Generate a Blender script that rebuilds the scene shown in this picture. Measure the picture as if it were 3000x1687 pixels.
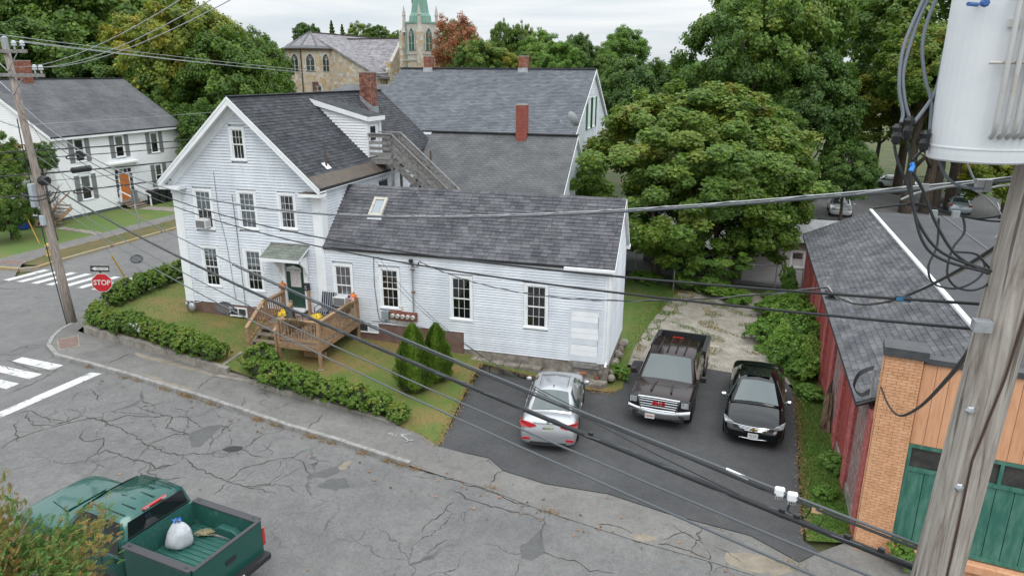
import bpy, bmesh, math, random
import numpy as np
from mathutils import Vector, Matrix, Euler
for o in list(bpy.data.objects): bpy.data.objects.remove(o, do_unlink=True)
S = bpy.context.scene
COL = S.collection
random.seed(7); RNG = np.random.default_rng(7)
R = math.radians
# ------------------------------------------------------------------ camera (drone at about 9.4 m)
CAM = Vector((21.464, -24.314, 9.431)); YAW, PIT, ROL, FPX = 0.27645, 0.29268, 0.00588, 2084.73
_f = Vector((-math.sin(YAW)*math.cos(PIT), math.cos(YAW)*math.cos(PIT), -math.sin(PIT)))
_r = Vector((math.cos(YAW), math.sin(YAW), 0)); _u = _r.cross(_f)
_r2 = _r*math.cos(ROL)+_u*math.sin(ROL); _u2 = _u*math.cos(ROL)-_r*math.sin(ROL)
cd = bpy.data.cameras.new('camera'); cam = bpy.data.objects.new('camera', cd); COL.objects.link(cam)
cam.matrix_world = Matrix.Translation(CAM) @ Matrix((_r2, _u2, -_f)).transposed().to_4x4()
cd.sensor_width = 36; cd.lens = FPX/3000*36; cd.clip_start = .1; cd.clip_end = 3000
S.camera = cam
S.render.resolution_x, S.render.resolution_y = 1024, 575
# ------------------------------------------------------------------ sky: overcast, brighter overhead, thin streaks near the horizon
wd = bpy.data.worlds.new('World'); S.world = wd; wd.use_nodes = True
nt = wd.node_tree; nt.nodes.clear(); N = nt.nodes.new; L = nt.links.new
SUN_EL, SUN_AZ = R(52), R(150)
sky = N('ShaderNodeTexSky'); sky.sky_type = 'NISHITA'; sky.sun_disc = False; sky.sun_elevation = SUN_EL; sky.sun_rotation = SUN_AZ; sky.air_density = 1; sky.dust_density = 3
tc = N('ShaderNodeTexCoord'); sep = N('ShaderNodeSeparateXYZ'); L(tc.outputs['Generated'], sep.inputs[0])
zc = N('ShaderNodeMath'); zc.operation = 'MAXIMUM'; zc.inputs[1].default_value = 0; L(sep.outputs['Z'], zc.inputs[0])
mp = N('ShaderNodeMapping'); mp.inputs['Scale'].default_value = (1.1, 1.1, 11); L(tc.outputs['Generated'], mp.inputs[0])
nz = N('ShaderNodeTexNoise'); nz.inputs['Scale'].default_value = 2.2; nz.inputs['Detail'].default_value = 6; nz.inputs['Roughness'].default_value = .55; nz.inputs['Distortion'].default_value = .5; L(mp.outputs[0], nz.inputs['Vector'])
cr = N('ShaderNodeValToRGB'); cr.color_ramp.elements[0].position = .34; cr.color_ramp.elements[0].color = (.655, .73, .785, 1); cr.color_ramp.elements[1].position = .64; cr.color_ramp.elements[1].color = (.90, .92, .935, 1); L(nz.outputs[0], cr.inputs[0])
ov = N('ShaderNodeMath'); ov.operation = 'MULTIPLY_ADD'; ov.inputs[1].default_value = 2.0; ov.inputs[2].default_value = 1.0; L(zc.outputs[0], ov.inputs[0])
b1 = N('ShaderNodeBackground'); b1.inputs[1].default_value = .05; L(sky.outputs[0], b1.inputs[0])
b2 = N('ShaderNodeBackground'); L(cr.outputs[0], b2.inputs[0]); L(ov.outputs[0], b2.inputs[1])
mx = N('ShaderNodeMixShader'); mx.inputs[0].default_value = .92; L(b1.outputs[0], mx.inputs[1]); L(b2.outputs[0], mx.inputs[2])
wo = N('ShaderNodeOutputWorld'); L(mx.outputs[0], wo.inputs[0])
sl = bpy.data.lights.new('sun', 'SUN'); sl.energy = .9; sl.angle = R(25); sl.color = (1, .965, .92)
sun = bpy.data.objects.new('sun', sl); COL.objects.link(sun); sun.location = (0, 0, 60)
_sd = Vector((math.sin(SUN_AZ)*math.cos(SUN_EL), math.cos(SUN_AZ)*math.cos(SUN_EL), math.sin(SUN_EL)))
sun.rotation_euler = _sd.to_track_quat('Z', 'Y').to_euler()
S.view_settings.view_transform = 'Standard'; S.view_settings.look = 'None'; S.view_settings.gamma = 1; S.view_settings.use_curve_mapping = False
S.view_settings.exposure = 0.0
S.render.engine = 'CYCLES'
try:
    S.cycles.max_bounces = 9; S.cycles.diffuse_bounces = 6; S.cycles.transmission_bounces = 8; S.cycles.transparent_max_bounces = 12; S.cycles.use_denoising = True
except Exception: pass

# ------------------------------------------------------------------ materials
MATS = {}
def mat(name, c, c2=None, scale=3.0, rough=.75, metal=0, bump=0, bscale=None, rnd=0, detail=5, spec=None, coat=0, stretch=None, isl=0, lo=.38, hi=.62):
    """noise between two colours; rnd = per-object / per-island value jitter"""
    if name in MATS: return MATS[name]
    m = bpy.data.materials.new(name); m.use_nodes = True; MATS[name] = m
    t = m.node_tree; n = t.nodes.new; l = t.links.new; p = t.nodes['Principled BSDF']
    p.inputs['Roughness'].default_value = rough; p.inputs['Metallic'].default_value = metal
    if spec is not None: p.inputs['Specular IOR Level'].default_value = spec
    if coat: p.inputs['Coat Weight'].default_value = coat; p.inputs['Coat Roughness'].default_value = .04
    vec = None
    if c2 or bump:
        tc = n('ShaderNodeTexCoord'); g = n('ShaderNodeNewGeometry'); vec = g.outputs['Position']
        if stretch:
            mp = n('ShaderNodeMapping'); mp.inputs['Scale'].default_value = stretch; l(vec, mp.inputs[0]); vec = mp.outputs[0]
    out = None
    if c2:
        nz = n('ShaderNodeTexNoise'); nz.inputs['Scale'].default_value = scale; nz.inputs['Detail'].default_value = detail; nz.inputs['Roughness'].default_value = .62; l(vec, nz.inputs['Vector'])
        cr = n('ShaderNodeValToRGB'); cr.color_ramp.elements[0].position = lo; cr.color_ramp.elements[1].position = hi
        cr.color_ramp.elements[0].color = (*c, 1); cr.color_ramp.elements[1].color = (*c2, 1); l(nz.outputs[0], cr.inputs[0]); out = cr.outputs[0]
    else:
        rgb = n('ShaderNodeRGB'); rgb.outputs[0].default_value = (*c, 1); out = rgb.outputs[0]
    if rnd:
        oi = n('ShaderNodeObjectInfo'); g2 = n('ShaderNodeNewGeometry')
        ad = n('ShaderNodeMath'); ad.operation = 'ADD'; l(oi.outputs['Random'], ad.inputs[0]); l(g2.outputs['Random Per Island'], ad.inputs[1])
        fr = n('ShaderNodeMath'); fr.operation = 'FRACT'; l(ad.outputs[0], fr.inputs[0])
        mr = n('ShaderNodeMapRange'); mr.inputs['To Min'].default_value = 1-rnd; mr.inputs['To Max'].default_value = 1+rnd; l(fr.outputs[0], mr.inputs['Value'])
        mul = n('ShaderNodeVectorMath'); mul.operation = 'SCALE'; l(out, mul.inputs[0]); l(mr.outputs[0], mul.inputs['Scale']); out = mul.outputs[0]
    l(out, p.inputs['Base Color'])
    if bump:
        bz = n('ShaderNodeTexNoise'); bz.inputs['Scale'].default_value = bscale or scale*6; bz.inputs['Detail'].default_value = 4; l(vec, bz.inputs['Vector'])
        bp = n('ShaderNodeBump'); bp.inputs['Strength'].default_value = bump; bp.inputs['Distance'].default_value = .02; l(bz.outputs[0], bp.inputs['Height']); l(bp.outputs[0], p.inputs['Normal'])
    return m
def leafmat(name, cols, trans=.35, rough=.6, vary=.35):
    """leaf colours picked by the per-branch 'tint' attribute plus per-leaf jitter"""
    m = bpy.data.materials.new(name); m.use_nodes = True; MATS[name] = m
    t = m.node_tree; n = t.nodes.new; l = t.links.new; t.nodes.remove(t.nodes['Principled BSDF'])
    at = n('ShaderNodeAttribute'); at.attribute_name = 'tint'; g = n('ShaderNodeNewGeometry'); oi = n('ShaderNodeObjectInfo')
    a = n('ShaderNodeMath'); a.operation = 'MULTIPLY_ADD'; a.inputs[1].default_value = .30; l(g.outputs['Random Per Island'], a.inputs[0]); l(at.outputs['Fac'], a.inputs[2])
    b = n('ShaderNodeMath'); b.operation = 'MULTIPLY_ADD'; b.inputs[1].default_value = .22; l(oi.outputs['Random'], b.inputs[0]); l(a.outputs[0], b.inputs[2])
    s = n('ShaderNodeMath'); s.operation = 'SUBTRACT'; s.inputs[1].default_value = .26; l(b.outputs[0], s.inputs[0])
    cr = n('ShaderNodeValToRGB'); e = cr.color_ramp.elements
    while len(e) < len(cols): e.new(.5)
    for i, (p, c) in enumerate(cols): e[i].position = p; e[i].color = (*c, 1)
    l(s.outputs[0], cr.inputs[0])
    mr = n('ShaderNodeMapRange'); mr.inputs['To Min'].default_value = 1-vary; mr.inputs['To Max'].default_value = 1+vary
    wn = n('ShaderNodeTexWhiteNoise'); wn.noise_dimensions = '1D'; l(g.outputs['Random Per Island'], wn.inputs['W']); l(wn.outputs['Value'], mr.inputs['Value'])
    mu = n('ShaderNodeVectorMath'); mu.operation = 'SCALE'; l(cr.outputs[0], mu.inputs[0]); l(mr.outputs[0], mu.inputs['Scale'])
    d = n('ShaderNodeBsdfPrincipled'); d.inputs['Roughness'].default_value = rough-.12; d.inputs['Specular IOR Level'].default_value = .5; l(mu.outputs[0], d.inputs['Base Color'])
    tr = n('ShaderNodeBsdfTranslucent'); l(mu.outputs[0], tr.inputs[0]); mx = n('ShaderNodeMixShader'); mx.inputs[0].default_value = trans
    l(d.outputs[0], mx.inputs[1]); l(tr.outputs[0], mx.inputs[2]); o = [x for x in t.nodes if x.type == 'OUTPUT_MATERIAL'][0]; l(mx.outputs[0], o.inputs[0])
    return m
def glassmat(name, tint=(.75, .8, .8), ior=1.5, base=.09):
    m = bpy.data.materials.new(name); m.use_nodes = True; MATS[name] = m
    t = m.node_tree; n = t.nodes.new; l = t.links.new; t.nodes.remove(t.nodes['Principled BSDF'])
    tr = n('ShaderNodeBsdfTransparent'); tr.inputs[0].default_value = (*tint, 1); gl = n('ShaderNodeBsdfGlossy'); gl.inputs['Roughness'].default_value = .03
    fr = n('ShaderNodeFresnel'); fr.inputs[0].default_value = ior; ad = n('ShaderNodeMath'); ad.operation = 'ADD'; ad.inputs[1].default_value = base; ad.use_clamp = True; l(fr.outputs[0], ad.inputs[0])
    mx = n('ShaderNodeMixShader'); l(ad.outputs[0], mx.inputs[0]); l(tr.outputs[0], mx.inputs[1]); l(gl.outputs[0], mx.inputs[2])
    o = [x for x in t.nodes if x.type == 'OUTPUT_MATERIAL'][0]; l(mx.outputs[0], o.inputs[0]); return m

M_white = mat('white_paint', (.67, .70, .74), (.78, .80, .82), 1.3, .6, lo=.3, hi=.7)
M_clap = mat('clapboard_paint', (.54, .57, .62), (.72, .752, .795), .9, .65, rnd=.05, stretch=(1, 1, .35), lo=.3, hi=.62, detail=8)
M_trim = mat('trim_paint', (.76, .78, .80), (.84, .85, .86), 1.5, .5)
M_glass = glassmat('window_glass')
M_dark = mat('dark_interior', (.03, .032, .035), rough=.9)
M_curt = mat('curtain_cloth', (.42, .44, .50), (.62, .64, .70), 14, .9, stretch=(6, 1, .4))
M_pink = mat('pink_blind', (.50, .42, .43), rough=.9)
M_black = mat('black_plastic', (.015, .016, .018), rough=.45)
M_rubber = mat('tyre_rubber', (.018, .018, .019), rough=.85)
M_chrome = mat('chrome', (.75, .76, .78), rough=.12, metal=1)
M_steel = mat('galvanised_steel', (.34, .36, .38), (.48, .50, .52), 9, .45, metal=.6)
M_wire = mat('black_cable', (.018, .019, .021), rough=.5)
M_wireg = mat('grey_cable', (.10, .11, .12), rough=.45)
M_alu = mat('aluminium_wire', (.42, .43, .44), rough=.4, metal=.5)
M_concrete = mat('concrete', (.17, .155, .13), (.28, .26, .225), 2.2, .9, bump=.4, bscale=30)
M_poletimber = mat('pole_timber', (.19, .155, .13), (.36, .31, .275), 5, .9, bump=.5, bscale=24, stretch=(5, 5, .35), detail=8)
M_brick = mat('red_brick', (.20, .065, .042), (.30, .115, .075), 4, .85, rnd=.4)
M_mortar = mat('mortar', (.34, .31, .28), rough=.95)
M_bark = mat('bark', (.055, .042, .032), (.12, .095, .075), 6, .95, bump=.6, bscale=12, stretch=(3, 3, .6))

# ------------------------------------------------------------------ mesh helpers
ORG = {}
def org(o): return ORG.get(o.name, Vector((0, 0, 0))) if o else Vector((0, 0, 0))
def tag(o, label=None, cat=None, group=None, kind=None):
    if label: o['label'] = label
    if cat: o['category'] = cat
    if group: o['group'] = group
    if kind: o['kind'] = kind
    return o
def thing(name, label, cat, loc=(0, 0, 0), rz=None, group=None):
    o = bpy.data.objects.new(name, None); COL.objects.link(o); o.location = loc; o.empty_display_size = .3
    ORG[o.name] = Vector(loc)
    if rz is not None: o.rotation_euler = (0, 0, rz); ORG[o.name] = Vector((0, 0, 0))   # rotated things are built in their own frame
    return tag(o, label, cat, group)
def V(*a): return Vector(a)
class MB:
    def __init__(s): s.v = []; s.f = []
    def add(s, vs, fs):
        k = len(s.v); s.v += [tuple(p) for p in vs]; s.f += [tuple(i+k for i in f) for f in fs]; return s
    def box(s, x0, x1, y0, y1, z0, z1):
        return s.add([(x0,y0,z0),(x1,y0,z0),(x1,y1,z0),(x0,y1,z0),(x0,y0,z1),(x1,y0,z1),(x1,y1,z1),(x0,y1,z1)],
                     [(0,3,2,1),(4,5,6,7),(0,1,5,4),(1,2,6,5),(2,3,7,6),(3,0,4,7)])
    def poly(s, pts): return s.add(pts, [tuple(range(len(pts)))])
    def prism(s, pts, vec):
        n = len(pts); vec = Vector(vec); a = [Vector(p) for p in pts]; b = [p+vec for p in a]
        return s.add(a+b, [tuple(range(n-1,-1,-1)), tuple(range(n,2*n))]+[(i,(i+1)%n,n+(i+1)%n,n+i) for i in range(n)])
    def bar(s, a, b, w, h, up=(0,0,1)):
        a = Vector(a); b = Vector(b); d = (b-a).normalized(); up = Vector(up)
        if abs(d.dot(up)) > .99: up = Vector((0,1,0))
        x = d.cross(up).normalized()*w/2; y = x.cross(d).normalized()*h/2
        return s.add([a-x-y,a+x-y,a+x+y,a-x+y,b-x-y,b+x-y,b+x+y,b-x+y],[(0,3,2,1),(4,5,6,7),(0,1,5,4),(1,2,6,5),(2,3,7,6),(3,0,4,7)])
    def tube(s, pts, r, n=6, cap=True):
        pts = [Vector(p) for p in pts]; m = len(pts); vs = []; fs = []; px = None
        for i, p in enumerate(pts):
            d = (pts[min(i+1,m-1)]-pts[max(i-1,0)]).normalized()
            if px is None: px = d.cross(Vector((0,0,1)) if abs(d.z) < .9 else Vector((1,0,0))).normalized()
            px = (px-d*px.dot(d)).normalized(); py = d.cross(px); rr = r[i] if isinstance(r,(list,tuple)) else r
            vs += [p+px*math.cos(2*math.pi*k/n)*rr+py*math.sin(2*math.pi*k/n)*rr for k in range(n)]
        for i in range(m-1):
            for k in range(n): fs.append((i*n+k,i*n+(k+1)%n,(i+1)*n+(k+1)%n,(i+1)*n+k))
        if cap: fs += [tuple(range(n-1,-1,-1)), tuple(range((m-1)*n,m*n))]
        return s.add(vs, fs)
    def lathe(s, prof, c=(0,0,0), n=12, axis='z', sc=(1,1,1)):
        vs = []; fs = []; m = len(prof)
        for r, h in prof:
            for k in range(n):
                a = 2*math.pi*k/n; p = (r*math.cos(a),r*math.sin(a),h)
                if axis == 'x': p = (p[2],p[0],p[1])
                if axis == 'y': p = (p[0],p[2],p[1])
                vs.append((c[0]+p[0]*sc[0],c[1]+p[1]*sc[1],c[2]+p[2]*sc[2]))
        for i in range(m-1):
            for k in range(n): fs.append((i*n+k,i*n+(k+1)%n,(i+1)*n+(k+1)%n,(i+1)*n+k))
        fs += [tuple(range(n-1,-1,-1)), tuple(range((m-1)*n,m*n))]
        return s.add(vs, fs)
    def ell(s, c, r, n=10, m=7):
        return s.lathe([(max(math.sin(math.pi*i/m),.02)*1, -math.cos(math.pi*i/m)) for i in range(m+1)], c, n, 'z', r)
    def grid(s, rows):
        n = len(rows[0]); k = [p for r in rows for p in r]
        return s.add(k, [(i*n+j,i*n+j+1,(i+1)*n+j+1,(i+1)*n+j) for i in range(len(rows)-1) for j in range(n-1)])
    def build(s, name, m, parent=None, label=None, cat=None, group=None, kind=None, smooth=False, bevel=0, subsurf=0, recalc=True, o0=None):
        me = bpy.data.meshes.new(name)
        vs = np.array(s.v, dtype=float)
        if parent is not None: o0 = org(parent)
        elif o0 is None: lo = vs.min(0); hi = vs.max(0); o0 = Vector(((lo[0]+hi[0])/2,(lo[1]+hi[1])/2,lo[2]))
        vs = vs-np.array(o0)
        me.from_pydata(vs.tolist(), [], s.f); me.materials.append(m)
        if recalc:
            bm = bmesh.new(); bm.from_mesh(me); bmesh.ops.recalc_face_normals(bm, faces=bm.faces); bm.to_mesh(me); bm.free()
        o = bpy.data.objects.new(name, me); COL.objects.link(o)
        if parent is not None: o.parent = parent; ORG[o.name] = o0
        else: o.location = o0; ORG[o.name] = Vector(o0)
        if smooth: me.shade_smooth()
        if bevel:
            b = o.modifiers.new('bevel','BEVEL'); b.width = bevel; b.segments = 2; b.limit_method = 'ANGLE'; b.angle_limit = R(35)
        if subsurf:
            q = o.modifiers.new('sub','SUBSURF'); q.levels = q.render_levels = subsurf
        return tag(o, label, cat, group, kind)
def npmesh(name, verts, faces, m, tint=None, smooth=False):
    """fast mesh from arrays; faces (k,3) or (k,4)"""
    me = bpy.data.meshes.new(name); k, w = faces.shape
    me.vertices.add(len(verts)); me.vertices.foreach_set('co', np.ascontiguousarray(verts, dtype=np.float32).ravel())
    me.loops.add(k*w); me.loops.foreach_set('vertex_index', np.ascontiguousarray(faces, dtype=np.int32).ravel())
    me.polygons.add(k); me.polygons.foreach_set('loop_start', np.arange(0, k*w, w, dtype=np.int32))
    if tint is not None:
        a = me.attributes.new('tint','FLOAT','POINT'); a.data.foreach_set('value', np.ascontiguousarray(tint, dtype=np.float32))
    me.update(calc_edges=True); me.materials.append(m)
    if smooth: me.shade_smooth()
    return me
def obj(name, me, parent=None, loc=(0,0,0), **k):
    o = bpy.data.objects.new(name, me); COL.objects.link(o)
    if parent is not None: o.parent = parent; ORG[o.name] = org(parent); o.location = Vector(loc)
    else: o.location = loc; ORG[o.name] = Vector(loc)
    return tag(o, **k)
def piece(name, me, parent, M):
    """one small part; M is given in the same coordinates as its parent's vertices"""
    o = bpy.data.objects.new(name, me); COL.objects.link(o); o.parent = parent
    o.matrix_local = Matrix.Translation(-org(parent)) @ M; return o
def frameM(O, X, Y, Z, sx=1, sy=1, sz=1):
    X = Vector(X)*sx; Y = Vector(Y)*sy; Z = Vector(Z)*sz
    return Matrix(((X.x,Y.x,Z.x,O[0]),(X.y,Y.y,Z.y,O[1]),(X.z,Y.z,Z.z,O[2]),(0,0,0,1)))
def camdist(p): return (Vector(p)-CAM).length
_unit = {}
def unitmesh(kind, m):
    k = (kind, m.name)
    if k in _unit: return _unit[k]
    b = MB()
    if kind == 'wedge': b.add([(0,0,0),(1,0,0),(0,0,1),(1,0,1),(0,1,0),(1,1,0)], [(2,3,5,4),(0,1,3,2),(0,2,4),(1,5,3)])
    elif kind == 'box': b.box(0,1,0,1,0,1)
    elif kind == 'slab': b.add([(0,0,0),(1,0,0),(1,1,0),(0,1,0)], [(0,1,2,3)])
    me = bpy.data.meshes.new(kind); me.from_pydata(b.v, [], b.f); me.materials.append(m); _unit[k] = me; return me
def pieces(name, kind, m, parent, mats, limit=300, stuffname=None):
    """the pieces nearest the camera become parts of their own, the rest one joined part"""
    me = unitmesh(kind, m)
    d = sorted(range(len(mats)), key=lambda i: camdist(mats[i] @ Vector((.5,.5,.5)))) if len(mats) > limit else list(range(len(mats)))
    for i in d[:limit]: piece(name, me, parent, mats[i])
    rest = d[limit:]
    if rest:
        b = MB(); vs = [v.co.copy() for v in me.vertices]; fs = [tuple(p.vertices) for p in me.polygons]
        for i in rest: b.add([mats[i] @ v for v in vs], fs)
        b.build(stuffname or name+'s', m, parent, kind='stuff', recalc=False)
def shingles(part, O, U, Sl, length, slope, m, tab=.3, exp=.14, limit=300, th=.012, keep=None, vary=True, name='shingle'):
    O = Vector(O); U = Vector(U).normalized(); Sl = Vector(Sl).normalized(); Nn = U.cross(Sl).normalized()
    if Nn.z < 0: Nn = -Nn
    out = []; nr = int(math.ceil(slope/exp))
    for r in range(nr):
        s0 = r*exp; h = min(exp*1.12, slope-s0+.02); x = -random.random()*tab*.8-(.5*tab if r % 2 else 0)*(not vary)
        if not vary: x = -(.5*tab if r % 2 else 0)
        while x < length:
            w = tab*(random.choice((.55,.8,1,1.25)) if vary else 1); a = max(x, 0); b = min(x+w, length)
            if b-a > .02 and (keep is None or keep((a+b)/2, s0)):
                out.append(frameM(O+U*a+Sl*s0, U, Sl, Nn, b-a-.012, h, th*(random.choice((.8,1.25)) if vary else 1)))
            x += w
    pieces(name, 'wedge', m, part, out, limit)
def clapboards(part, O, U, Nn, z0, z1, span, openings=(), exp=.115, m=None, th=.026, name='clapboard'):
    """one part per course, cut round the openings (u0,u1,z0,z1)"""
    O = Vector(O); U = Vector(U); Nn = Vector(Nn); n = int(math.ceil((z1-z0)/exp)); e = (z1-z0)/n
    for i in range(n):
        a = z0+i*e; b = a+e; segs = [span((a+b)/2)] if callable(span) else [span]
        for (u0,u1,w0,w1) in openings:
            if b > w0+.01 and a < w1-.01:
                ns = []
                for s, t in segs:
                    if u0 > s: ns.append((s, min(t,u0)))
                    if u1 < t: ns.append((max(s,u1), t))
                segs = ns
        for s, t in segs:
            if t-s < .02: continue
            P = lambda u,z,k: O+U*u+Vector((0,0,z))+Nn*k; j = random.uniform(-.006,.004)
            MB().add([P(s,a+.017,0),P(t,a+.017,0),P(s,a+.017+j,th),P(t,a+.017+j*.3,th),P(s,b,.003),P(t,b,.003)], [(2,3,5,4),(0,1,3,2),(0,2,4),(1,5,3)]).build(name, m or M_clap, part, recalc=False)
def bricks(part, O, U, Nn, length, z0, z1, m, bl=.21, bh=.072, gap=.01, th=.02, limit=300, keep=None, name='brick'):
    O = Vector(O); U = Vector(U).normalized(); Nn = Vector(Nn).normalized(); Z = Vector((0,0,1)); out = []
    nr = int(round((z1-z0)/bh)); e = (z1-z0)/nr
    for r in range(nr):
        x = -(bl/2 if r % 2 else 0)
        while x < length-.01:
            a = max(x,0); b = min(x+bl,length); z = z0+r*e
            if b-a > .03 and (keep is None or keep((a+b)/2,z+e/2)):
                out.append(frameM(O+U*(a+gap/2)+Z*(z+gap/2), U, Nn, Z, b-a-gap, th*random.uniform(.8,1.15), e-gap))
            x += bl
    pieces(name, 'box', m, part, out, limit)
def window(par, O, U, Nn, u0, u1, z0, z1, cols=3, rows=(2,2), casing=.10, back=None, sill=True, lit=None, proud=.035, depth=.09, name='window', sash=None, blind=None, mcase=None, mcurt=None):
    """casing (part) with sash bars, panes, sill, curtain as sub-parts; u along U, outward Nn"""
    O = Vector(O); U = Vector(U); Nn = Vector(Nn); P = lambda u,z,k: O+U*u+Vector((0,0,z))+Nn*k
    def bx(q,a,b,c,d,k0,k1): q.add([P(a,c,k0),P(b,c,k0),P(b,c,k1),P(a,c,k1),P(a,d,k0),P(b,d,k0),P(b,d,k1),P(a,d,k1)],[(0,3,2,1),(4,5,6,7),(0,1,5,4),(1,2,6,5),(2,3,7,6),(3,0,4,7)])
    q = MB(); c = casing
    bx(q,u0-c,u0,z0,z1+c,-depth,proud); bx(q,u1,u1+c,z0,z1+c,-depth,proud); bx(q,u0,u1,z1,z1+c,-depth,proud-.002)
    w = q.build(name, mcase or M_trim, par)
    if sill: q = MB(); bx(q,u0-c-.02,u1+c+.02,z0-.06,z0,-depth,proud+.03); q.build('sill', M_trim, w)
    bk = MB(); bk.poly([P(u0,z0,-depth+.004),P(u1,z0,-depth+.004),P(u1,z1,-depth+.004),P(u0,z1,-depth+.004)]); bk.build('room', M_dark, w)
    if blind:
        q = MB(); f0, f1 = blind; za, zb = z0+(z1-z0)*f0, z0+(z1-z0)*f1; n = 16
        q.grid([[P(u0+(u1-u0)*i/n, z, -.055+.012*math.sin(i*2.3)) for i in range(n+1)] for z in (za, zb)]); q.build('curtain', mcurt or M_curt, w)
    zm = (z0+z1)/2; s = sash or .045; q = MB()
    for (a,b,k0,k1) in ((z0,zm+s/2,-.045,-.012),(zm-s/2,z1,-.03,.006)):
        bx(q,u0,u0+s,a,b,k0,k1); bx(q,u1-s,u1,a,b,k0,k1); bx(q,u0+s,u1-s,a,a+s,k0,k1-.001); bx(q,u0+s,u1-s,b-s,b,k0,k1-.001)
    mb = .013
    pm = unitmesh('slab', M_glass)
    for j, (a,b,k) in enumerate(((z0+s,zm-s/2,-.03),(zm+s/2,z1-s,-.012))):
        nr = rows[j]
        for r in range(nr):
            for cc in range(cols):
                x0 = u0+s+(u1-u0-2*s)*cc/cols; x1 = u0+s+(u1-u0-2*s)*(cc+1)/cols; y0 = a+(b-a)*r/nr; y1 = a+(b-a)*(r+1)/nr
                piece('pane', pm, w, frameM(P(x0,y0,k), U, Vector((0,0,1)), Nn, x1-x0, y1-y0, 1))
                if cc: bx(q,x0-mb/2,x0+mb/2,y0,y1,k-.008,k+.010)
            if r: bx(q,u0+s,u1-s,a+(b-a)*r/nr-mb/2,a+(b-a)*r/nr+mb/2,k-.007,k+.009)
    q.build('sash', M_trim, w)
    return w
def textmesh(txt, size, m, name='lettering', ext=0.0, font_shear=0, bold=0):
    cu = bpy.data.curves.new(name,'FONT'); cu.body = txt; cu.size = size; cu.align_x = 'CENTER'; cu.align_y = 'CENTER'; cu.extrude = ext; cu.shear = font_shear; cu.offset = bold
    o = bpy.data.objects.new(name, cu); COL.objects.link(o); dg = bpy.context.evaluated_depsgraph_get()
    me = bpy.data.meshes.new_from_object(o.evaluated_get(dg)); bpy.data.objects.remove(o, do_unlink=True); me.materials.clear(); me.materials.append(m); return me
def road_z(x): return -1.0-.035*min(max(x,0),60)
def patch(name, pts, m, zf, parent=None, step=None, kind='structure', label=None, thick=0, uvw=None):
    """flat outline laid over the height function zf(x,y)"""
    bm = bmesh.new(); vs = [bm.verts.new((x,y,0)) for x,y in pts]; bm.faces.new(vs); bm.normal_update()
    bmesh.ops.triangulate(bm, faces=bm.faces[:])
    xs = [p[0] for p in pts]; ys = [p[1] for p in pts]
    cuts = [((0,0,0),(1,0,0))]
    if step:
        x = min(xs)+step
        while x < max(xs): cuts.append(((x,0,0),(1,0,0))); x += step
        y = min(ys)+step
        while y < max(ys): cuts.append(((0,y,0),(0,1,0))); y += step
    for co, no in cuts: bmesh.ops.bisect_plane(bm, geom=bm.verts[:]+bm.edges[:]+bm.faces[:], plane_co=co, plane_no=no)
    for v in bm.verts: v.co.z = zf(v.co.x, v.co.y)
    bmesh.ops.recalc_face_normals(bm, faces=bm.faces[:])
    for f in bm.faces:
        if f.normal.z < 0: f.normal_flip()
    me = bpy.data.meshes.new(name); bm.to_mesh(me); bm.free(); me.materials.append(m)
    o = bpy.data.objects.new(name, me); COL.objects.link(o)
    if parent: o.parent = parent; o.location = -org(parent)
    ORG[o.name] = Vector((0,0,0))
    return tag(o, label, None, None, kind)
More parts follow.
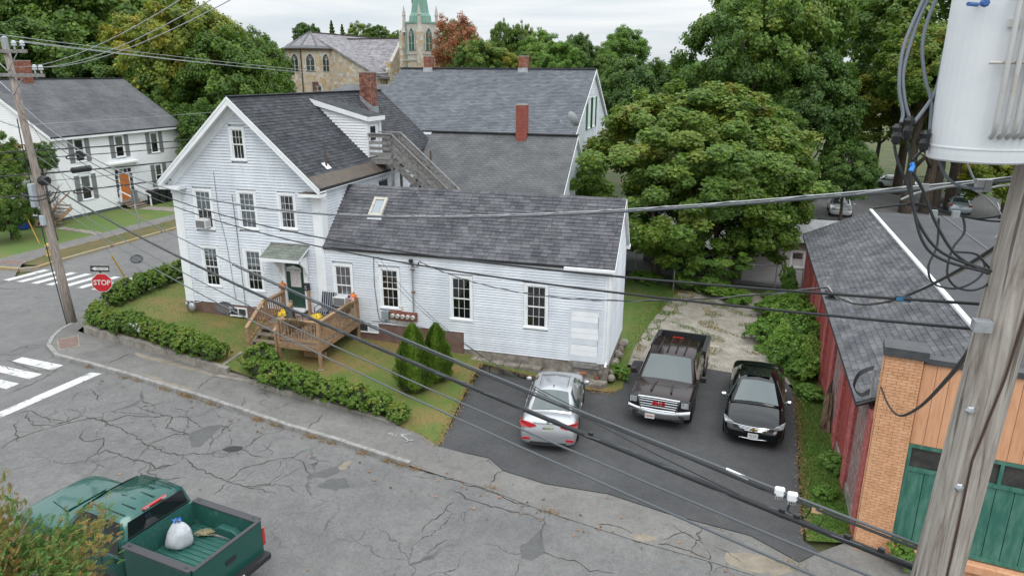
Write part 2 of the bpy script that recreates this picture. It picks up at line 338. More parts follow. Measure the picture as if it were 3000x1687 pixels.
# ------------------------------------------------------------------ ground materials
def asphalt(name, c0, c1, speck=.25, crack=0.0, tone=.5):
    m = bpy.data.materials.new(name); m.use_nodes = True; MATS[name] = m
    t = m.node_tree; n = t.nodes.new; l = t.links.new; p = t.nodes['Principled BSDF']; p.inputs['Roughness'].default_value = .88; p.inputs['Specular IOR Level'].default_value = .25
    g = n('ShaderNodeNewGeometry'); pos = g.outputs['Position']
    def noise(sc, det=4, rough=.6):
        z = n('ShaderNodeTexNoise'); z.inputs['Scale'].default_value = sc; z.inputs['Detail'].default_value = det; z.inputs['Roughness'].default_value = rough; l(pos, z.inputs['Vector']); return z.outputs[0]
    cr = n('ShaderNodeValToRGB'); cr.color_ramp.elements[0].position = .3; cr.color_ramp.elements[1].position = .7
    cr.color_ramp.elements[0].color = (*c0,1); cr.color_ramp.elements[1].color = (*c1,1); l(noise(tone,6,.65), cr.inputs[0]); out = cr.outputs[0]
    for sc, amt in ((38, speck), (9, speck*.45), (2.3, speck*.4)):
        mr = n('ShaderNodeMapRange'); mr.inputs['From Min'].default_value = .3; mr.inputs['From Max'].default_value = .7; mr.inputs['To Min'].default_value = 1-amt; mr.inputs['To Max'].default_value = 1+amt; l(noise(sc,3), mr.inputs['Value'])
        mu = n('ShaderNodeVectorMath'); mu.operation = 'SCALE'; l(out, mu.inputs[0]); l(mr.outputs[0], mu.inputs['Scale']); out = mu.outputs[0]
    if crack:
        wv = n('ShaderNodeTexNoise'); wv.inputs['Scale'].default_value = 1.1; wv.inputs['Detail'].default_value = 6; l(pos, wv.inputs['Vector'])
        ad = n('ShaderNodeVectorMath'); ad.operation = 'MULTIPLY_ADD'; l(wv.outputs['Color'], ad.inputs[0]); ad.inputs[1].default_value = (1.1,1.1,0); l(pos, ad.inputs[2])
        vo = n('ShaderNodeTexVoronoi'); vo.feature = 'DISTANCE_TO_EDGE'; vo.inputs['Scale'].default_value = crack; l(ad.outputs[0], vo.inputs['Vector'])
        mr = n('ShaderNodeMapRange'); mr.inputs['From Min'].default_value = .004; mr.inputs['From Max'].default_value = .012; mr.inputs['To Min'].default_value = .35; mr.inputs['To Max'].default_value = 1; l(vo.outputs['Distance'], mr.inputs['Value'])
        ms = n('ShaderNodeMapRange'); ms.inputs['From Min'].default_value = .5; ms.inputs['From Max'].default_value = .62; l(noise(.33,2), ms.inputs['Value'])
        mm = n('ShaderNodeMix'); mm.data_type = 'FLOAT'; l(ms.outputs[0], mm.inputs[0]); mm.inputs[2].default_value = 1; l(mr.outputs[0], mm.inputs[3])
        mu = n('ShaderNodeVectorMath'); mu.operation = 'SCALE'; l(out, mu.inputs[0]); l(mm.outputs[0], mu.inputs['Scale']); out = mu.outputs[0]
    l(out, p.inputs['Base Color'])
    bp = n('ShaderNodeBump'); bp.inputs['Strength'].default_value = .35; bp.inputs['Distance'].default_value = .01; l(noise(60,3), bp.inputs['Height']); l(bp.outputs[0], p.inputs['Normal'])
    return m
M_road = asphalt('road_asphalt', (.134,.132,.130), (.176,.172,.167), .24, crack=.62)
M_walk = asphalt('sidewalk_asphalt', (.135,.131,.125), (.20,.192,.18), .22, crack=.55)
M_drive = asphalt('driveway_asphalt', (.056,.0565,.058), (.082,.082,.083), .2)
M_lot = asphalt('lot_asphalt', (.12,.12,.118), (.17,.165,.16), .1)
M_gravel = asphalt('gravel', (.22,.195,.16), (.40,.365,.315), .38, tone=1.9)
M_lawn = mat('lawn', (.09,.135,.024), (.205,.14,.052), .55, .95, bump=.5, bscale=30, detail=7, lo=.42, hi=.66)
M_lawng = mat('green_lawn', (.075,.15,.026), (.15,.14,.04), .5, .95, bump=.5, bscale=30, detail=7, lo=.4, hi=.75)
M_verge = mat('dry_verge', (.075,.085,.022), (.14,.098,.042), .8, .95, bump=.5, bscale=30, detail=7)
M_dirt = mat('bare_ground', (.045,.07,.02), (.09,.09,.035), .4, .95, detail=7)
M_sand = mat('sand_silt', (.19,.165,.13), (.26,.225,.175), 3, .95)
M_patch = asphalt('asphalt_patch', (.095,.095,.095), (.122,.121,.12), .18)
M_tar = mat('fresh_tar', (.03,.03,.032), rough=.8)
M_crack = mat('open_crack', (.05,.046,.042), rough=1)
M_mark = mat('road_paint', (.24,.238,.232), (.56,.56,.55), 3.5, .85, detail=10, lo=.33, hi=.47)
M_granite = mat('granite_kerb', (.20,.195,.185), (.31,.30,.285), 6, .85, bump=.3, bscale=40)
M_rustplate = mat('tactile_iron', (.16,.105,.09), (.22,.155,.135), 6, .9)
rz = lambda d: (lambda x, y: road_z(x)+d)
# ------------------------------------------------------------------ ground sheet to the horizon
def far_z(x, y):
    z = road_z(x)-.12
    if y > 60: z += min((y-60)*.02, 2.0)
    if x < -35: z += (-35-x)*.03
    return z
b = MB(); gx = [-1400,-500,-200,-100,-60,-35,-20,-10,0,10,20,30,40,60,100,200,500,1400]; gy = [-800,-200,-60,-30,-10,0,10,25,40,60,90,130,200,400,1500]
b.grid([[(x,y,far_z(x,y)) for x in gx] for y in gy]); b.build('ground', M_dirt, kind='structure', recalc=False, o0=V(0,0,0))
KERB = [(-4.65,30),(-4.65,0),(-4.6,-1.6),(-4.3,-2.7),(-3.9,-3.4),(-3.25,-4.2),(-2.03,-4.93),(-.12,-5.23),(2.35,-5.58),(4.84,-5.98),(7.21,-6.43),(9.4,-6.87),(11.35,-7.17),(13.65,-7.6)]
EAST = [(15.95,-7.89),(17.94,-8.42),(20.31,-8.85),(22.16,-9.07),(26,-9.75),(60,-15.6)]
road_street = patch('road', [(-90,-6),(-13.0,-2.2),(-13.0,-.2),(-4.65,-.2),(-4.6,-1.6)]+KERB[3:]+EAST+[(60,-60),(-90,-60)], M_road, rz(0), step=9)
patch('cross_road', [(-14.0,6),(-13.6,3.6),(-13.0,1.5),(-13.0,-.21),(-4.65,-.21),(-4.65,110),(-14.0,110)], M_road, rz(.002))
patch('west_road', [(-90,-6),(-13,-2.2),(-13,1.5),(-13.6,3.2),(-14.6,4.2),(-90,2)], M_road, rz(.001))
# kerb stones, each its own piece
def kerb_run(pts, name, seg=1.9, w=.15, h=.13, m=None, z=None, sink=.1):
    m = m or M_granite; par = tag(bpy.data.objects.new(name, None), None, None, None, 'structure'); COL.objects.link(par); ORG[par.name] = V(0,0,0)
    for (a, c) in zip(pts[:-1], pts[1:]):
        a = V(a[0],a[1],0); c = V(c[0],c[1],0); n = max(1, round((c-a).length/seg))
        for i in range(n):
            p = a.lerp(c, i/n); q = a.lerp(c, (i+1)/n-.006); nr = V(-(q-p).y,(q-p).x,0).normalized()*w; j = random.uniform(-.008,.012)
            b = MB(); zz = lambda v: (z or road_z)(v.x)
            b.add([p+V(0,0,zz(p)-sink),q+V(0,0,zz(q)-sink),q+nr+V(0,0,zz(q)-sink),p+nr+V(0,0,zz(p)-sink),
                   p+V(0,0,zz(p)+h+j),q+V(0,0,zz(q)+h+j),q+nr+V(0,0,zz(q)+h+j),p+nr+V(0,0,zz(p)+h+j)],[(0,3,2,1),(4,5,6,7),(0,1,5,4),(1,2,6,5),(2,3,7,6),(3,0,4,7)])
            b.build('kerb_stone', m, par)
    return par
kerb_run(KERB[2:], 'kerb')
kerb_run([(-14.0,40),(-14.0,6),(-13.9,4.9),(-14.5,4.25),(-30,3.6)][::-1], 'far_kerb', m=mat('kerb_yellow', (.35,.26,.10), (.33,.30,.25), 1.2, .9), w=.16, seg=4)
# sidewalk, apron, driveway
WALL = [(-3.45,-2.55),(-2.92,-2.72),(-1.53,-3.08),(2.01,-3.72),(5.15,-4.36),(7.52,-4.95),(9.19,-5.16),(11.33,-5.42),(12.3,-5.62)]
def walk_z(x, y):
    k = min(max((14.4-x)/1.6,0),1); return road_z(x)+.012+.098*k
DLOW = [(14.05,-6.28),(15.7,-6.38),(16.3,-6.9),(17.6,-7.15),(19.37,-7.06),(21.13,-7.47),(23.09,-7.7),(24.2,-8.4),(24.74,-7.8)]
patch('sidewalk', [(x,y) for x,y in KERB[2:]]+EAST+[(60,-13.2),(26,-7.35),(25.4,-7.2)]+DLOW[::-1]+[(13.2,-5.85)]+WALL[::-1]+[(-4.0,-1.2),(-4.3,1.0),(-4.6,1.0)], M_walk, walk_z, step=1.5)
patch('driveway', DLOW+[(24.38,-7.5),(24.5,-5),(24.75,-1.5),(24.95,1.8),(24.75,2.8),(24.2,3.0),(22.6,2.9),(21.8,2.95),(18.95,2.75),(18.8,1.2),(18.85,-.1),(18.6,-.55),(17.7,-.75),(15.6,-.6),(13.53,-.5),(13.6,-2.2)], M_drive, rz(.03), step=3)
patch('gravel_drive', [(18.3,2.2),(25.3,2.6),(26.2,9),(26.4,14.6),(17.4,14.4),(18.3,8)], M_gravel, rz(.012), step=4)
# front lawn
def yw(x): return float(np.interp(x, [p[0] for p in WALL]+[14.05], [p[1] for p in WALL]+[-6.3]))
def lawn_z(x, y):
    h0 = float(np.interp(x, [-4,0,7.7,13,15,18.3,25], [-.52,-.47,-.82,-1.05,-1.28,-1.6,-1.85])); hw = float(np.interp(x, [-4,0,6,9,11.5,12.6,14,18,25], [-.62,-.64,-.9,-1.12,-1.30,-1.40,-1.455,-1.6,-1.84]))
    t = min(max(-y/max(-yw(x),.5),0),1); return h0+(hw-h0)*t*t*(3-2*t) if y < 0 else h0
LAWN = [(-3.3,-2.4)]+[(x,y+.14) for x,y in WALL[1:]]+[(13.2,-5.85),(14.05,-6.28),(13.6,-2.2),(13.53,-.5),(15.6,-.6),(17.7,-.75),(18.6,-.55),(18.85,-.1),(18.8,1.2),(18.4,1.2),(18.4,.6),(0,.6),(0,12),(-3.6,12),(-4.0,6),(-4.1,0)]
lawn = patch('lawn', LAWN, M_lawn, lawn_z, step=.9)
patch('side_lawn', [(18.1,1.0),(18.75,1.3),(18.8,4.5),(19.2,8),(19.7,11),(20.2,13.8),(17.0,14.6),(15.0,14.6),(15.0,4.1),(18.1,4.1)], M_lawng, lambda x,y: road_z(x)+.035+.05*max(0,1-abs(x-18)/1.5), step=1.5)
patch('strip_lawn', [(24.45,-7.5),(24.57,-5),(24.82,-1.5),(25.02,1.8),(24.85,2.9),(24.6,4.5),(26.6,15),(26.6,2),(25.65,-7.2)], M_lawng, lambda x,y: road_z(x)+.06, step=1.2)
patch('back_lot', [(5,16.4),(30,16.4),(30,40),(5,40)], M_lot, rz(-.05))
patch('parking_lot', [(26,40),(60,36),(66,62),(30,60)], M_lot, rz(-.06))
patch('far_grass', [(30,60),(66,62),(80,90),(30,90)], M_lawng, rz(-.05))
patch('west_lawn', [(-17.7,5.6),(-17.7,60),(-60,60),(-60,4.4)], M_lawng, rz(.05), step=6)
patch('west_sidewalk', [(-14.7,4.4),(-15.4,5.2),(-16.1,8),(-16.0,60),(-17.7,60),(-17.7,5.6),(-40,4.9),(-40,3.9)], M_walk, rz(.07))
patch('verge', [(-14.16,60),(-14.16,6),(-14.3,5.2),(-15.2,5.1),(-16.1,8),(-16.0,60)], M_verge, rz(.09), step=4)
# ------------------------------------------------------------------ low granite retaining wall: a row of blocks
wall = thing('retaining_wall', 'low grey stone edging wall between sidewalk and front lawn hedge', 'wall', (4,-4.2,-1.1))
for (a, c) in zip(WALL[1:-1], WALL[2:]):
    if abs(a[0]-5.15) < .01: continue   # gap for the path
    p = V(a[0],a[1],0); q = V(c[0],c[1],0); n = max(1, round((q-p).length/1.7))
    for i in range(n):
        s = p.lerp(q,i/n); e = p.lerp(q,(i+1)/n-.006); nr = V(-(e-s).y,(e-s).x,0).normalized()*.2
        b = MB(); top = lambda v: lawn_z(v.x,yw(v.x)+.1)+.07+random.uniform(-.012,.012); bot = lambda v: walk_z(v.x,0)-.1
        b.add([s+V(0,0,bot(s)),e+V(0,0,bot(e)),e+nr+V(0,0,bot(e)),s+nr+V(0,0,bot(s)),s+V(0,0,top(s)),e+V(0,0,top(e)),e+nr+V(0,0,top(e)),s+nr+V(0,0,top(s))],[(0,3,2,1),(4,5,6,7),(0,1,5,4),(1,2,6,5),(2,3,7,6),(3,0,4,7)])
        b.build('wall_stone', M_concrete, wall, bevel=.015)
s = V(5.15,-4.36,0); e = V(6.3,-4.66,0)
b = MB(); b.box(4.75,6.35,-4.6,-4.4,-1.3,-1.02); b.build('wall_stone', M_concrete, wall, bevel=.015)
b = MB(); b.prism([(6.4,-4.68,-1.3),(7.5,-4.95,-1.35),(7.55,-4.75,-1.35),(6.45,-4.48,-1.3)],(0,0,.38)); b.build('wall_stone', M_concrete, wall, bevel=.015)
b = MB(); b.prism([(4.95,-4.35,-1.25),(6.1,-4.4,-1.25),(5.95,-2.95,-1.25),(4.95,-2.95,-1.25)],(0,0,.26)); b.build('entry_path', mat('old_concrete',(.21,.18,.155),(.29,.255,.22),2,.95), kind='structure')
b = MB(); b.bar((4.72,-4.3,-.96),(4.72,-2.9,-.86),.12,.22); b.build('path_edging', M_concrete, kind='structure')
# ------------------------------------------------------------------ road marks
def mark(name, pts, m=None, d=.006, zf=None, **k): return patch(name, pts, m or M_mark, zf or rz(d), **k)
sk = -.02
xs = [-13.66,-12.75,-11.8,-10.85,-9.9,-8.95,-8.0,-7.05,-6.1,-5.4]
for i, x in enumerate(xs): mark('crosswalk_stripe', [(x-.02,2.6),(x+.40,2.6),(x+.62,4.85),(x+.2,4.85)])
for i in range(6):
    y = -5.62-.86*i; mark('crosswalk_stripe', [(-3.3-.12*i*0,y-.02),(-1.16-.04*i,y-.26),(-1.14-.04*i,y+.22),(-3.3,y+.4)])
mark('stop_line', [(.33,-5.62),(.76,-5.56),(.5,-9.3),(.05,-13.8),(-.3,-13.8),(.12,-9.0)])
for nm, pts, m in (('tar_patch',[(8.08,-8.6),(8.18,-8.35),(8.52,-8.18),(8.62,-8.43),(8.42,-8.6)],M_tar),
    ('asphalt_repair',[(6.54,-8.14),(6.75,-7.54),(7.18,-7.27),(7.24,-7.6),(7.39,-8.66),(7.17,-8.79),(6.89,-8.41)],M_patch),
    ('asphalt_repair',[(3.44,-7.52),(3.48,-6.97),(3.57,-6.53),(3.72,-7.15)],M_patch),
    ('asphalt_repair',[(11.26,-9.06),(11.26,-8.78),(11.67,-8.25),(11.76,-7.92),(11.95,-7.85),(12.08,-8.2),(11.73,-8.84)],M_patch),
    ('asphalt_repair',[(11.66,-9.37),(11.8,-8.96),(12.18,-8.69),(12.54,-9.06),(12.27,-9.33)],M_patch),
    ('asphalt_repair',[(17.64,-10.05),(17.76,-9.75),(17.98,-9.14),(18.27,-10.02),(18.02,-10.42),(17.79,-10.37)],M_patch)):
    pts2 = []
    for (a, c) in zip(pts, pts[1:]+pts[:1]):
        for t in (0,.33,.66): pts2.append((a[0]+(c[0]-a[0])*t+random.uniform(-.03,.03), a[1]+(c[1]-a[1])*t+random.uniform(-.03,.03)))
    mark(nm, pts2, m, .0045)
mark('pothole', [(11.76,-8.31),(11.78,-7.96),(11.98,-7.86),(12.03,-8.31),(11.91,-8.43)], M_sand, .009)
def blob(name, pts, m, zf):
    pts2 = []
    for (a, c) in zip(pts, pts[1:]+pts[:1]):
        for t in (0,.25,.5,.75): pts2.append((a[0]+(c[0]-a[0])*t+random.uniform(-.06,.06), a[1]+(c[1]-a[1])*t+random.uniform(-.05,.05)))
    patch(name, pts2, m, zf, step=1.5)
wz = lambda x, y: walk_z(x,y)+.004
blob('sand_drift', [(.53,-3.72),(1.3,-3.9),(2.46,-4.0),(4.23,-4.36),(4.76,-4.5),(4.49,-4.55),(2.62,-4.3),(.95,-4.05)], M_sand, wz)
blob('sand_drift', [(2.25,-5.25),(2.85,-5.28),(3.48,-5.5),(4.57,-5.6),(4.94,-5.58),(4.6,-5.78),(3.16,-5.6)], M_sand, wz)
blob('sand_drift', [(22.5,-8.64),(22.91,-8.44),(24.02,-8.37),(24.14,-8.69),(23.61,-9.09),(22.9,-9.11),(22.53,-8.94)], M_sand, wz)
blob('sand_drift', [(20.17,-8.66),(20.6,-8.51),(20.85,-8.63),(20.56,-8.82),(20.24,-8.8)], M_sand, wz)
# dry rim along the lawn edges and the driveway
# cracks: dark ribbons with an uneven width
def ribbons(name, lines, w, m, zf, jit=.05):
    b = MB()
    for ln in lines:
        p = []
        for (a, c) in zip(ln[:-1], ln[1:]):
            n = max(2, int(math.hypot(c[0]-a[0], c[1]-a[1])/.12))
            for i in range(n): p.append((a[0]+(c[0]-a[0])*i/n+random.uniform(-jit,jit), a[1]+(c[1]-a[1])*i/n+random.uniform(-jit,jit)))
        p.append(ln[-1]); up = []; dn = []
        for i, q in enumerate(p):
            q0 = p[max(i-1,0)]; q1 = p[min(i+1,len(p)-1)]; d = V(q1[0]-q0[0],q1[1]-q0[1],0).normalized(); ww = w*random.uniform(.35,1.3)*min(1,(min(i,len(p)-1-i)+1)/4)
            up.append((q[0]-d.y*ww, q[1]+d.x*ww, zf(q[0],q[1]))); dn.append((q[0]+d.y*ww, q[1]-d.x*ww, zf(q[0],q[1])))
        b.grid([dn, up])
    return b.build(name, m, kind='stuff', recalc=False, o0=V(0,0,0))
CRACKS = [[(2.17,-10.65),(2.09,-10.04),(2.24,-9.6),(2.54,-9.09),(2.84,-8.62),(3.15,-8.32),(3.67,-8.31),(4.0,-7.82),(4.84,-7.57),(5.26,-7.29)],[(0.85,-8.61),(1.22,-8.97),(1.83,-9.23),(2.35,-9.1),(2.55,-8.79),(2.62,-8.27)],[(2.55,-8.79),(1.73,-8.78),(0.95,-8.57),(0.71,-8.91)],[(3.15,-8.32),(4.4,-8.52),(5.93,-9.08),(6.67,-9.24),(7.26,-9.23),(7.91,-9.59),(8.64,-9.8),(9.32,-9.97),(9.97,-9.96),(10.85,-10.0)],[(1.38,-6.64),(2.11,-7.08),(2.3,-7.34),(2.61,-7.3)],[(3.76,-7.2),(4.53,-7.37),(5.34,-7.39),(5.7,-8.04),(6.59,-8.12),(6.15,-8.34),(5.93,-9.08)],[(5.34,-7.39),(5.83,-7.27),(6.68,-7.69)],[(3.47,-9.09),(4.01,-9.56),(4.46,-9.18),(4.72,-9.52),(4.99,-10.04),(5.04,-9.72),(6.03,-9.87),(6.66,-9.84),(7.05,-10.09),(7.47,-9.55)],[(7.26,-9.23),(7.51,-9.03),(7.97,-8.87),(8.1,-8.56)],[(8.66,-8.36),(8.68,-7.36)],[(8.66,-8.36),(9.07,-8.53),(9.62,-8.48)],[(9.31,-10.02),(9.31,-9.19),(9.73,-8.65),(10.27,-8.25),(10.45,-7.71)],[(10.27,-8.25),(10.79,-8.46),(11.26,-8.96)],[(-3.53,-5.66),(-2.53,-5.88),(-1.63,-6.1),(-0.99,-5.83),(-0.76,-6.94),(-0.9,-7.86)],[(-3.32,-6.11),(-2.28,-6.3),(-1.68,-6.2)],[(-3.18,-4.28),(-4.24,-4.4),(-4.18,-5.05)],[(2.27,-10.19),(1.49,-9.59),(1.06,-9.15)],[(6.66,-9.84),(7.01,-10.29),(7.64,-10.43),(8.14,-10.16)],[(6.9,-10.24),(7.31,-9.71),(7.39,-9.38)],[(10.44,-9.71),(9.89,-9.99)],[(9.31,-10.02),(9.37,-10.6)],[(0.46,-5.02),(0.49,-4.41),(0.53,-3.77)],[(4.72,-4.29),(4.78,-5.2),(4.87,-5.76)],[(8.21,-6.01),(8.35,-5.43)],[(9.85,-5.79),(9.88,-6.87)],[(15.22,-8.31),(15.51,-8.37),(15.87,-8.6),(16.33,-8.63),(16.87,-8.67),(17.39,-8.67),(17.92,-8.74)],[(17.95,-8.51),(18.02,-9.13),(18.07,-9.52)],[(15.13,-10.23),(15.27,-9.73),(15.39,-9.48),(15.4,-9.03),(15.48,-8.78)],[(15.62,-10.99),(15.76,-10.63),(15.87,-10.34)],[(18.18,-9.99),(18.6,-10.07),(19.11,-10.11),(19.41,-10.3),(19.99,-10.22)],[(17.82,-10.54),(17.82,-10.84),(17.84,-11.05)],[(18.21,-8.5),(18.55,-8.52),(18.97,-8.52),(19.42,-8.72),(19.94,-8.74),(20.36,-8.86),(20.79,-8.85),(21.17,-8.72),(21.48,-8.8),(21.79,-8.89),(22.16,-9.0)],[(19.23,-8.57),(19.57,-8.39),(19.91,-8.48),(20.21,-8.58)],[(21.0,-8.58),(21.29,-8.27),(21.52,-8.06)],[(21.15,-7.91),(21.61,-8.23),(21.96,-8.44)],[(13.67,-7.58),(14.19,-7.66),(15.02,-7.8),(15.59,-7.94),(15.96,-7.93),(16.52,-8.1),(16.93,-8.27),(17.47,-8.31),(17.95,-8.48)],[(16.16,-7.82),(16.16,-7.22),(16.28,-6.83)],[(22.08,-8.66),(22.14,-9.59)],[(22.19,-8.46),(22.57,-8.55),(22.83,-8.84)]]
ribbons('road_cracks', CRACKS, .017, M_crack, lambda x,y: max(road_z(x), walk_z(x,y) if y > -5.2-.172*max(x,0) and x > -4 else road_z(x))+.008)
br = []
for ln in CRACKS[:12]:
    for k in range(3):
        q = random.choice(ln); a = random.uniform(0,6.28); r = random.uniform(.4,1.1); br.append([q,(q[0]+r*.5*math.cos(a),q[1]+r*.5*math.sin(a)),(q[0]+r*math.cos(a+.5),q[1]+r*math.sin(a+.5))])
ribbons('hairline_cracks', br, .009, M_crack, lambda x,y: road_z(x)+.007)
# iron tactile plates at the crossings
for nm, pts, zf in (('tactile_plate',[(-3.3,-3.62),(-2.92,-3.05),(-1.95,-3.92),(-2.34,-4.42)],lambda x,y: road_z(x)+.115),('far_tactile_plate',[(-17.0,4.95),(-17.1,5.65),(-15.7,5.62),(-15.4,5.05)],rz(.078))):
    b = MB(); a, c, d, e = [V(p[0],p[1],zf(*p)) for p in pts]
    cx = (a+c+d+e)/4; b.prism([cx+(p-cx)*1.13 for p in (a,c,d,e)], (0,0,.006))
    pl = b.build(nm, M_concrete, kind='structure'); b = MB(); b.prism([p+V(0,0,.006) for p in (a,c,d,e)], (0,0,.006)); b.build('plate', M_rustplate, pl)
    q = MB()
    for i in range(9):
        for j in range(7): p = a.lerp(c,(i+.5)/9).lerp(e.lerp(d,(i+.5)/9),(j+.5)/7); q.lathe([(.03,0),(.018,.014)], (p.x,p.y,p.z+.012), 6)
    q.build('domes', M_rustplate, pl, kind='stuff')
b = MB(); b.lathe([(.34,0),(.34,.008)], (-15.2+1.6,1.6,road_z(-5)+.004), 20); b.build('manhole_cover', mat('cast_iron',(.03,.028,.027),rough=.8), kind='structure')
# utility locator arrow and letters sprayed on the walk
M_spray = mat('faded_spray',(.24,.235,.23),(.42,.415,.41),9,.9,lo=.4,hi=.6)
sp = textmesh('RLS', .22, M_spray); o = obj('spray_letters', sp, None, (12.5,-6.22,walk_z(12.5,0)+.006), kind='structure'); o.rotation_euler = (0,0,R(-12))
b = MB(); zz = walk_z(13,0)+.006
for a, c in (((12.72,-6.1),(13.02,-6.02)),((12.72,-6.1),(13.1,-6.36)),((13.1,-6.36),(13.24,-6.3)),((13.1,-6.36),(13.06,-6.48)),((13.02,-6.02),(12.95,-5.96))): b.bar((*a,zz),(*c,zz),.035,.004)
b.build('spray_arrow', M_spray, kind='structure')
# ================================================================== main white house
GW, GD, PK, EZ, SLP = 6.84, 12.3, 8.53, 5.19, .91      # gable width, depth, peak, eave tip height, slope
WL, WE, WR, WRY, WD = 11.4, 2.85, 4.96, 2.24, 3.94     # wing length, eave, ridge, ridge depth, depth
M_shdark = mat('charcoal_shingle', (.036,.039,.046), (.060,.064,.071), 2.0, .9, rnd=.30, bump=.3, bscale=60)
M_shwing = mat('grey_shingle', (.075,.076,.087), (.118,.118,.128), 1.2, .9, rnd=.25, bump=.3, bscale=60)
M_deckroof = mat('roof_felt', (.03,.03,.033), rough=.95)
M_brownmetal = mat('rusty_flashing', (.075,.062,.052), (.12,.092,.07), 1.8, .6, stretch=(.6,3,3))
M_found = mat('painted_foundation', (.13,.075,.06), (.19,.12,.10), 2, .9, bump=.4)
M_stone = mat('field_stone', (.15,.13,.11), (.30,.27,.23), 3, .95, bump=.8, bscale=8)
M_wood = mat('deck_timber', (.26,.155,.085), (.38,.245,.145), 7, .8, rnd=.12, stretch=(1,1,1))
M_wooddk = mat('weathered_tread', (.16,.125,.095), (.24,.19,.15), 6, .85, rnd=.15)
M_greywood = mat('grey_timber', (.15,.142,.136), (.27,.258,.248), 8, .9, rnd=.22, bump=.3)
M_green = mat('green_door_paint', (.018,.058,.042), (.024,.07,.05), 3, .4)
house = thing('clapboard_house', 'white clapboard gabled house with long low wing and dark shingle roofs', 'house', (0,0,-.5))
F, Nf = V(0,0,0), V(0,-1,0); U = V(1,0,0)
def rake(x, off=0): return PK-SLP*abs(x-GW/2)-off
# openings on the front plane: (u0,u1,z0,z1)
wins_g = [(3.10,3.62,6.12,7.28),(1.06,1.78,3.25,4.78),(3.14,3.85,3.37,4.80),(5.01,5.64,3.48,4.80),(1.13,1.79,.78,2.41),(3.17,3.86,.75,2.42)]
wins_w = [(7.25,7.95,.52,2.11),(9.26,9.96,.58,2.11),(12.19,12.94,.40,2.03),(15.13,15.87,.37,1.97)]
door = (5.0,5.84,.17,2.12)
c = .1
opg = [(a-c,b+c,z-.06,w+c) for a,b,z,w in wins_g]+[(4.83,6.0,.0,2.3)]
opw = [(a-c,b+c,z-.06,w+c) for a,b,z,w in wins_w]+[(16.78,17.9,-.82,1.26)]
# walls
b = MB(); prof = [(.05,0,-.2),(GW-.05,0,-.2),(GW-.05,0,rake(GW)-.25),(GW/2,0,PK-.22),(.05,0,rake(0)-.25)]
b.prism([(x,.1,z) for x,_,z in prof], (0,GD-.2,0)); gwall = b.build('wall', M_white, house)
clapboards(gwall, F, U, Nf, 0, EZ+.2, lambda z: (.36,GW-.36) if z < EZ-.35 else (max(.05,.05+(z-EZ-.2)*0), GW-.05), opg)
clapboards(gwall, F, U, Nf, EZ+.2, PK-.5, lambda z: (GW/2-(PK-.38-z)/SLP, GW/2+(PK-.38-z)/SLP), opg)
clapboards(gwall, V(GW,0,0), V(0,1,0), U, 2.6, EZ-.1, (.36,GD-.1), [(5.0,5.9,2.6,4.75)])
clapboards(gwall, V(0,0,0), V(0,1,0), -U, 0, EZ-.1, (.36,GD-.1), [], exp=.16)
# corner pilasters with sunk panels, caps
for x0, x1, sx in ((0,.36,-1),(GW-.36,GW,1)):
    b = MB(); b.box(x0-.02,x1+.02,-.05,.36,-.02,EZ-.36); p = b.build('corner_board', M_trim, house)
    b = MB(); b.box(x0+.07,x1-.07,-.062,-.049,.25,EZ-.75); b.build('panel', M_trim, p)
    b = MB(); b.box(x0-.05,x1+.05,-.08,.4,EZ-.56,EZ-.46); b.box(x0-.08,x1+.08,-.11,.42,EZ-.355,EZ-.28); b.build('capital', M_trim, p)
# roof: two slabs, eave returns, rake boards
OV = .46; OX = .25
def slab(b, side, th=.1, drop=0, y0=-OV, y1=GD+.3, x1=OX):
    s = side; xa = GW/2; xb = GW/2+s*(GW/2+x1); za = PK-drop; zb = PK-SLP*(GW/2+x1)-drop
    b.prism([(xa,y0,za),(xb,y0,zb),(xb,y0,zb-th),(xa,y0,za-th)], (0,y1-y0,0))
b = MB(); slab(b,-1); rl = b.build('roof', M_deckroof, house, label='left slope of charcoal shingle roof')
b = MB(); slab(b,1); rr = b.build('roof', M_deckroof, house, label='right slope of charcoal shingle roof with dormer')
sd = V(-1,0,SLP).normalized(); ln = math.hypot(GW/2+OX, (GW/2+OX)*SLP)
eR = V(GW+OX,-OV,PK-SLP*(GW/2+OX)+.004)
shingles(rr, eR+sd*.62, V(0,1,0), sd, GD+.3+OV, ln-.62, M_shdark, tab=.34, exp=.16, limit=300, th=.018)
b = MB(); nn = V(SLP,0,1).normalized()*.012; a0 = eR+nn; b.prism([a0,a0+V(0,7.2,0),a0+V(0,7.2,0)+sd*.64,a0+sd*.64], -nn*.8); b.build('flashing', M_brownmetal, rr, label='rusty brown metal strip along the eave')
b = MB(); b.bar((GW/2,-OV-.01,PK+.012),(GW/2,GD+.31,PK+.012),.26,.03); b.build('ridge_cap', M_shdark, rr)
eL = V(-OX,-OV,PK-SLP*(GW/2+OX)+.004); sdl = V(1,0,SLP).normalized()
shingles(rl, eL, V(0,1,0), sdl, GD+.3+OV, ln, M_shdark, tab=.6, exp=.2, limit=0)
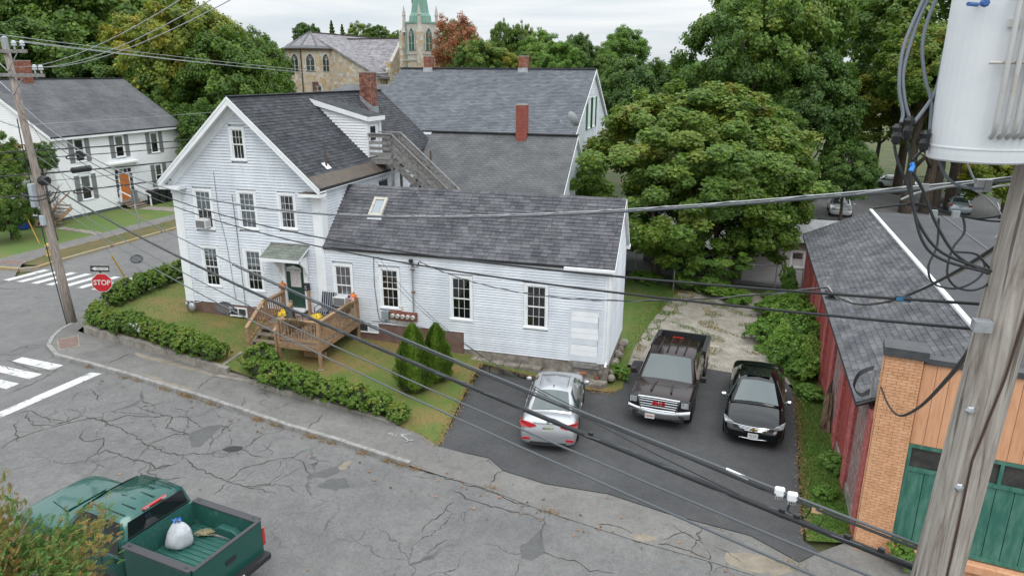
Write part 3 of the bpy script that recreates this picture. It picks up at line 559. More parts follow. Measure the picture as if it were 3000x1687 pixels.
for s in (-1,1):
    xb = GW/2+s*(GW/2+OX); zb = PK-SLP*(GW/2+OX)
    b = MB(); b.prism([(GW/2,-OV-.03,PK-.02),(xb,-OV-.03,zb-.02),(xb,-OV-.03,zb-.27),(GW/2,-OV-.03,PK-.32)], (0,.04,0)); b.build('rake_board', M_trim, house)
    b = MB(); b.prism([(GW/2,-OV-.05,PK+.0),(xb,-OV-.05,zb),(xb,-OV-.05,zb-.09),(GW/2,-OV-.05,PK-.1)], (0,.022,0)); b.build('rake_moulding', M_trim, house)
    b = MB(); b.prism([(GW/2,-OV,PK-.13),(xb,-OV,zb-.13),(xb,-OV,zb-.17),(GW/2,-OV,PK-.17)], (0,OV,0)); b.build('soffit', M_trim, house)
    b = MB(); b.prism([(GW/2,-.035,PK-.18),(xb-s*OX,-.035,rake(0)-.18),(xb-s*OX,-.035,rake(0)-.55),(GW/2,-.035,PK-.58)], (0,.04,0)); b.build('frieze', M_trim, house)
    x0, x1 = (xb, xb-s*.95)
    b = MB(); b.box(min(x0,x1),max(x0,x1),-OV-.02,.02,zb-.34,zb-.22); b.build('eave_return', M_trim, house)
    if s > 0:
        b = MB(); b.box(min(x0,x1)+.02,max(x0,x1)-.02,-OV,0,zb-.218,zb-.20); b.build('return_roof', M_brownmetal, house)
b = MB(); b.box(GW+.02,GW+OX-.01,.0,GD,EZ-.14,EZ-.02); b.build('eave_fascia', M_trim, house)
b = MB(); b.box(-.06,GW+.06,-.0,.1,-.55,.0); b.box(-.02,.08,.1,GD,-.55,0); b.build('foundation', M_found, house)
# windows of the gable front
spec = [dict(rows=(1,2)),dict(rows=(2,2),blind=(.45,1)),dict(rows=(2,3),blind=(0,1)),dict(rows=(2,2),blind=(.0,1)),dict(rows=(2,3),blind=(.72,1)),dict(rows=(2,3),blind=(.6,1))]
for (a,bb,z,w), k in zip(wins_g, spec):
    kw = dict(k)
    if (a == 5.01): kw.pop('blind')
    window(house, F, U, Nf, a, bb, z, w, cols=3, **kw)
wk = [dict(rows=(2,2),blind=(0,1),mcurt=M_pink),dict(rows=(2,3)),dict(rows=(2,2)),dict(rows=(2,2))]
for (a,bb,z,w), k in zip(wins_w, wk): window(house, F, U, Nf, a, bb, z, w, cols=3, casing=.09, **k)
# side curtains in the right upper window, star ornament
b = MB(); 
for a0 in (5.06,5.5): b.grid([[(a0+.1*i/5,.05+.01*math.sin(i*2),z) for i in range(6)] for z in (3.55,4.75)])
b.build('curtain', M_curt, house)
b = MB(); cxx, czz = 5.32, 4.2
for k in range(5):
    a = math.pi/2+k*2*math.pi/5; b.prism([(cxx+.04*math.cos(a-.5),.03,czz+.04*math.sin(a-.5)),(cxx+.14*math.cos(a),.03,czz+.14*math.sin(a)),(cxx+.04*math.cos(a+.5),.03,czz+.04*math.sin(a+.5)),(cxx,.03,czz)],(0,.01,0))
b.build('star_ornament', M_trim, house)
# basement windows
for (x0,x1,z0,z1) in ((2.12,2.97,-.5,-.1),(8.14,9.04,-.57,-.17)):
    b = MB(); b.box(x0,x1,-.05,.02,z1-.05,z1); b.box(x0,x1,-.05,.02,z0,z0+.05); b.box(x0,x0+.05,-.049,.02,z0+.05,z1-.05); b.box(x1-.05,x1,-.049,.02,z0+.05,z1-.05); b.box((x0+x1)/2-.02,(x0+x1)/2+.02,-.048,.02,z0+.05,z1-.05)
    f = b.build('basement_window', M_trim, house); b = MB(); b.box(x0+.05,(x0+x1)/2-.02,-.025,-.02,z0+.05,z1-.05); b.build('pane', mat('dusty_pane',(.05,.055,.06),rough=.15), f)
    b = MB(); b.box((x0+x1)/2+.02,x1-.05,-.025,-.02,z0+.05,z1-.05); b.build('pane', mat('dusty_pane',(.05,.055,.06),rough=.15) if x0 < 5 else M_curt, f)
# ------------------------------------------------------------------ front door, surround, hood
b = MB(); b.box(4.83,5.0,-.06,.1,.12,2.15); b.box(5.84,6.0,-.06,.1,.12,2.15); b.box(4.83,6.0,-.058,.1,2.15,2.3); b.build('door_surround', M_trim, house)
b = MB(); b.box(5.0,5.84,.02,.06,.17,2.15); dr = b.build('door', M_green, house, label='dark green front door with curtained window')
b = MB()
for x0,x1,z0,z1 in ((5.08,5.4,.3,.95),(5.46,5.76,.3,.95)): b.box(x0,x1,.008,.021,z0,z1)
b.box(5.14,5.72,.006,.021,.98,1.03); b.box(5.14,5.72,.006,.021,1.83,1.88); b.box(5.14,5.19,.005,.021,1.03,1.83); b.box(5.67,5.72,.005,.021,1.03,1.83); b.build('door_panel', M_green, dr)
b = MB(); b.grid([[(5.19+.48*i/14,.016+.004*math.sin(i*2.1),z) for i in range(15)] for z in (1.05,1.72)]); b.build('door_curtain', mat('flowered_curtain',(.30,.12,.12),(.60,.55,.54),16,.9,lo=.34,hi=.42), dr)
b = MB(); b.ell((5.77,-.01,1.03),(.035,.035,.035),8,6); b.build('door_knob', M_chrome, dr)
b = MB(); b.box(5.0,5.84,-.2,.02,.06,.16); b.build('threshold', M_trim, house)
# awning over the door: slope from (z 2.72) at wall to 2.2 at -0.8
hood = V(4.48,-.80,2.28); hs = V(0,.80,.50).normalized()
b = MB(); b.prism([(4.45,0,2.80),(4.45,-.82,2.42),(4.45,-.82,2.34),(4.45,0,2.70)], (1.72,0,0)); aw = b.build('door_hood', M_trim, house)
M_greensh = mat('green_grey_shingle',(.15,.17,.145),(.22,.235,.205),3,.95,rnd=.12,bump=.3,bscale=60)
shingles(aw, V(4.43,-.84,2.422), V(1,0,0), V(0,.82,.38), 1.76, .91, M_greensh, tab=.29, exp=.165, limit=300, th=.014, vary=False)
b = MB(); b.box(4.42,6.2,-.03,.03,2.79,2.84); b.build('hood_flashing', M_brownmetal, aw)
b = MB(); b.box(4.43,6.19,-.875,-.845,2.30,2.41); b.build('hood_gutter', M_trim, aw)
for x in (4.78,5.98):
    b = MB(); b.prism([(x,-.055,2.38),(x,-.6,2.36),(x,-.55,2.2),(x,-.28,1.95),(x,-.2,1.75),(x,-.1,1.62),(x,-.055,1.45)], (.09,0,0)); b.build('hood_bracket', M_trim, house)
sg = MB(); sg.prism([(5.08,-.075,1.72),(5.76,-.075,1.72),(5.76,-.075,1.87),(5.42,-.075,1.98),(5.08,-.075,1.87)], (0,.012,0)); sgn = sg.build('door_sign', mat('grey_board',(.52,.52,.51),rough=.8), None, 'grey gabled sign reading Gather together above green front door', 'sign')
tm = textmesh('Gather together', .105, M_black, font_shear=.25); o = obj('lettering', tm, sgn, V(5.42,-.079,1.80)-org(sgn)); o.rotation_euler = (R(90),0,0)
# mailbox
b = MB(); b.box(5.86,6.1,-.2,-.05,.99,1.24); b.prism([(5.86,-.2,1.24),(5.86,-.05,1.24),(5.86,-.05,1.29)],(.24,0,0)); mbx = b.build('mailbox', M_black, None, 'black wall mailbox with white numbers right of green door', 'mailbox', bevel=.008)
for i, t in enumerate(('50','11A')):
    tm = textmesh(t, .085, M_trim); o = obj('number', tm, mbx, V(5.98,-.203,1.165-.09*i)-org(mbx)); o.rotation_euler = (R(90),0,0)
# ------------------------------------------------------------------ dormer on the right slope
dx = 6.42; dy0, dy1 = 4.92, 6.32; dz = 7.50; rt = V(3.74,0,8.24)
b = MB(); b.prism([(3.9,dy0+.03,8.08),(dx-.03,dy0+.03,7.42),(dx-.03,dy0+.03,5.6),(4.2,dy0+.03,7.3)], (0,dy1-dy0-.06,0)); dm = b.build('dormer', M_white, house, label='white shed dormer with a door to the outside stair')
def dsp(z): # left cheek courses
    x0 = GW/2+(PK-z)/SLP; x1 = dx; top = lambda x: 8.20+(x-3.85)*(7.46-8.20)/(dx-3.85)
    xm = min(dx, 3.85+(8.20-z)/(8.20-7.46)*(dx-3.85)); return (x0, max(x0,xm if z > 7.46 else dx))
clapboards(dm, V(0,dy0,0), U, Nf, 5.85, 8.1, dsp, exp=.12, m=M_trim)
b = MB(); b.prism([(3.6,dy0-.12,8.33),(dx+.16,dy0-.12,7.56),(dx+.16,dy0-.12,7.46),(3.6,dy0-.12,8.2)], (0,dy1-dy0+.24,0)); dr2 = b.build('dormer_roof', M_deckroof, house)
shingles(dr2, V(dx+.17,dy0-.12,7.562), V(0,1,0), V(3.6-dx-.16,0,.77), dy1-dy0+.24, 3.05, M_shdark, exp=.14)
b = MB(); b.prism([(3.75,dy0-.145,8.3),(dx+.17,dy0-.145,7.55),(dx+.17,dy0-.145,7.36),(3.95,dy0-.145,8.02)], (0,.025,0)); b.box(dx+.16,dx+.19,dy0-.145,dy1+.12,7.36,7.55); b.build('dormer_fascia', M_trim, house)
b = MB(); b.box(dx-.02,dx+.04,dy0,dy0+.16,5.7,7.4); b.box(dx-.02,dx+.04,dy1-.16,dy1,5.7,7.4); b.box(dx-.02,dx+.04,dy0+.16,dy1-.16,7.24,7.4); b.build('dormer_casing', M_trim, house)
b = MB(); b.box(dx-.01,dx+.03,dy0+.2,dy1-.5,5.72,7.2); dd = b.build('dormer_door', M_trim, house); b = MB(); b.box(dx+.03,dx+.036,dy0+.3,dy1-.6,6.5,7.12); b.build('pane', mat('dark_pane',(.015,.02,.022),rough=.08), dd)
# chimney of the main house: every brick
def chimney(par, x, y, w, d, z0, z1, m=None, name='chimney', limit=300, topper=None, bl=.2, bh=.07, flash=None, label=None):
    b = MB(); b.box(x-w/2,x+w/2,y-d/2,y+d/2,z0,z1); ch = b.build(name, M_mortar, par, label=label); m = m or M_brick
    bricks(ch, V(x-w/2,y-d/2,0), V(1,0,0), V(0,-1,0), w, z0, z1, m, bl, bh, limit=limit)
    bricks(ch, V(x+w/2,y-d/2,0), V(0,1,0), V(1,0,0), d, z0, z1, m, bl, bh, limit=limit)
    bricks(ch, V(x-w/2,y-d/2,0), V(0,1,0), V(-1,0,0), d, z0, z1, m, bl, bh, limit=0)
    b = MB(); b.box(x-w/2-.03,x+w/2+.03,y-d/2-.03,y+d/2+.03,z1,z1+.05); b.build('chimney_cap', topper or M_mortar, ch)
    return ch
chm = chimney(house, 4.28, 9.5, .62, .62, 7.0, 9.42, mat('mixed_brick',(.17,.055,.038),(.27,.12,.085),5,.85,rnd=.45))
b = MB(); b.prism([(3.95,9.165,8.12),(4.61,9.165,7.52),(4.61,9.165,7.85),(4.3,9.165,8.05),(3.95,9.165,8.35)],(0,.02,0)); b.box(4.605,4.63,9.17,9.85,7.4,7.8); b.build('lead_flashing', M_steel, chm)
b = MB(); b.tube([(6.42,1.3,5.7),(6.42,1.3,6.45)],.045,8); vp = b.build('vent_pipe', mat('brown_pipe',(.10,.07,.05),rough=.7), house); b = MB(); b.prism([(6.55,1.12,5.72),(6.55,1.48,5.72),(6.3,1.48,5.945),(6.3,1.12,5.945)],(.01,0,.012)); b.build('boot', M_trim, vp)
b = MB(); b.box(GW,GW+.03,5.05,5.85,2.6,4.7); b.build('side_door', mat('dark_pane',(.015,.02,.022),rough=.08), house)
# ------------------------------------------------------------------ wing
X0, X1 = GW, GW+WL
b = MB(); ws = (WR-WE)/(WRY+.1); b.prism([(X0+.05,.1,-.9),(X0+.05,.1,WE-.02),(X0+.05,WRY,WR-.16),(X0+.05,WD-.1,WE-.1),(X0+.05,WD-.1,-.9)], (WL-.1,0,0)); ww = b.build('wing_wall', M_white, house)
clapboards(ww, F, U, Nf, -.16, WE-.16, (X0+.02,X1-.2), opw, exp=.105)
clapboards(ww, F, U, Nf, -.82, -.16, (12.65,X1-.2), opw, exp=.105)
def wsp(z): return (0.02,WD-.02) if z < WE-.1 else (max(.02,(z-WE+.1)/ws), WD-max(.02,(z-WE+.1)*(WD-WRY)/(WR-WE)))
clapboards(ww, V(X1,0,0), V(0,1,0), U, -.8, WR-.2, wsp, [], exp=.105)
b = MB(); b.box(X0,X1+.03,-.03,.1,WE-.17,WE-.03); b.build('wing_fascia', M_trim, house)
b = MB(); b.box(X1-.2,X1+.025,-.03,.1,-.8,WE-.17); b.build('corner_board', M_trim, house)
b = MB(); b.box(X1-.01,X1+.028,.1,.26,-.8,WE-.05); b.build('corner_board', M_trim, house)
sw = V(0,WRY+.12,WR-WE+.02).normalized(); lw = math.hypot(WRY+.12, WR-WE+.02)
b = MB(); b.prism([(X0,-.12,WE),(X0,WRY,WR),(X0,WD+.12,WE-.03),(X0,WD+.12,WE-.12),(X0,WRY,WR-.12),(X0,-.12,WE-.09)], (WL+.12,0,0)); wr = b.build('wing_roof', M_deckroof, house)
shingles(wr, V(X0,-.13,WE+.004), U, sw, WL+.12, lw, M_shwing, tab=.34, exp=.16, limit=300, th=.022)
for i in range(38): 
    b = MB(); x = X0+(WL+.12)*i/38; zz = WR+.012+random.uniform(0,.008); b.add([(x,WRY-.14,WR-.11),(x+.30,WRY-.14,WR-.11),(x,WRY,zz+.02),(x+.30,WRY,zz+.02),(x,WRY+.14,WR-.13),(x+.30,WRY+.14,WR-.13)],[(0,1,3,2),(2,3,5,4)]); b.build('ridge_tile', mat('mossy_ridge',(.05,.047,.04),(.10,.092,.075),9,.95,rnd=.3), wr, recalc=False)
b = MB(); b.prism([(X1+.121,-.12,WE),(X1+.121,WRY,WR),(X1+.121,WD+.12,WE-.03),(X1+.121,WD+.12,WE-.16),(X1+.121,WRY,WR-.15),(X1+.121,-.12,WE-.14)], (.02,0,0)); b.build('wing_rake', M_trim, house)
b = MB(); b.prism([(X1,WD,WE-.1),(X1,WD+.16,WE-.02),(X1,WD+.16,WE-.12),(X1,WD,WE-.2)],(.16,0,0)); b.build('rear_gutter', M_trim, house)
b = MB(); b.box(16.55,X1+.13,-.26,-.13,WE-.12,WE-.02); g = b.build('gutter', M_trim, house); b = MB(); b.tube([(X1-.1,-.12,WE-.12),(X1-.06,-.06,WE-.35),(X1-.06,-.06,-.7),(X1-.06,-.2,-.85)],.045,8); b.build('downpipe', M_trim, g)
b = MB(); b.prism([(X1-.02,WRY,WR-.122),(X1-.02,WD+.12,WE-.122),(X1-.02,WD+.12,WE-.142),(X1-.02,WRY,WR-.145)],(.14,0,0)); b.build('rear_soffit', M_trim, house)
# skylight
q = MB(); P = lambda x, s, h: V(X0,-.13,WE+.004)+V(x-X0,0,0)+sw*s+V(0,-sw.z,sw.y)*h
def sbx(q,x0,x1,s0,s1,h0,h1): q.add([P(x0,s0,h0),P(x1,s0,h0),P(x1,s1,h0),P(x0,s1,h0),P(x0,s0,h1),P(x1,s0,h1),P(x1,s1,h1),P(x0,s1,h1)],[(0,3,2,1),(4,5,6,7),(0,1,5,4),(1,2,6,5),(2,3,7,6),(3,0,4,7)])
sa, sb = 1.62, 2.52
sbx(q,8.30,8.40,sa,sb,0,.12); sbx(q,8.78,8.88,sa,sb,0,.12); sbx(q,8.40,8.78,sb-.12,sb,0,.12); sbx(q,8.40,8.78,sa,sa+.1,0,.11); skl = q.build('skylight', mat('skylight_frame',(.40,.37,.31),(.52,.49,.42),5,.5), house)
q = MB(); sbx(q,8.40,8.78,sa+.1,sb-.12,.07,.085); q.build('pane', mat('skylight_glass',(.30,.34,.37),rough=.06), skl); q = MB(); sbx(q,8.28,8.9,sa-.16,sa,.0,.03); q.build('apron', M_steel, skl)
# old boarded door at the right end: loose boards
b = MB(); b.box(16.79,17.89,.04,.1,-.82,1.26); od = b.build('boarded_doorway', M_white, house, label='boarded up old doorway with wide white planks')
n = 9
for i in range(n):
    z0 = -.8+2.0*i/n; b = MB(); j = random.uniform(-.015,.015); t = random.uniform(-.006,.006); b.prism([(16.84,.04,z0+.006),(17.84+j,.04,z0+.006+t),(17.84+j,.04,z0+2.0/n-.004+t),(16.84,.04,z0+2.0/n-.004)],(0,-.05-random.uniform(0,.012),0)); b.build('plank', M_trim if i % 3 else M_clap, od)
b = MB(); b.box(16.78,16.84,-.03,.05,-.82,1.26); b.box(17.85,17.9,-.03,.05,-.82,1.26); b.box(16.84,17.85,-.029,.05,1.2,1.26); b.build('door_frame', M_clap, od)
# wing foundation: painted part, stone ledge, loose stones at the corner
b = MB(); b.box(X0-.2,12.66,.0,.1,-1.1,-.16); b.build('foundation', M_found, house)
b = MB(); b.box(12.64,X1,.0,.1,-1.7,-.82); b.build('foundation', M_stone, house)
b = MB(); b.box(X1-.08,X1+.0,.1,WD,-1.75,-.8); b.build('foundation', M_stone, house)
x = 12.7
while x < 16.6:
    w = random.uniform(.5,1.0); b = MB(); b.box(x,x+w-.02,-.3-random.uniform(0,.08),.0,-1.6,-1.06-.05*(x-12.7)+random.uniform(-.03,.03)); b.build('ledge_stone', M_stone, house, bevel=.03); x += w
for i in range(9):
    b = MB(); b.ell((16.9+i*.16+random.uniform(-.05,.05),-.06-random.random()*.12,-1.42+random.uniform(-.15,.35)),(random.uniform(.09,.17),.12,random.uniform(.06,.11)),7,5); b.build('corner_stone', M_stone if i % 3 else M_brick, house)
b = MB(); b.box(16.95,17.95,-.09,.05,-1.02,-.84); b.build('sill_beam', M_greywood, house)
b = MB(); b.prism([(17.2,-.5,-1.62),(18.1,-.55,-1.62),(18.3,-.1,-1.62),(17.3,0,-1.62)],(0,0,.22)); b.build('corner_stone', M_stone, house, bevel=.04)
for i in range(11):
    b = MB(); y = .15+i*.36; b.ell((X1+.08+random.uniform(0,.1),y,-1.4+random.uniform(-.1,.3)),(.16,random.uniform(.16,.26),random.uniform(.12,.2)),7,5); b.build('corner_stone', M_stone, house)
# ------------------------------------------------------------------ services on the wall
b = MB(); b.box(9.28,9.57,-.2,-.03,.11,.46); b.build('junction_box', mat('grey_cabinet',(.24,.28,.30),rough=.5), None, 'grey electric cabinet left of the meter row on the wing', 'electric box', bevel=.015)
mrow = thing('meter_bank', 'row of five round electric meters on rusty red board', 'meter', (10.2,-.05,.1))
b = MB(); b.box(9.62,10.74,-.14,-.03,.14,.48); b.build('board', mat('rust_red',(.16,.055,.035),(.24,.09,.06),5,.8), mrow)
for i in range(5):
    x = 9.75+i*.215; b = MB(); b.lathe([(.085,0),(.085,-.06),(.07,-.1),(.01,-.105)],(x,-.14,.31),14,'y'); mt = b.build('meter', mat('meter_face',(.55,.55,.52),rough=.3), mrow); b = MB(); b.box(x-.04,x+.04,-.252,-.245,.31,.34); b.build('dial', M_black, mt)
b = MB(); b.box(9.85,10.45,-.07,-.03,-.06,.1); b.build('lower_box', mat('dull_box',(.27,.26,.24),(.4,.38,.35),6,.6), mrow)
b = MB(); b.tube([(10.62,-.09,.48),(10.62,-.09,2.5)],.035,8); cd_ = b.build('service_mast', M_steel, None, 'grey conduit mast rising from meters to wing eave', 'conduit')
b = MB(); b.tube([(10.62,-.09,2.5),(10.62,-.13,2.6),(10.6,-.24,2.62),(10.58,-.27,2.55)],[.05,.06,.06,.03],8); b.build('weatherhead', M_black, cd_)
for z in (1.3,2.2): b = MB(); b.box(10.55,10.69,-.13,-.03,z,z+.04); b.build('strap', mat('rust_red',(.16,.055,.035)), cd_)
b = MB()
for k in range(3): b.tube([(10.6,-.26,2.56),(10.7+.06*k,-.3,2.4),(10.9+.04*k,-.3,2.42),(10.98,-.25,2.62)],.012,5)
b.build('drip_loop', M_wire, cd_)
b = MB(); b.tube([(8.98,-.03,2.6),(8.96,-.04,1.5),(9.05,-.04,.4),(9.1,-.04,.05),(9.3,-.05,-.05),(9.5,-.05,.1)],.014,5); b.build('wall_cable', M_wireg, house)
b = MB(); b.tube([(8.75,-.04,-.05),(9.6,-.05,-.02),(10.6,-.05,-.08),(11.9,-.04,-.18),(11.9,-.04,-.6)],.012,5); b.build('wall_cable', M_wireg, house)
b = MB(); b.tube([(10.5,-.05,.12),(10.55,-.06,-.05),(10.3,-.05,-.1)],.02,6); b.build('wall_cable', M_wireg, house)
b = MB(); b.box(9.98,10.12,-.06,-.03,.52,.68); b.build('outlet_box', mat('cream_plastic',(.6,.56,.46),rough=.5), house)
b = MB(); b.tube([(2.1,-.03,5.6),(2.12,-.035,4),(2.35,-.035,2.6),(2.5,-.035,.2)],.009,5); b.build('wall_cable', M_wireg, house)
b = MB(); b.tube([(2.85,-.03,4.7),(2.9,-.035,3.2),(2.93,-.035,0)],.012,5); b.build('wall_cable', M_wireg, house)
gm = thing('gas_meter', 'grey gas meter and pipes at left corner of house foundation', 'gas meter', (.3,-.2,-.5))
b = MB(); b.ell((.42,-.25,-.2),(.17,.12,.2),12,8); b.build('meter_body', M_steel, gm); b = MB(); b.tube([(.05,-.12,-.5),(.05,-.16,.0),(.25,-.22,.05),(.35,-.24,0)],.022,6); b.tube([(.5,-.24,0),(.75,-.2,.03),(.8,-.02,.03)],.022,6); b.build('pipe', M_steel, gm); b = MB(); b.ell((.1,-.18,-.12),(.08,.07,.1),8,6); b.build('regulator', M_steel, gm)
def ac_unit(x, z, w, h, d, label):
    t = thing('window_air_conditioner', label, 'air conditioner', (x,-.2,z))
    b = MB(); b.box(x,x+w,-d,.02,z,z+h); b.build('casing', mat('ac_white',(.62,.63,.63),rough=.5), t, bevel=.012)
    b = MB(); b.box(x+.03,x+w-.03,-d-.006,-d,z+.03,z+h-.03); g = b.build('rear_grille', mat('ac_grille',(.09,.09,.09),rough=.7), t)
    q = MB()
    for i in range(9): q.box(x+.04,x+w-.04,-d-.012,-d-.006,z+.04+i*(h-.08)/9,z+.046+i*(h-.08)/9)
    for i in range(8): yy = -d+.06+i*(d-.12)/8; q.box(x+w,x+w+.004,yy,yy+.018,z+.06,z+h-.06)
    q.build('louvres', mat('ac_slat',(.42,.42,.42),rough=.5), t)
ac_unit(1.2,3.3,.46,.34,.36,'white air conditioner in upper left window of gable front'); ac_unit(7.3,.56,.54,.36,.42,'white air conditioner in wing window beside the front deck')
# ================================================================== buildings behind
M_shgreen = mat('faded_grey_shingle', (.098,.101,.103), (.132,.135,.137), 1.1, .95, rnd=.10, bump=.2, bscale=50)
M_shlight = mat('light_grey_shingle', (.105,.115,.130), (.140,.150,.166), .8, .95, rnd=.20, bump=.2, bscale=50)
M_shwest = mat('aged_grey_shingle', (.082,.084,.090), (.125,.127,.133), .6, .95, rnd=.10, stretch=(1,1,.5))
# --- annex with faded roof
ax = thing('rear_annex', 'lower white annex with faded grey-green shingle roof behind the wing', 'building', (10.7,10,-1))
AX0, AX1, ARY, ARZ, AE = GW+.02, 14.55, 11.5, 6.46, 6.55
asl = .757; fz = ARZ-asl*(ARY-AE)
b = MB(); b.prism([(AX0,AE+.3,-1.2),(AX0,AE+.3,fz),(AX0,ARY,ARZ-.15),(AX0,13.0,5.1),(AX0,13.0,-1.2)], (AX1-AX0,0,0)); aw_ = b.build('wall', M_white, ax)
clapboards(aw_, V(AX1,AE+.3,0), V(0,1,0), U, 1.5, ARZ-.3, lambda z: (0,13-AE-.3) if z < fz else (max(0,(z-fz)/asl), 13-AE-.3-max(0,(z-5.1)/.83)), [(1.5,2.4,1.5,3.6),(3.9,4.9,2.9,4.3)], exp=.12)
b = MB(); b.prism([(AX0,AE,fz-.1),(AX0,ARY,ARZ),(AX0,13.25,5.0),(AX0,13.25,4.9),(AX0,ARY,ARZ-.1),(AX0,AE,fz-.2)], (AX1-AX0+.15,0,0)); ar = b.build('roof', M_deckroof, ax)
sa_ = V(0,ARY-AE,ARZ-fz+.1)
shingles(ar, V(AX0,AE,fz-.1+.004), U, sa_, AX1-AX0+.15, sa_.length, M_shgreen, tab=.30, exp=.145, limit=300, th=.008, vary=False)
b = MB(); b.bar((AX0-.5,ARY,ARZ+.03),(AX1+.16,ARY,ARZ+.03),.34,.05); b.build('ridge_cap', M_shdark, ar)
b = MB(); b.prism([(AX1+.151,AE,fz-.09),(AX1+.151,ARY,ARZ+.01),(AX1+.151,13.25,5.01),(AX1+.151,13.25,4.85),(AX1+.151,ARY,ARZ-.16),(AX1+.151,AE,fz-.26)],(.02,0,0)); b.build('rake_board', M_trim, ax)
b = MB(); b.prism([(AX1-.02,ARY,ARZ-.102),(AX1-.02,13.25,4.898),(AX1-.02,13.25,4.87),(AX1-.02,ARY,ARZ-.13)],(.17,0,0)); b.build('soffit', M_trim, ax)
window(ax, V(AX1,AE+.3,0), V(0,1,0), U, 4.0,4.8,3.0,4.2, cols=2, rows=(1,1))
b = MB(); b.box(AX1-.02,AX1+.04,8.35,9.25,1.5,3.6); b.build('door_casing', M_trim, ax)
chimney(ax, 11.83, 11.35, .5, .5, 5.6, 7.9, mat('bright_brick',(.27,.065,.045),(.32,.085,.06),5,.85,rnd=.12), limit=150)
b = MB(); b.tube([(7.6,9.4,4.8),(7.6,9.4,5.7)],.05,8); v_ = b.build('vent_pipe', mat('brown_pipe',(.10,.07,.05)), ax); b = MB(); b.lathe([(.14,0),(.06,.12)],(7.6,9.4,4.86),10); b.build('boot', M_black, v_)
# satellite dish
sdh = thing('satellite_dish', 'grey satellite dish on mast at annex roof end', 'satellite dish', (14.2,12.4,6.0))
b = MB(); b.lathe([(.02,0),(.2,.03),(.33,.09),(.42,.16),(.41,.17),(.3,.1),(.02,.015)],(0,0,0),16); 
Md = Matrix.Translation((14.15,12.35,7.15)) @ Euler((R(-62),R(-25),R(-55))).to_matrix().to_4x4(); b.v = [tuple(Md @ V(*p)) for p in b.v]; b.build('dish', mat('dish_grey',(.42,.44,.45),rough=.5), sdh)
b = MB(); b.tube([(14.3,12.5,6.1),(14.3,12.45,6.75),(14.2,12.4,7.1)],.03,6); b.tube([(14.05,12.0,6.95),(13.75,11.8,7.1)],.018,5); b.box(13.7,13.8,11.74,11.84,7.06,7.16); b.build('mast', M_steel, sdh)
# --- big rear house, light roof, two chimneys
rh = thing('rear_house', 'large white rear house with long light grey roof and two chimneys', 'house', (7,22,-1))
RX0, RX1, RY, RZ_, RE, REZ = .45, 13.75, 22.0, 9.70, 15.7, 6.08
rs = V(0,RY-RE,RZ_-REZ)
b = MB(); b.prism([(RX0+.15,RE+.4,-1),(RX0+.15,RE+.4,6.05),(RX0+.15,RY,RZ_-.2),(RX0+.15,28,6.05),(RX0+.15,28,-1)], (RX1-RX0-.3,0,0)); rw = b.build('wall', M_white, rh)
clapboards(rw, V(RX1-.15,RE+.4,0), V(0,1,0), U, 1.5, RZ_-.35, lambda z: (0,11.9) if z < 6.05 else ((z-6.05)/.575, 11.9-(z-6.05)/.575), [(3.9,4.9,6.1,8.1),(5.6,6.6,6.1,8.1),(3.1,4.1,3.0,4.9)], exp=.15)
b = MB(); b.prism([(RX0,RE,REZ),(RX0,RY,RZ_),(RX0,28.3,REZ),(RX0,28.3,REZ-.12),(RX0,RY,RZ_-.12),(RX0,RE,REZ-.12)], (RX1-RX0,0,0)); rf = b.build('roof', M_deckroof, rh)
shingles(rf, V(RX0,RE,REZ+.004), U, rs, RX1-RX0, rs.length, M_shlight, tab=.34, exp=.16, limit=0, th=.018, vary=False)
for xa, xb2 in ((RX0,2.2),(2.85,8.75),(9.4,RX1)): 
    b = MB(); b.bar((xa,RY,RZ_+.04),(xb2,RY,RZ_+.04),.34,.07); b.build('ridge_cap', M_shdark, rf)
b = MB(); b.prism([(RX1+.001,RE,REZ),(RX1+.001,RY,RZ_),(RX1+.001,28.3,REZ),(RX1+.001,28.3,REZ-.22),(RX1+.001,RY,RZ_-.22),(RX1+.001,RE,REZ-.2)],(.025,0,0)); b.build('rake_board', M_trim, rh)
b = MB(); b.prism([(RX1-.17,RY,RZ_-.122),(RX1-.17,28.3,REZ-.122),(RX1-.17,28.3,REZ-.15),(RX1-.17,RY,RZ_-.15)],(.17,0,0)); b.build('soffit', M_trim, rh)
b = MB(); b.box(RX0,RX1+.02,RE-.1,RE,REZ-.14,REZ-.02); b.build('gutter', M_trim, rh)
for x in (2.53,9.06): 
    ch = chimney(rh, x, RY-.1, .52, .52, 8.9, 10.45, limit=60); b = MB(); b.prism([(x-.36,RY-.4,9.44),(x+.36,RY-.4,9.44),(x+.3,RY-.38,9.78),(x-.3,RY-.38,9.78)],(0,.02,0)); b.build('lead_flashing', M_steel, ch)
M_shut = mat('green_shutter',(.02,.13,.065),rough=.6)
for u0 in (4.0,5.7): 
    w = window(rh, V(RX1-.15,RE+.4,0), V(0,1,0), U, u0,u0+.85,6.2,7.95, cols=1, rows=(1,1))
    for s in (-.55,.95): b = MB(); b.box(RX1-.13,RX1-.08,RE+.4+u0+s,RE+.4+u0+s+.42,6.15,8.0); b.build('shutter', M_shut, rh)
window(rh, V(RX1-.15,RE+.4,0), V(0,1,0), U, 3.15,4.0,3.1,4.8, cols=1, rows=(1,1))
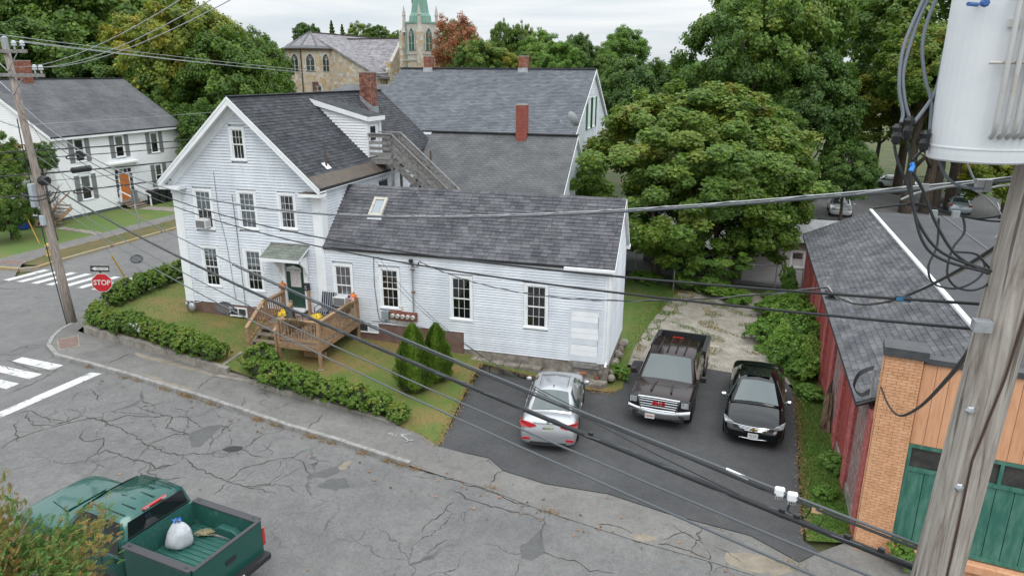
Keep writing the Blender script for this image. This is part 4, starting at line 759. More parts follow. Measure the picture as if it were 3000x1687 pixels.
# ------------------------------------------------------------------ outside stair to the dormer
stw = thing('outside_stair', 'weathered grey wooden stair and landing up to the dormer', 'stair', (8,5.4,0))
y0, y1 = 4.95, 5.95; fl = 5.72
def tb(n, a, c_, w, h, par=stw, m=None): q = MB(); q.bar(a,c_,w,h); return q.build(n, m or M_greywood, par)
for i in range(6): tb('landing_board', (6.50,y0+.09+i*.17,fl),(7.55,y0+.09+i*.17,fl), .16,.035)
tb('landing_joist',(6.5,y0-.02,fl-.12),(7.6,y0-.02,fl-.12),.04,.18); tb('landing_joist',(7.58,y0,fl-.12),(7.58,y1,fl-.12),.04,.18); tb('landing_joist',(6.5,y1,fl-.12),(7.6,y1,fl-.12),.04,.18)
for z in (5.95,6.2,6.45,6.74): tb('rail', (6.52,y0-.03,z),(7.58,y0-.03,z),.03,.14)
tb('top_rail',(6.48,y0-.03,6.84),(7.62,y0-.03,6.84),.15,.04); tb('top_rail',(6.5,y1,6.84),(7.62,y1,6.84),.12,.04)
for x, y, zz in ((7.56,y0+.05,2.0),(7.56,y1-.05,2.0),(8.3,y1,2.0)): tb('post',(x,y,-1),(x,y,6.8 if x < 8 else 5.0),.1,.1)
ds = -.88
for y in (y0,y1):
    tb('stringer',(7.6,y,fl-.1),(12.6,y,fl-.1+ds*5),.05,.26)
    for h in (.35,.62,.9): tb('stair_rail',(7.6,y-.04,fl+h),(12.6,y-.04,fl+h+ds*5),.035,.15)
    tb('hand_rail',(7.6,y,fl+1.1),(12.6,y,fl+1.1+ds*5),.13,.04)
    for x in (8.9,10.2,11.6): tb('baluster',(x,y,fl-.1+ds*(x-7.6)),(x,y,fl+1.1+ds*(x-7.6)),.09,.05)
for i in range(20):
    x = 7.7+i*.25; tb('tread',(x,y0+.03,fl-.1+ds*(x-7.6)),(x,y1-.03,fl-.1+ds*(x-7.6)),.24,.035)
# ================================================================== white house across the cross street
wh = thing('shuttered_house', 'white clapboard house with grey shutters and orange door across street', 'house', (-26,22,-1))
HX, HY0, HY1, HE, HRX, HRZ = -23.5, 15.45, 28.3, 5.0, -28.9, 8.82
Uw, Nw = V(0,1,0), V(1,0,0)
b = MB(); b.prism([(HX-.1,HY0+.05,-.75),(HX-.1,HY0+.05,HE-.05),(HRX,HY0+.05,HRZ-.2),(2*HRX-HX+.1,HY0+.05,HE-.05),(2*HRX-HX+.1,HY0+.05,-.75)], (0,HY1-HY0-.1,0)); hw_ = b.build('wall', mat('bright_siding',(.82,.83,.84),(.88,.885,.89),1,.6), wh)
M_side = mat('bright_siding',(.72,.73,.75))
ww_ = [(17.4,18.2,3.05,4.65),(21.14,21.95,3.0,4.6),(24.85,25.62,2.97,4.56),(17.46,18.3,.25,2.0),(24.94,25.62,.25,1.95)]
opn = [(a-.1,c2-.0+.1,z-.06,w+.1) for a,c2,z,w in ww_]+[(20.45,22.6,-.6,2.15)]
clapboards(hw_, V(HX,0,0), Uw, Nw, -.75, HE-.12, (HY0+.1,HY1-.1), opn, exp=.13, m=M_side)
clapboards(hw_, V(0,HY0,0), V(-1,0,0), V(0,-1,0), -.75, HRZ-.3, lambda z: (-HX,-HX+10.8) if z < HE else (-HX+(z-HE)/.707, -HX+10.8-(z-HE)/.707), [], exp=.13, m=M_side)
b = MB(); b.box(HX-.1,HX+.0,HY0,HY1,-1.1,-.75); b.box(HX-10.7,HX-.1,HY0-.0,HY0+.1,-1.1,-.75); b.build('foundation', mat('grey_foundation',(.10,.105,.11),rough=.9), wh)
for y in (HY0,HY1-.13): b = MB(); b.box(HX-.05,HX+.03,y,y+.13,-.75,HE-.15); b.build('corner_board', M_trim, wh)
b = MB(); b.prism([(HX+.35,HY0-.2,HE-.02),(HRX,HY0-.2,HRZ),(2*HRX-HX-.35,HY0-.2,HE-.02),(2*HRX-HX-.35,HY0-.2,HE-.14),(HRX,HY0-.2,HRZ-.12),(HX+.35,HY0-.2,HE-.14)], (0,HY1-HY0+.4,0)); hr = b.build('roof', M_deckroof, wh)
ss = V(HRX-HX-.35,0,HRZ-HE+.02); shingles(hr, V(HX+.35,HY0-.2,HE-.016), Uw, ss, HY1-HY0+.4, ss.length, M_shwest, tab=.9, exp=.17, limit=0, th=.008)
b = MB(); b.bar((HRX,HY0-.2,HRZ+.02),(HRX,HY1+.2,HRZ+.02),.3,.04); b.build('ridge_cap', M_shdark, hr)
b = MB(); b.box(HX+.1,HX+.36,HY0-.2,HY1+.2,HE-.28,HE-.13); b.build('eave_fascia', M_trim, wh)
b = MB(); b.prism([(HX+.35,HY0-.22,HE-.02),(HRX,HY0-.22,HRZ),(HRX,HY0-.22,HRZ-.25),(HX+.35,HY0-.22,HE-.25)],(0,.02,0)); b.build('rake_board', M_trim, wh)
M_gsh = mat('grey_shutter',(.20,.20,.205),rough=.7)
for k, (a,c2,z,w) in enumerate(ww_):
    win_ = window(wh, V(HX,0,0), Uw, Nw, a,c2,z,w, cols=1, rows=(1,1), casing=.09, sash=.06, blind=(.5,1) if k != 0 else None, mcurt=mat('pale_blind',(.5,.49,.44),rough=.9))
    for s in (a-.55,c2+.1):
        b = MB(); b.box(HX+.022,HX+.05,s,s+.42,z-.04,w+.06); sh = b.build('shutter', M_gsh, wh); q = MB()
        for i in range(18): q.box(HX+.05,HX+.06,s+.05,s+.37,z+.02+i*(w-z)/18,z+.06+i*(w-z)/18)
        q.build('louvres', M_gsh, sh, kind='stuff')
b = MB(); b.box(HX-.02,HX+.02,20.45,22.6,-.4,2.2); en = b.build('entrance_surround', M_trim, wh)
b = MB(); b.box(HX+.0,HX+.045,21.05,21.95,-.35,1.65); d_ = b.build('door', mat('orange_door',(.52,.16,.035),rough=.5), wh, label='orange front door with sidelights'); b = MB(); b.ell((HX+.08,21.85,.55),(.04,.04,.04),6,5); b.build('door_knob', M_chrome, d_)
for y in (20.62,22.08):
    b = MB(); b.box(HX+.02,HX+.03,y,y+.28,-.1,1.65); s_ = b.build('sidelight', M_dark, wh); q = MB()
    for i in range(5): q.box(HX+.03,HX+.04,y,y+.28,-.1+.35*i,-.07+.35*i)
    q.build('glazing_bar', M_trim, s_)
b = MB(); b.box(HX+.02,HX+.03,20.62,22.36,1.75,2.05); tr_ = b.build('transom', M_dark, wh); q = MB()
for i in range(5): q.box(HX+.03,HX+.04,20.62+i*.42,20.67+i*.42,1.75,2.05)
q.build('glazing_bar', M_trim, tr_)
b = MB(); b.box(HX,HX+.14,20.3,22.75,2.2,2.5); b.box(HX,HX+.45,20.1,23.0,2.5,2.62); b.build('entablature', M_trim, wh)
for y in (20.35,22.55): b = MB(); b.box(HX,HX+.1,y,y+.2,-.4,2.2); b.build('entry_pilaster', M_trim, wh)
st2 = thing('entry_steps', 'wooden front steps with white rails below orange door', 'steps', (-22.6,21.5,-1))
for i in range(4): b = MB(); b.box(HX+.05+i*.3,HX+.4+i*.3,20.7,22.4,-.52-i*.14,-.46-i*.14); b.build('tread', M_wooddk, st2); b = MB(); b.box(HX+.32+i*.3,HX+.36+i*.3,20.75,22.35,-.66-i*.14,-.52-i*.14); b.build('riser', M_wooddk, st2)
for y in (20.75,22.4):
    tb('rail',(HX+.1,y,.45),(HX+1.5,y,-.1),.05,.08,st2,M_trim); tb('newel',(HX+1.45,y,-1),(HX+1.45,y,-.05),.09,.09,st2,M_trim); tb('newel',(HX+.15,y,-.5),(HX+.15,y,.5),.09,.09,st2,M_trim)
chimney(wh, -29.0, 19.0, 1.15, .8, 8.2, 10.1, limit=0)
# side porch and balcony on its left end
pch = thing('side_balcony', 'brown wooden balcony and stairs on end of shuttered house', 'balcony', (-24.5,14,-1))
for i in range(8): tb('deck_board',(-27.8,13.15+i*.28,3.55),(-23.9,13.15+i*.28,3.55),.26,.05,pch,M_wood)
tb('rim_joist',(-27.8,13.0,3.45),(-23.85,13.0,3.45),.05,.3,pch,M_wood); tb('rim_joist',(-23.85,13.0,3.45),(-23.85,15.4,3.45),.05,.3,pch,M_wood)
tb('top_rail',(-27.8,13.0,4.6),(-23.85,13.0,4.6),.1,.08,pch,M_wood); tb('top_rail',(-23.85,13.0,4.6),(-23.85,15.4,4.6),.1,.08,pch,M_wood)
for i in range(22): tb('baluster',(-27.7+i*.18,13.0,3.6),(-27.7+i*.18,13.0,4.58),.05,.05,pch,M_wood)
for i in range(13): tb('baluster',(-23.85,13.1+i*.18,3.6),(-23.85,13.1+i*.18,4.58),.05,.05,pch,M_wood)
for x, y in ((-23.9,13.05),(-26,13.05),(-27.8,13.05)): tb('post',(x,y,-1),(x,y,4.65),.12,.12,pch,M_wood)
tb('brace',(-23.9,13.2,2.3),(-23.9,14.6,3.4),.1,.12,pch,M_wood)
for i in range(7): tb('tread',(-23.3+i*.05,13.6,.3-i*.2),(-22.2+i*.05,13.9-.0*i,.3-i*.2),.3,.05,pch,M_wooddk)
for i in range(7): q = MB(); q.box(-23.6,-22.3,14.9-i*.28,15.25-i*.28,.28-i*.2,.33-i*.2); q.build('tread', M_wooddk, pch)
for x in (-23.65,-22.25): tb('stringer',(x,15.2,.15),(x,13.1,-1.0),.05,.25,pch,M_wood); tb('rail',(x,15.2,1.2),(x,13.1,0.0),.06,.1,pch,M_wood); tb('post',(x,13.15,-1),(x,13.15,.05),.1,.1,pch,M_wood)
# ================================================================== orange and red workshop at the right
O0 = V(25.57,-7.35,0); Fd = V(math.cos(R(9.7)),-math.sin(R(9.7)),0); Fn = V(-math.sin(R(9.7)),-math.cos(R(9.7)),0); Sd = V(.0345,.9994,0).normalized(); Sn = V(-Sd.y,Sd.x,0)
M_orange = mat('orange_brick_paint',(.56,.29,.15),(.66,.37,.21),5,.75,rnd=.06)
M_oboard = mat('orange_board_paint',(.56,.28,.15),(.66,.35,.20),3,.7,rnd=.035,stretch=(6,6,.6))
M_omort = mat('orange_joint',(.42,.21,.105),rough=.9)
M_redb = mat('red_painted_brick',(.33,.075,.07),(.43,.125,.115),5,.8,rnd=.16)
M_redm = mat('red_joint',(.24,.06,.055),rough=.9)
M_redp = mat('red_board',(.27,.04,.036),(.33,.065,.06),3,.8)
M_redw = mat('peeling_board',(.19,.05,.045),(.30,.25,.235),7,.9,stretch=(1,3,.5),lo=.42,hi=.55,detail=9)
M_gdoor = mat('green_panel_paint',(.028,.13,.095),(.10,.235,.18),2.6,.65,stretch=(3,3,.6),detail=8,lo=.4,hi=.75)
M_capm = mat('dark_coping',(.045,.046,.05),(.065,.066,.07),4,.5)
M_rubroof = mat('rubber_roof',(.045,.047,.052),(.062,.064,.069),1.2,.75,detail=8)
M_shred = mat('slate_grey_shingle',(.072,.073,.081),(.118,.119,.125),1.0,.95,rnd=.26,bump=.3,bscale=60)
wk_ = thing('workshop', 'workshop with orange brick front, red brick side and shingled shed roof', 'building', (27,2,-1.9))
def fp(s, z, k=0): return O0+Fd*s+V(0,0,z)+Fn*k
def sp_(t, z, k=0): return O0+Sd*t+V(0,0,z)+Sn*k
def fbox(s0,s1,z0,z1,k0,k1): q = MB(); q.add([fp(s0,z0,k0),fp(s1,z0,k0),fp(s1,z0,k1),fp(s0,z0,k1),fp(s0,z1,k0),fp(s1,z1,k0),fp(s1,z1,k1),fp(s0,z1,k1)],[(0,3,2,1),(4,5,6,7),(0,1,5,4),(1,2,6,5),(2,3,7,6),(3,0,4,7)]); return q
def sbox(t0,t1,z0,z1,k0,k1): q = MB(); q.add([sp_(t0,z0,k0),sp_(t1,z0,k0),sp_(t1,z0,k1),sp_(t0,z0,k1),sp_(t0,z1,k0),sp_(t1,z1,k0),sp_(t1,z1,k1),sp_(t0,z1,k1)],[(0,3,2,1),(4,5,6,7),(0,1,5,4),(1,2,6,5),(2,3,7,6),(3,0,4,7)]); return q
pil = fbox(.02,.76,-2.1,3.30,-.5,0).build('brick_pier', M_omort, wk_, label='orange painted brick pier')
bricks(pil, fp(0,0), Fd, Fn, .78, -2.05, 3.30, M_orange, .205, .074, th=.016, limit=300)
bricks(pil, fp(0,0), -Fn, V(-Fd.x,-Fd.y,0), .5, -2.05, 3.30, M_orange, .205, .074, th=.016, limit=0)
q = fbox(-.05,.86,3.31,3.52,-.6,.08); q.build('pier_cap', M_capm, wk_)
for i in range(16): fbox(.8+i*.272,.8+(i+1)*.272-.012,1.22,3.22,-.2,-.06+random.uniform(0,.004)).build('board', M_oboard, wk_)
fbox(.78,5.6,1.2,3.2,-.3,-.075).build('board_backing', M_omort, wk_)
fbox(.80,5.6,3.22,3.36,-.3,0).build('parapet_coping', M_capm, wk_)
fr = MB()
for s0,s1,z0,z1 in ((.78,.86,-1.42,1.2),(.86,5.5,1.12,1.2),(.86,5.5,.52,.60),(.86,5.5,-1.42,-1.34)): q = fbox(s0,s1,z0,z1,-.2,-.05); fr.add(q.v,q.f)
for s in (1.72,2.62,3.5,4.4): q = fbox(s,s+.07,.6,1.12,-.2,-.052); fr.add(q.v,q.f)
gf = fr.build('window_frame', M_gdoor, wk_)
for i in range(5): s0 = .86+i*.885; fbox(s0+(.07 if i else 0)*.9,s0+.86,.6,1.12,-.13,-.125).build('pane', mat('shop_glass',(.035,.035,.033),(.075,.07,.062),3,.08), gf)
for i in range(13): fbox(.86+i*.357,.86+(i+1)*.357-.014,-1.34,.52,-.2,-.09).build('green_panel', M_gdoor, wk_)
fbox(.76,5.5,-1.7,-1.46,-.3,.12).build('sill', M_oboard, wk_, bevel=.03)
ba = fbox(.78,5.5,-2.2,-1.7,-.3,-.01).build('brick_base', M_omort, wk_); bricks(ba, fp(.78,0,-.01), Fd, Fn, 4.7, -2.15, -1.72, M_orange, .205,.072, th=.014, limit=120)
TL = 21.4
sw_ = sbox(.35,TL,-2.1,1.55,-.3,-.12).build('side_wall', M_redm, wk_)
t = 1.6; k = 0
piers = [(.3,.85),(2.6,3.2),(5.0,5.6),(7.6,8.2),(10.3,10.9),(13.1,13.7),(16.0,16.7),(19.2,19.9),(20.9,21.4)]
for a, c2 in piers:
    p = sbox(a,c2,-2.1,1.55,-.2,-.012).build('brick_pier', M_redm, wk_, label='red painted brick pier')
    bricks(p, sp_(c2,0,-.012), -Sd, Sn, c2-a, -2.05, 1.55, M_redb, .205,.074, th=.014, limit=40); bricks(p, sp_(a,0,-.12), Sn, -Sd, .11, -2.05, 1.55, M_redb, .205,.074, th=.012, limit=0)
for (a, c2), (d2, e2) in zip(piers[:-1], piers[1:]):
    w_ = d2-c2; m_ = [M_redw,M_redp,M_redw,M_redp,M_redp,M_redb,M_redp,M_redb][k % 8]
    for j in range(max(2,int(w_/.32))): n_ = max(2,int(w_/.32)); sbox(c2+w_*j/n_+.006,c2+w_*(j+1)/n_-.006,-1.5,1.45,-.13,-.09+random.uniform(0,.008)).build('wall_board', m_, wk_)
    sbox(c2,d2,-2.1,-1.52,-.2,-.05).build('plinth', M_stone if k < 2 else M_redm, wk_); k += 1
# shed roof and flat roof
RE0 = lambda t, s: O0+Sd*t+V(0,0,1.62+ (1.38/2.95)*s)+ (-Sn)*(s-.28)
q = MB(); nrm = (-Sn*2.95+V(0,0,1.38)).normalized()
for t0, t1 in ((.95,TL+.15),): q.add([RE0(t0,0),RE0(t1,0),RE0(t1,2.95),RE0(t0,2.95)]+[p-V(0,0,.12) for p in (RE0(t0,0),RE0(t1,0),RE0(t1,2.95),RE0(t0,2.95))],[(0,1,2,3),(4,7,6,5),(0,4,5,1),(1,5,6,2),(2,6,7,3),(3,7,4,0)])
sr = q.build('shed_roof', M_deckroof, wk_)
shingles(sr, RE0(TL+.15,0)+V(0,0,.004), -Sd, RE0(0,2.95)-RE0(0,0), TL-.8, (RE0(0,2.95)-RE0(0,0)).length, M_shred, tab=.34, exp=.165, limit=300, th=.018)
q = MB(); q.bar(RE0(-.1,2.98)+V(0,0,.05),RE0(TL+.15,2.98)+V(0,0,.05),.14,.08); q.build('white_trim_strip', M_trim, wk_)
q = MB(); q.add([RE0(.3,2.9)+V(0,0,.01),RE0(TL,2.9)+V(0,0,.01),RE0(TL,2.9)-Sn*11+V(0,0,.04),RE0(.3,2.9)-Sn*11+V(0,0,.04)]+[RE0(.3,2.9)-V(0,0,.3),RE0(TL,2.9)-V(0,0,.3),RE0(TL,2.9)-Sn*11-V(0,0,.3),RE0(.3,2.9)-Sn*11-V(0,0,.3)],[(0,1,2,3),(4,7,6,5),(0,4,5,1),(1,5,6,2),(2,6,7,3),(3,7,4,0)]); q.build('flat_roof', M_rubroof, wk_)
q = MB()
for s in (3.2,6.4): q.bar(RE0(.4,2.9)-Sn*s+V(0,0,.03),RE0(TL-.1,2.9)-Sn*s+V(0,0,.035),.10,.012)
q.build('roof_seam', mat('seam_grey',(.10,.10,.105),rough=.8), wk_)
q = MB(); q.add([sp_(TL,-2,-.3),sp_(TL,-2,-13),sp_(TL,2.9,-13),sp_(TL,2.9,-3),sp_(TL,1.5,-.3)],[(0,1,2,3,4)]); q.build('back_wall', M_redb, wk_)
q = MB(); q.tube([RE0(.95,0)+V(0,-.05,-.02),RE0(.95,1.2)+V(0,-.05,0)],.03,5); q.build('roof_edge', M_capm, wk_)
# ================================================================== pale garage behind the fence
pg = thing('pale_garage', 'low pale sided garage with white shingle roof behind the fence', 'building', (27,19,-1.9))
PY = 17.0; M_pale = mat('pale_siding',(.58,.58,.59),(.64,.64,.65),1,.7)
b = MB(); b.box(23.4,36,PY+.1,23,-2,.6); pw = b.build('wall', M_pale, pg); clapboards(pw, V(0,PY+.08,0), U, Nf, -1.8, .55, (23.4,36), [(25.85,26.67,-.95,.1)], exp=.13, m=M_pale)
window(pg, V(0,PY+.08,0), U, Nf, 25.95,26.57,-.85,.0, cols=1, rows=(1,1), casing=.08)
b = MB(); b.prism([(23.1,PY-.3,.62),(23.1,20.2,1.3),(23.1,23.3,.62),(23.1,23.3,.52),(23.1,20.2,1.18),(23.1,PY-.3,.5)],(13.2,0,0)); pr_ = b.build('roof', M_deckroof, pg)
ps = V(0,3.5,.68); shingles(pr_, V(23.1,PY-.3,.624), U, ps, 13.2, ps.length, mat('white_shingle',(.25,.25,.255),(.32,.32,.325),2,.9,rnd=.1), tab=.33, exp=.15, limit=200, vary=False, th=.01)
# ================================================================== hip roofed house before the church
hh = thing('hip_roof_house', 'low grey hip roofed building in front of the stone church', 'building', (-11,42,-1))
b = MB(); b.box(-18,-4,38,48,-1,6.3); b.build('wall', M_pale, hh)
b = MB(); b.add([(-18.4,37.6,6.3),(-3.6,37.6,6.3),(-3.6,48.4,6.3),(-18.4,48.4,6.3),(-15,43,8.3),(-7.5,43,8.3)],[(0,1,5,4),(1,2,5),(2,3,4,5),(3,0,4),(3,2,1,0)]); b.build('roof', M_shwest, hh)
# ================================================================== stone church with green spire
def stone_mat():
    m = bpy.data.materials.new('church_stone'); m.use_nodes = True; t = m.node_tree; n = t.nodes.new; l = t.links.new; p = t.nodes['Principled BSDF']; p.inputs['Roughness'].default_value = .9
    g = n('ShaderNodeNewGeometry'); v = n('ShaderNodeTexVoronoi'); v.inputs['Scale'].default_value = 2.4; l(g.outputs['Position'], v.inputs['Vector'])
    s = n('ShaderNodeSeparateColor'); l(v.outputs['Color'], s.inputs[0]); cr = n('ShaderNodeValToRGB'); e = cr.color_ramp.elements
    e[0].color = (.36,.31,.235,1); e[1].color = (.60,.56,.49,1); x = e.new(.35); x.color = (.50,.43,.34,1); x = e.new(.62); x.color = (.47,.31,.15,1); x = e.new(.75); x.color = (.47,.43,.37,1)
    l(s.outputs[0], cr.inputs[0]); l(cr.outputs[0], p.inputs['Base Color']); return m
M_cst = stone_mat(); M_lime = mat('limestone',(.40,.375,.33),(.52,.49,.44),1.5,.9)
M_slate = mat('church_slate',(.20,.19,.205),(.30,.285,.30),1.6,.8,rnd=.18); M_slated = mat('lead_slate',(.085,.088,.10),(.12,.122,.135),1,.7)
M_copper = mat('green_copper',(.13,.26,.205),(.21,.35,.29),.8,.6,stretch=(1,1,.4)); M_cop2 = mat('dark_copper_patch',(.06,.045,.035),rough=.7); M_cwin = mat('church_glass',(.03,.045,.045),rough=.2)
ch_ = thing('stone_church', 'rubble stone church with slate roofs and rounded apse', 'church', (0,75,0))
ft = V(_f.x,_f.y,0).normalized(); rt_ = V(_r.x,_r.y,0)
ry = _f+_r2*(913-1500)/FPX+_u2*(843.5-222)/FPX; E0 = CAM+ry*112; E0.z = 0
th_ = R(20); A_ = ft*math.cos(th_)+rt_*math.sin(th_); B_ = rt_*math.cos(th_)-ft*math.sin(th_)
def cp(a, b_, z): return E0+A_*a+B_*b_+V(0,0,z)
def cprism(prof, a0, a1, m, name, along='a'):
    q = MB()
    if along == 'a': q.prism([cp(a0,x,z) for x,z in prof], A_*(a1-a0))
    else: q.prism([cp(x,a0,z) for x,z in prof], B_*(a1-a0))
    return q.build(name, m, ch_)
RZc, EZc, HB = 15.3, 9.3, 11.4
slc = (RZc-EZc)/HB
cprism([(-HB+.3,0),(HB-.3,0),(HB-.3,EZc-.2),(0,RZc-.35),(-HB+.3,EZc-.2)], 0, 42, M_cst, 'wall')
def cslab(prof, a0, a1, m, name, th, along='a'):
    q = MB(); 
    for (p0,p1) in zip(prof[:-1],prof[1:]):
        pts = [p0,p1,(p1[0],p1[1]-th),(p0[0],p0[1]-th)]
        if along == 'a': q.prism([cp(a0,x,z) for x,z in pts], A_*(a1-a0))
        else: q.prism([cp(x,a0,z) for x,z in pts], B_*(a1-a0))
    return q.build(name, m, ch_)
nr_ = cslab([(-HB,EZc),(0,RZc),(HB,EZc)], -.25, 42, M_slate, 'roof', .25)
shingles(nr_, cp(-.25,HB,EZc+.01), A_, cp(0,0,RZc)-cp(0,HB,EZc), 42, 12.9, M_slate, tab=.8, exp=.4, limit=0, th=.03, keep=lambda u,s: u < 24)
cprism([(HB-2.6,EZc+1.0),(HB+.5,EZc-.5),(HB+.5,EZc-.75),(HB-2.6,EZc+.7)], 1.2, 4.2, M_slated, 'lean_to_roof')
TA, TH, TB, TP, TE = 9.0, 5.2, 11.6, 14.7, 10.0
cprism([(TA-TH+.2,0),(TA+TH-.2,0),(TA+TH-.2,TE-.2),(TA,TP-.3),(TA-TH+.2,TE-.2)], 2, TB, M_cst, 'transept_wall','b')
tr = cslab([(TA-TH,TE),(TA,TP),(TA+TH,TE)], 0, TB-.3, M_slate, 'transept_roof', .2, 'b')
sh_ = cp(TA,0,TP)-cp(TA-TH,0,TE); shingles(tr, cp(TA-TH,0,TE+.01), B_, sh_, TB-.3, sh_.length, M_slate, tab=.8, exp=.4, limit=0, th=.03)
cslab([(TA-TH-.3,TE-.1),(TA,TP+.35),(TA+TH+.3,TE-.1)], TB-.35, TB+.15, M_lime, 'gable_coping', .5, 'b')
q = MB(); q.bar(cp(TA,TB-.1,TP+.3),cp(TA,TB-.1,TP+1.6),.18,.18); q.bar(cp(TA,TB-.55,TP+1.2),cp(TA,TB+.35,TP+1.2),.15,.15); q.build('stone_cross', M_lime, ch_)
for w in ((TA-TH-.1,),(TA+TH-.5,)): q = MB(); q.prism([cp(w[0],TB-.3,0),cp(w[0]+.6,TB-.3,0),cp(w[0]+.6,TB+.35,0),cp(w[0],TB+.35,0)],V(0,0,TE+1.1)); q.build('buttress', M_cst, ch_)
def lancet(name, P, U_, N_, w, h, par, lights=2, frame=.16, mg=None):
    """pointed window: stone frame, glass lights, tracery"""
    def arch(w, h, k):
        pts = [(-w/2,0),(w/2,0),(w/2,h*.62)]; 
        for i in range(1,6): t = i/6; pts.append((w/2*(1-t**1.6), h*.62+h*.38*t**.75))
        pts.append((0,h))
        for i in range(5,0,-1): t = i/6; pts.append((-w/2*(1-t**1.6), h*.62+h*.38*t**.75))
        pts.append((-w/2,h*.62)); return [P+U_*x+V(0,0,z)+N_*k for x,z in pts]
    q = MB(); q.prism(arch(w+2*frame,h+frame*1.3,0),N_*.14); fr = q.build(name, M_lime, par)
    q = MB(); q.prism(arch(w,h,.141),N_*.01); q.build('glass', mg or M_cwin, fr)
    q = MB()
    for i in range(1,lights): x = -w/2+w*i/lights; q.bar(P+U_*x+N_*.17,P+U_*x+N_*.17+V(0,0,h*.72),.09,.06)
    q.bar(P+U_*(-w/2)+N_*.17+V(0,0,h*.3),P+U_*(w/2)+N_*.17+V(0,0,h*.3),.05,.05)
    for s in (-1,1): q.bar(P+U_*(s*w*.02)+N_*.17+V(0,0,h*.6),P+U_*(s*w*.30)+N_*.17+V(0,0,h*.74),.08,.05); q.bar(P+N_*.17+V(0,0,h*.72),P+U_*(s*w*.2)+N_*.17+V(0,0,h*.86),.08,.05)
    q.build('tracery', M_lime, fr); return fr
# apse: half octagon toward the camera
ra = 3.75; ez, az = 12.9, 15.5
oct_ = [(-ra*math.cos(t_)*1.0*0+ra*math.cos(math.pi*k/5+math.pi), -2.6+0) for k, t_ in enumerate([0])]
pts = [(ra*math.cos(math.pi+math.pi*k/5), .2+1.15*ra*math.sin(math.pi+math.pi*k/5)) for k in range(6)]     # (b,a)
q = MB(); q.prism([cp(a,b_,0) for b_,a in pts], V(0,0,ez)); q.build('apse_wall', M_cst, ch_)
q = MB(); ap = cp(.4,0,az); ev = [cp(a*1.09-.1,b_*1.09,ez) for b_,a in pts]; low = [p.lerp(ap,.16)-V(0,0,.02) for p in ev]
q.add(low+[ap], [(i,i+1,6) for i in range(5)]); q.build('apse_roof', M_slate, ch_)
q = MB(); q.add(ev+low, [(i,i+1,7+i,6+i) for i in range(5)]); q.build('apse_eave', M_slated, ch_)
q = MB(); 
for p in low[1:5]: q.bar(p+V(0,0,.03),ap+V(0,0,.03),.22,.06)
q.build('apse_hips', M_slated, ch_)
q = MB(); 
for a0, a1 in zip(ev[:-1], ev[1:]): q.bar(a0-V(0,0,.1),a1-V(0,0,.1),.12,.2)
q.build('apse_gutter', mat('gutter_brown',(.07,.05,.045),rough=.7), ch_)
for k in range(5):
    p0 = cp(pts[k][1],pts[k][0],0); p1 = cp(pts[k+1][1],pts[k+1][0],0); u_ = (p1-p0).normalized(); n_ = V(u_.y,-u_.x,0)
    if n_.dot(A_) > 0: n_ = -n_
    lancet('lancet_window', (p0+p1)/2+V(0,0,9.6), u_, n_, 1.15, 2.5, ch_)
    if k in (1,3): q = MB(); c0 = (p0+p1)/2+u_*(-.6 if k == 1 else .1)+V(0,0,5.0); q.prism([c0+n_*.02,c0+u_*.9+n_*.02,c0+u_*.9+V(0,0,3.0)+n_*.02,c0+V(0,0,3.0)+n_*.02],n_*.15); q.build('side_doorway', mat('brown_door',(.11,.05,.04),rough=.7), ch_)
    if k == 3: lancet('lancet_window', (p0+p1)/2+u_*.8+V(0,0,6.3), u_, n_, 1.1, 1.4, ch_, frame=.2)
q = MB(); p_ = cp(pts[3][1]-.12,pts[3][0],0); q.tube([p_+V(0,0,ez-.2),p_+V(0,0,5)],.1,6); q.build('drainpipe', mat('gutter_brown',(.07,.05,.045)), ch_)
for b_ in (6.4,9.9):
    P0 = cp(-.05,b_,5.8); q = MB(); q.prism([P0+B_*-.55,P0+B_*.55,P0+B_*.55+V(0,0,2.0),P0+B_*-.55+V(0,0,2.0)],A_*-.12); fr_ = q.build('small_window', M_lime, ch_); q = MB(); q.prism([P0+B_*-.36-A_*.12+V(0,0,.2),P0+B_*.36-A_*.12+V(0,0,.2),P0+B_*.36-A_*.12+V(0,0,1.8),P0+B_*-.36-A_*.12+V(0,0,1.8)],A_*-.02); q.build('glass', M_cwin, fr_)
    q = MB(); q.bar(P0-A_*.15+V(0,0,.2),P0-A_*.15+V(0,0,1.8),.06,.04); q.bar(P0-B_*.36-A_*.15+V(0,0,1.0),P0+B_*.36-A_*.15+V(0,0,1.0),.05,.04); q.build('glazing_bar', M_lime, fr_)
lancet('gable_window', cp(TA,TB+.0,8.6), A_, B_, 2.2, 2.6, ch_, lights=5)
q = MB(); q.bar(cp(-.1,0,RZc+.06),cp(42,0,RZc+.06),.4,.15); q.bar(cp(TA,0,TP+.02),cp(TA,TB-.4,TP+.02),.4,.15); q.build('ridge_cap', mat('gutter_brown',(.07,.05,.045)), ch_)
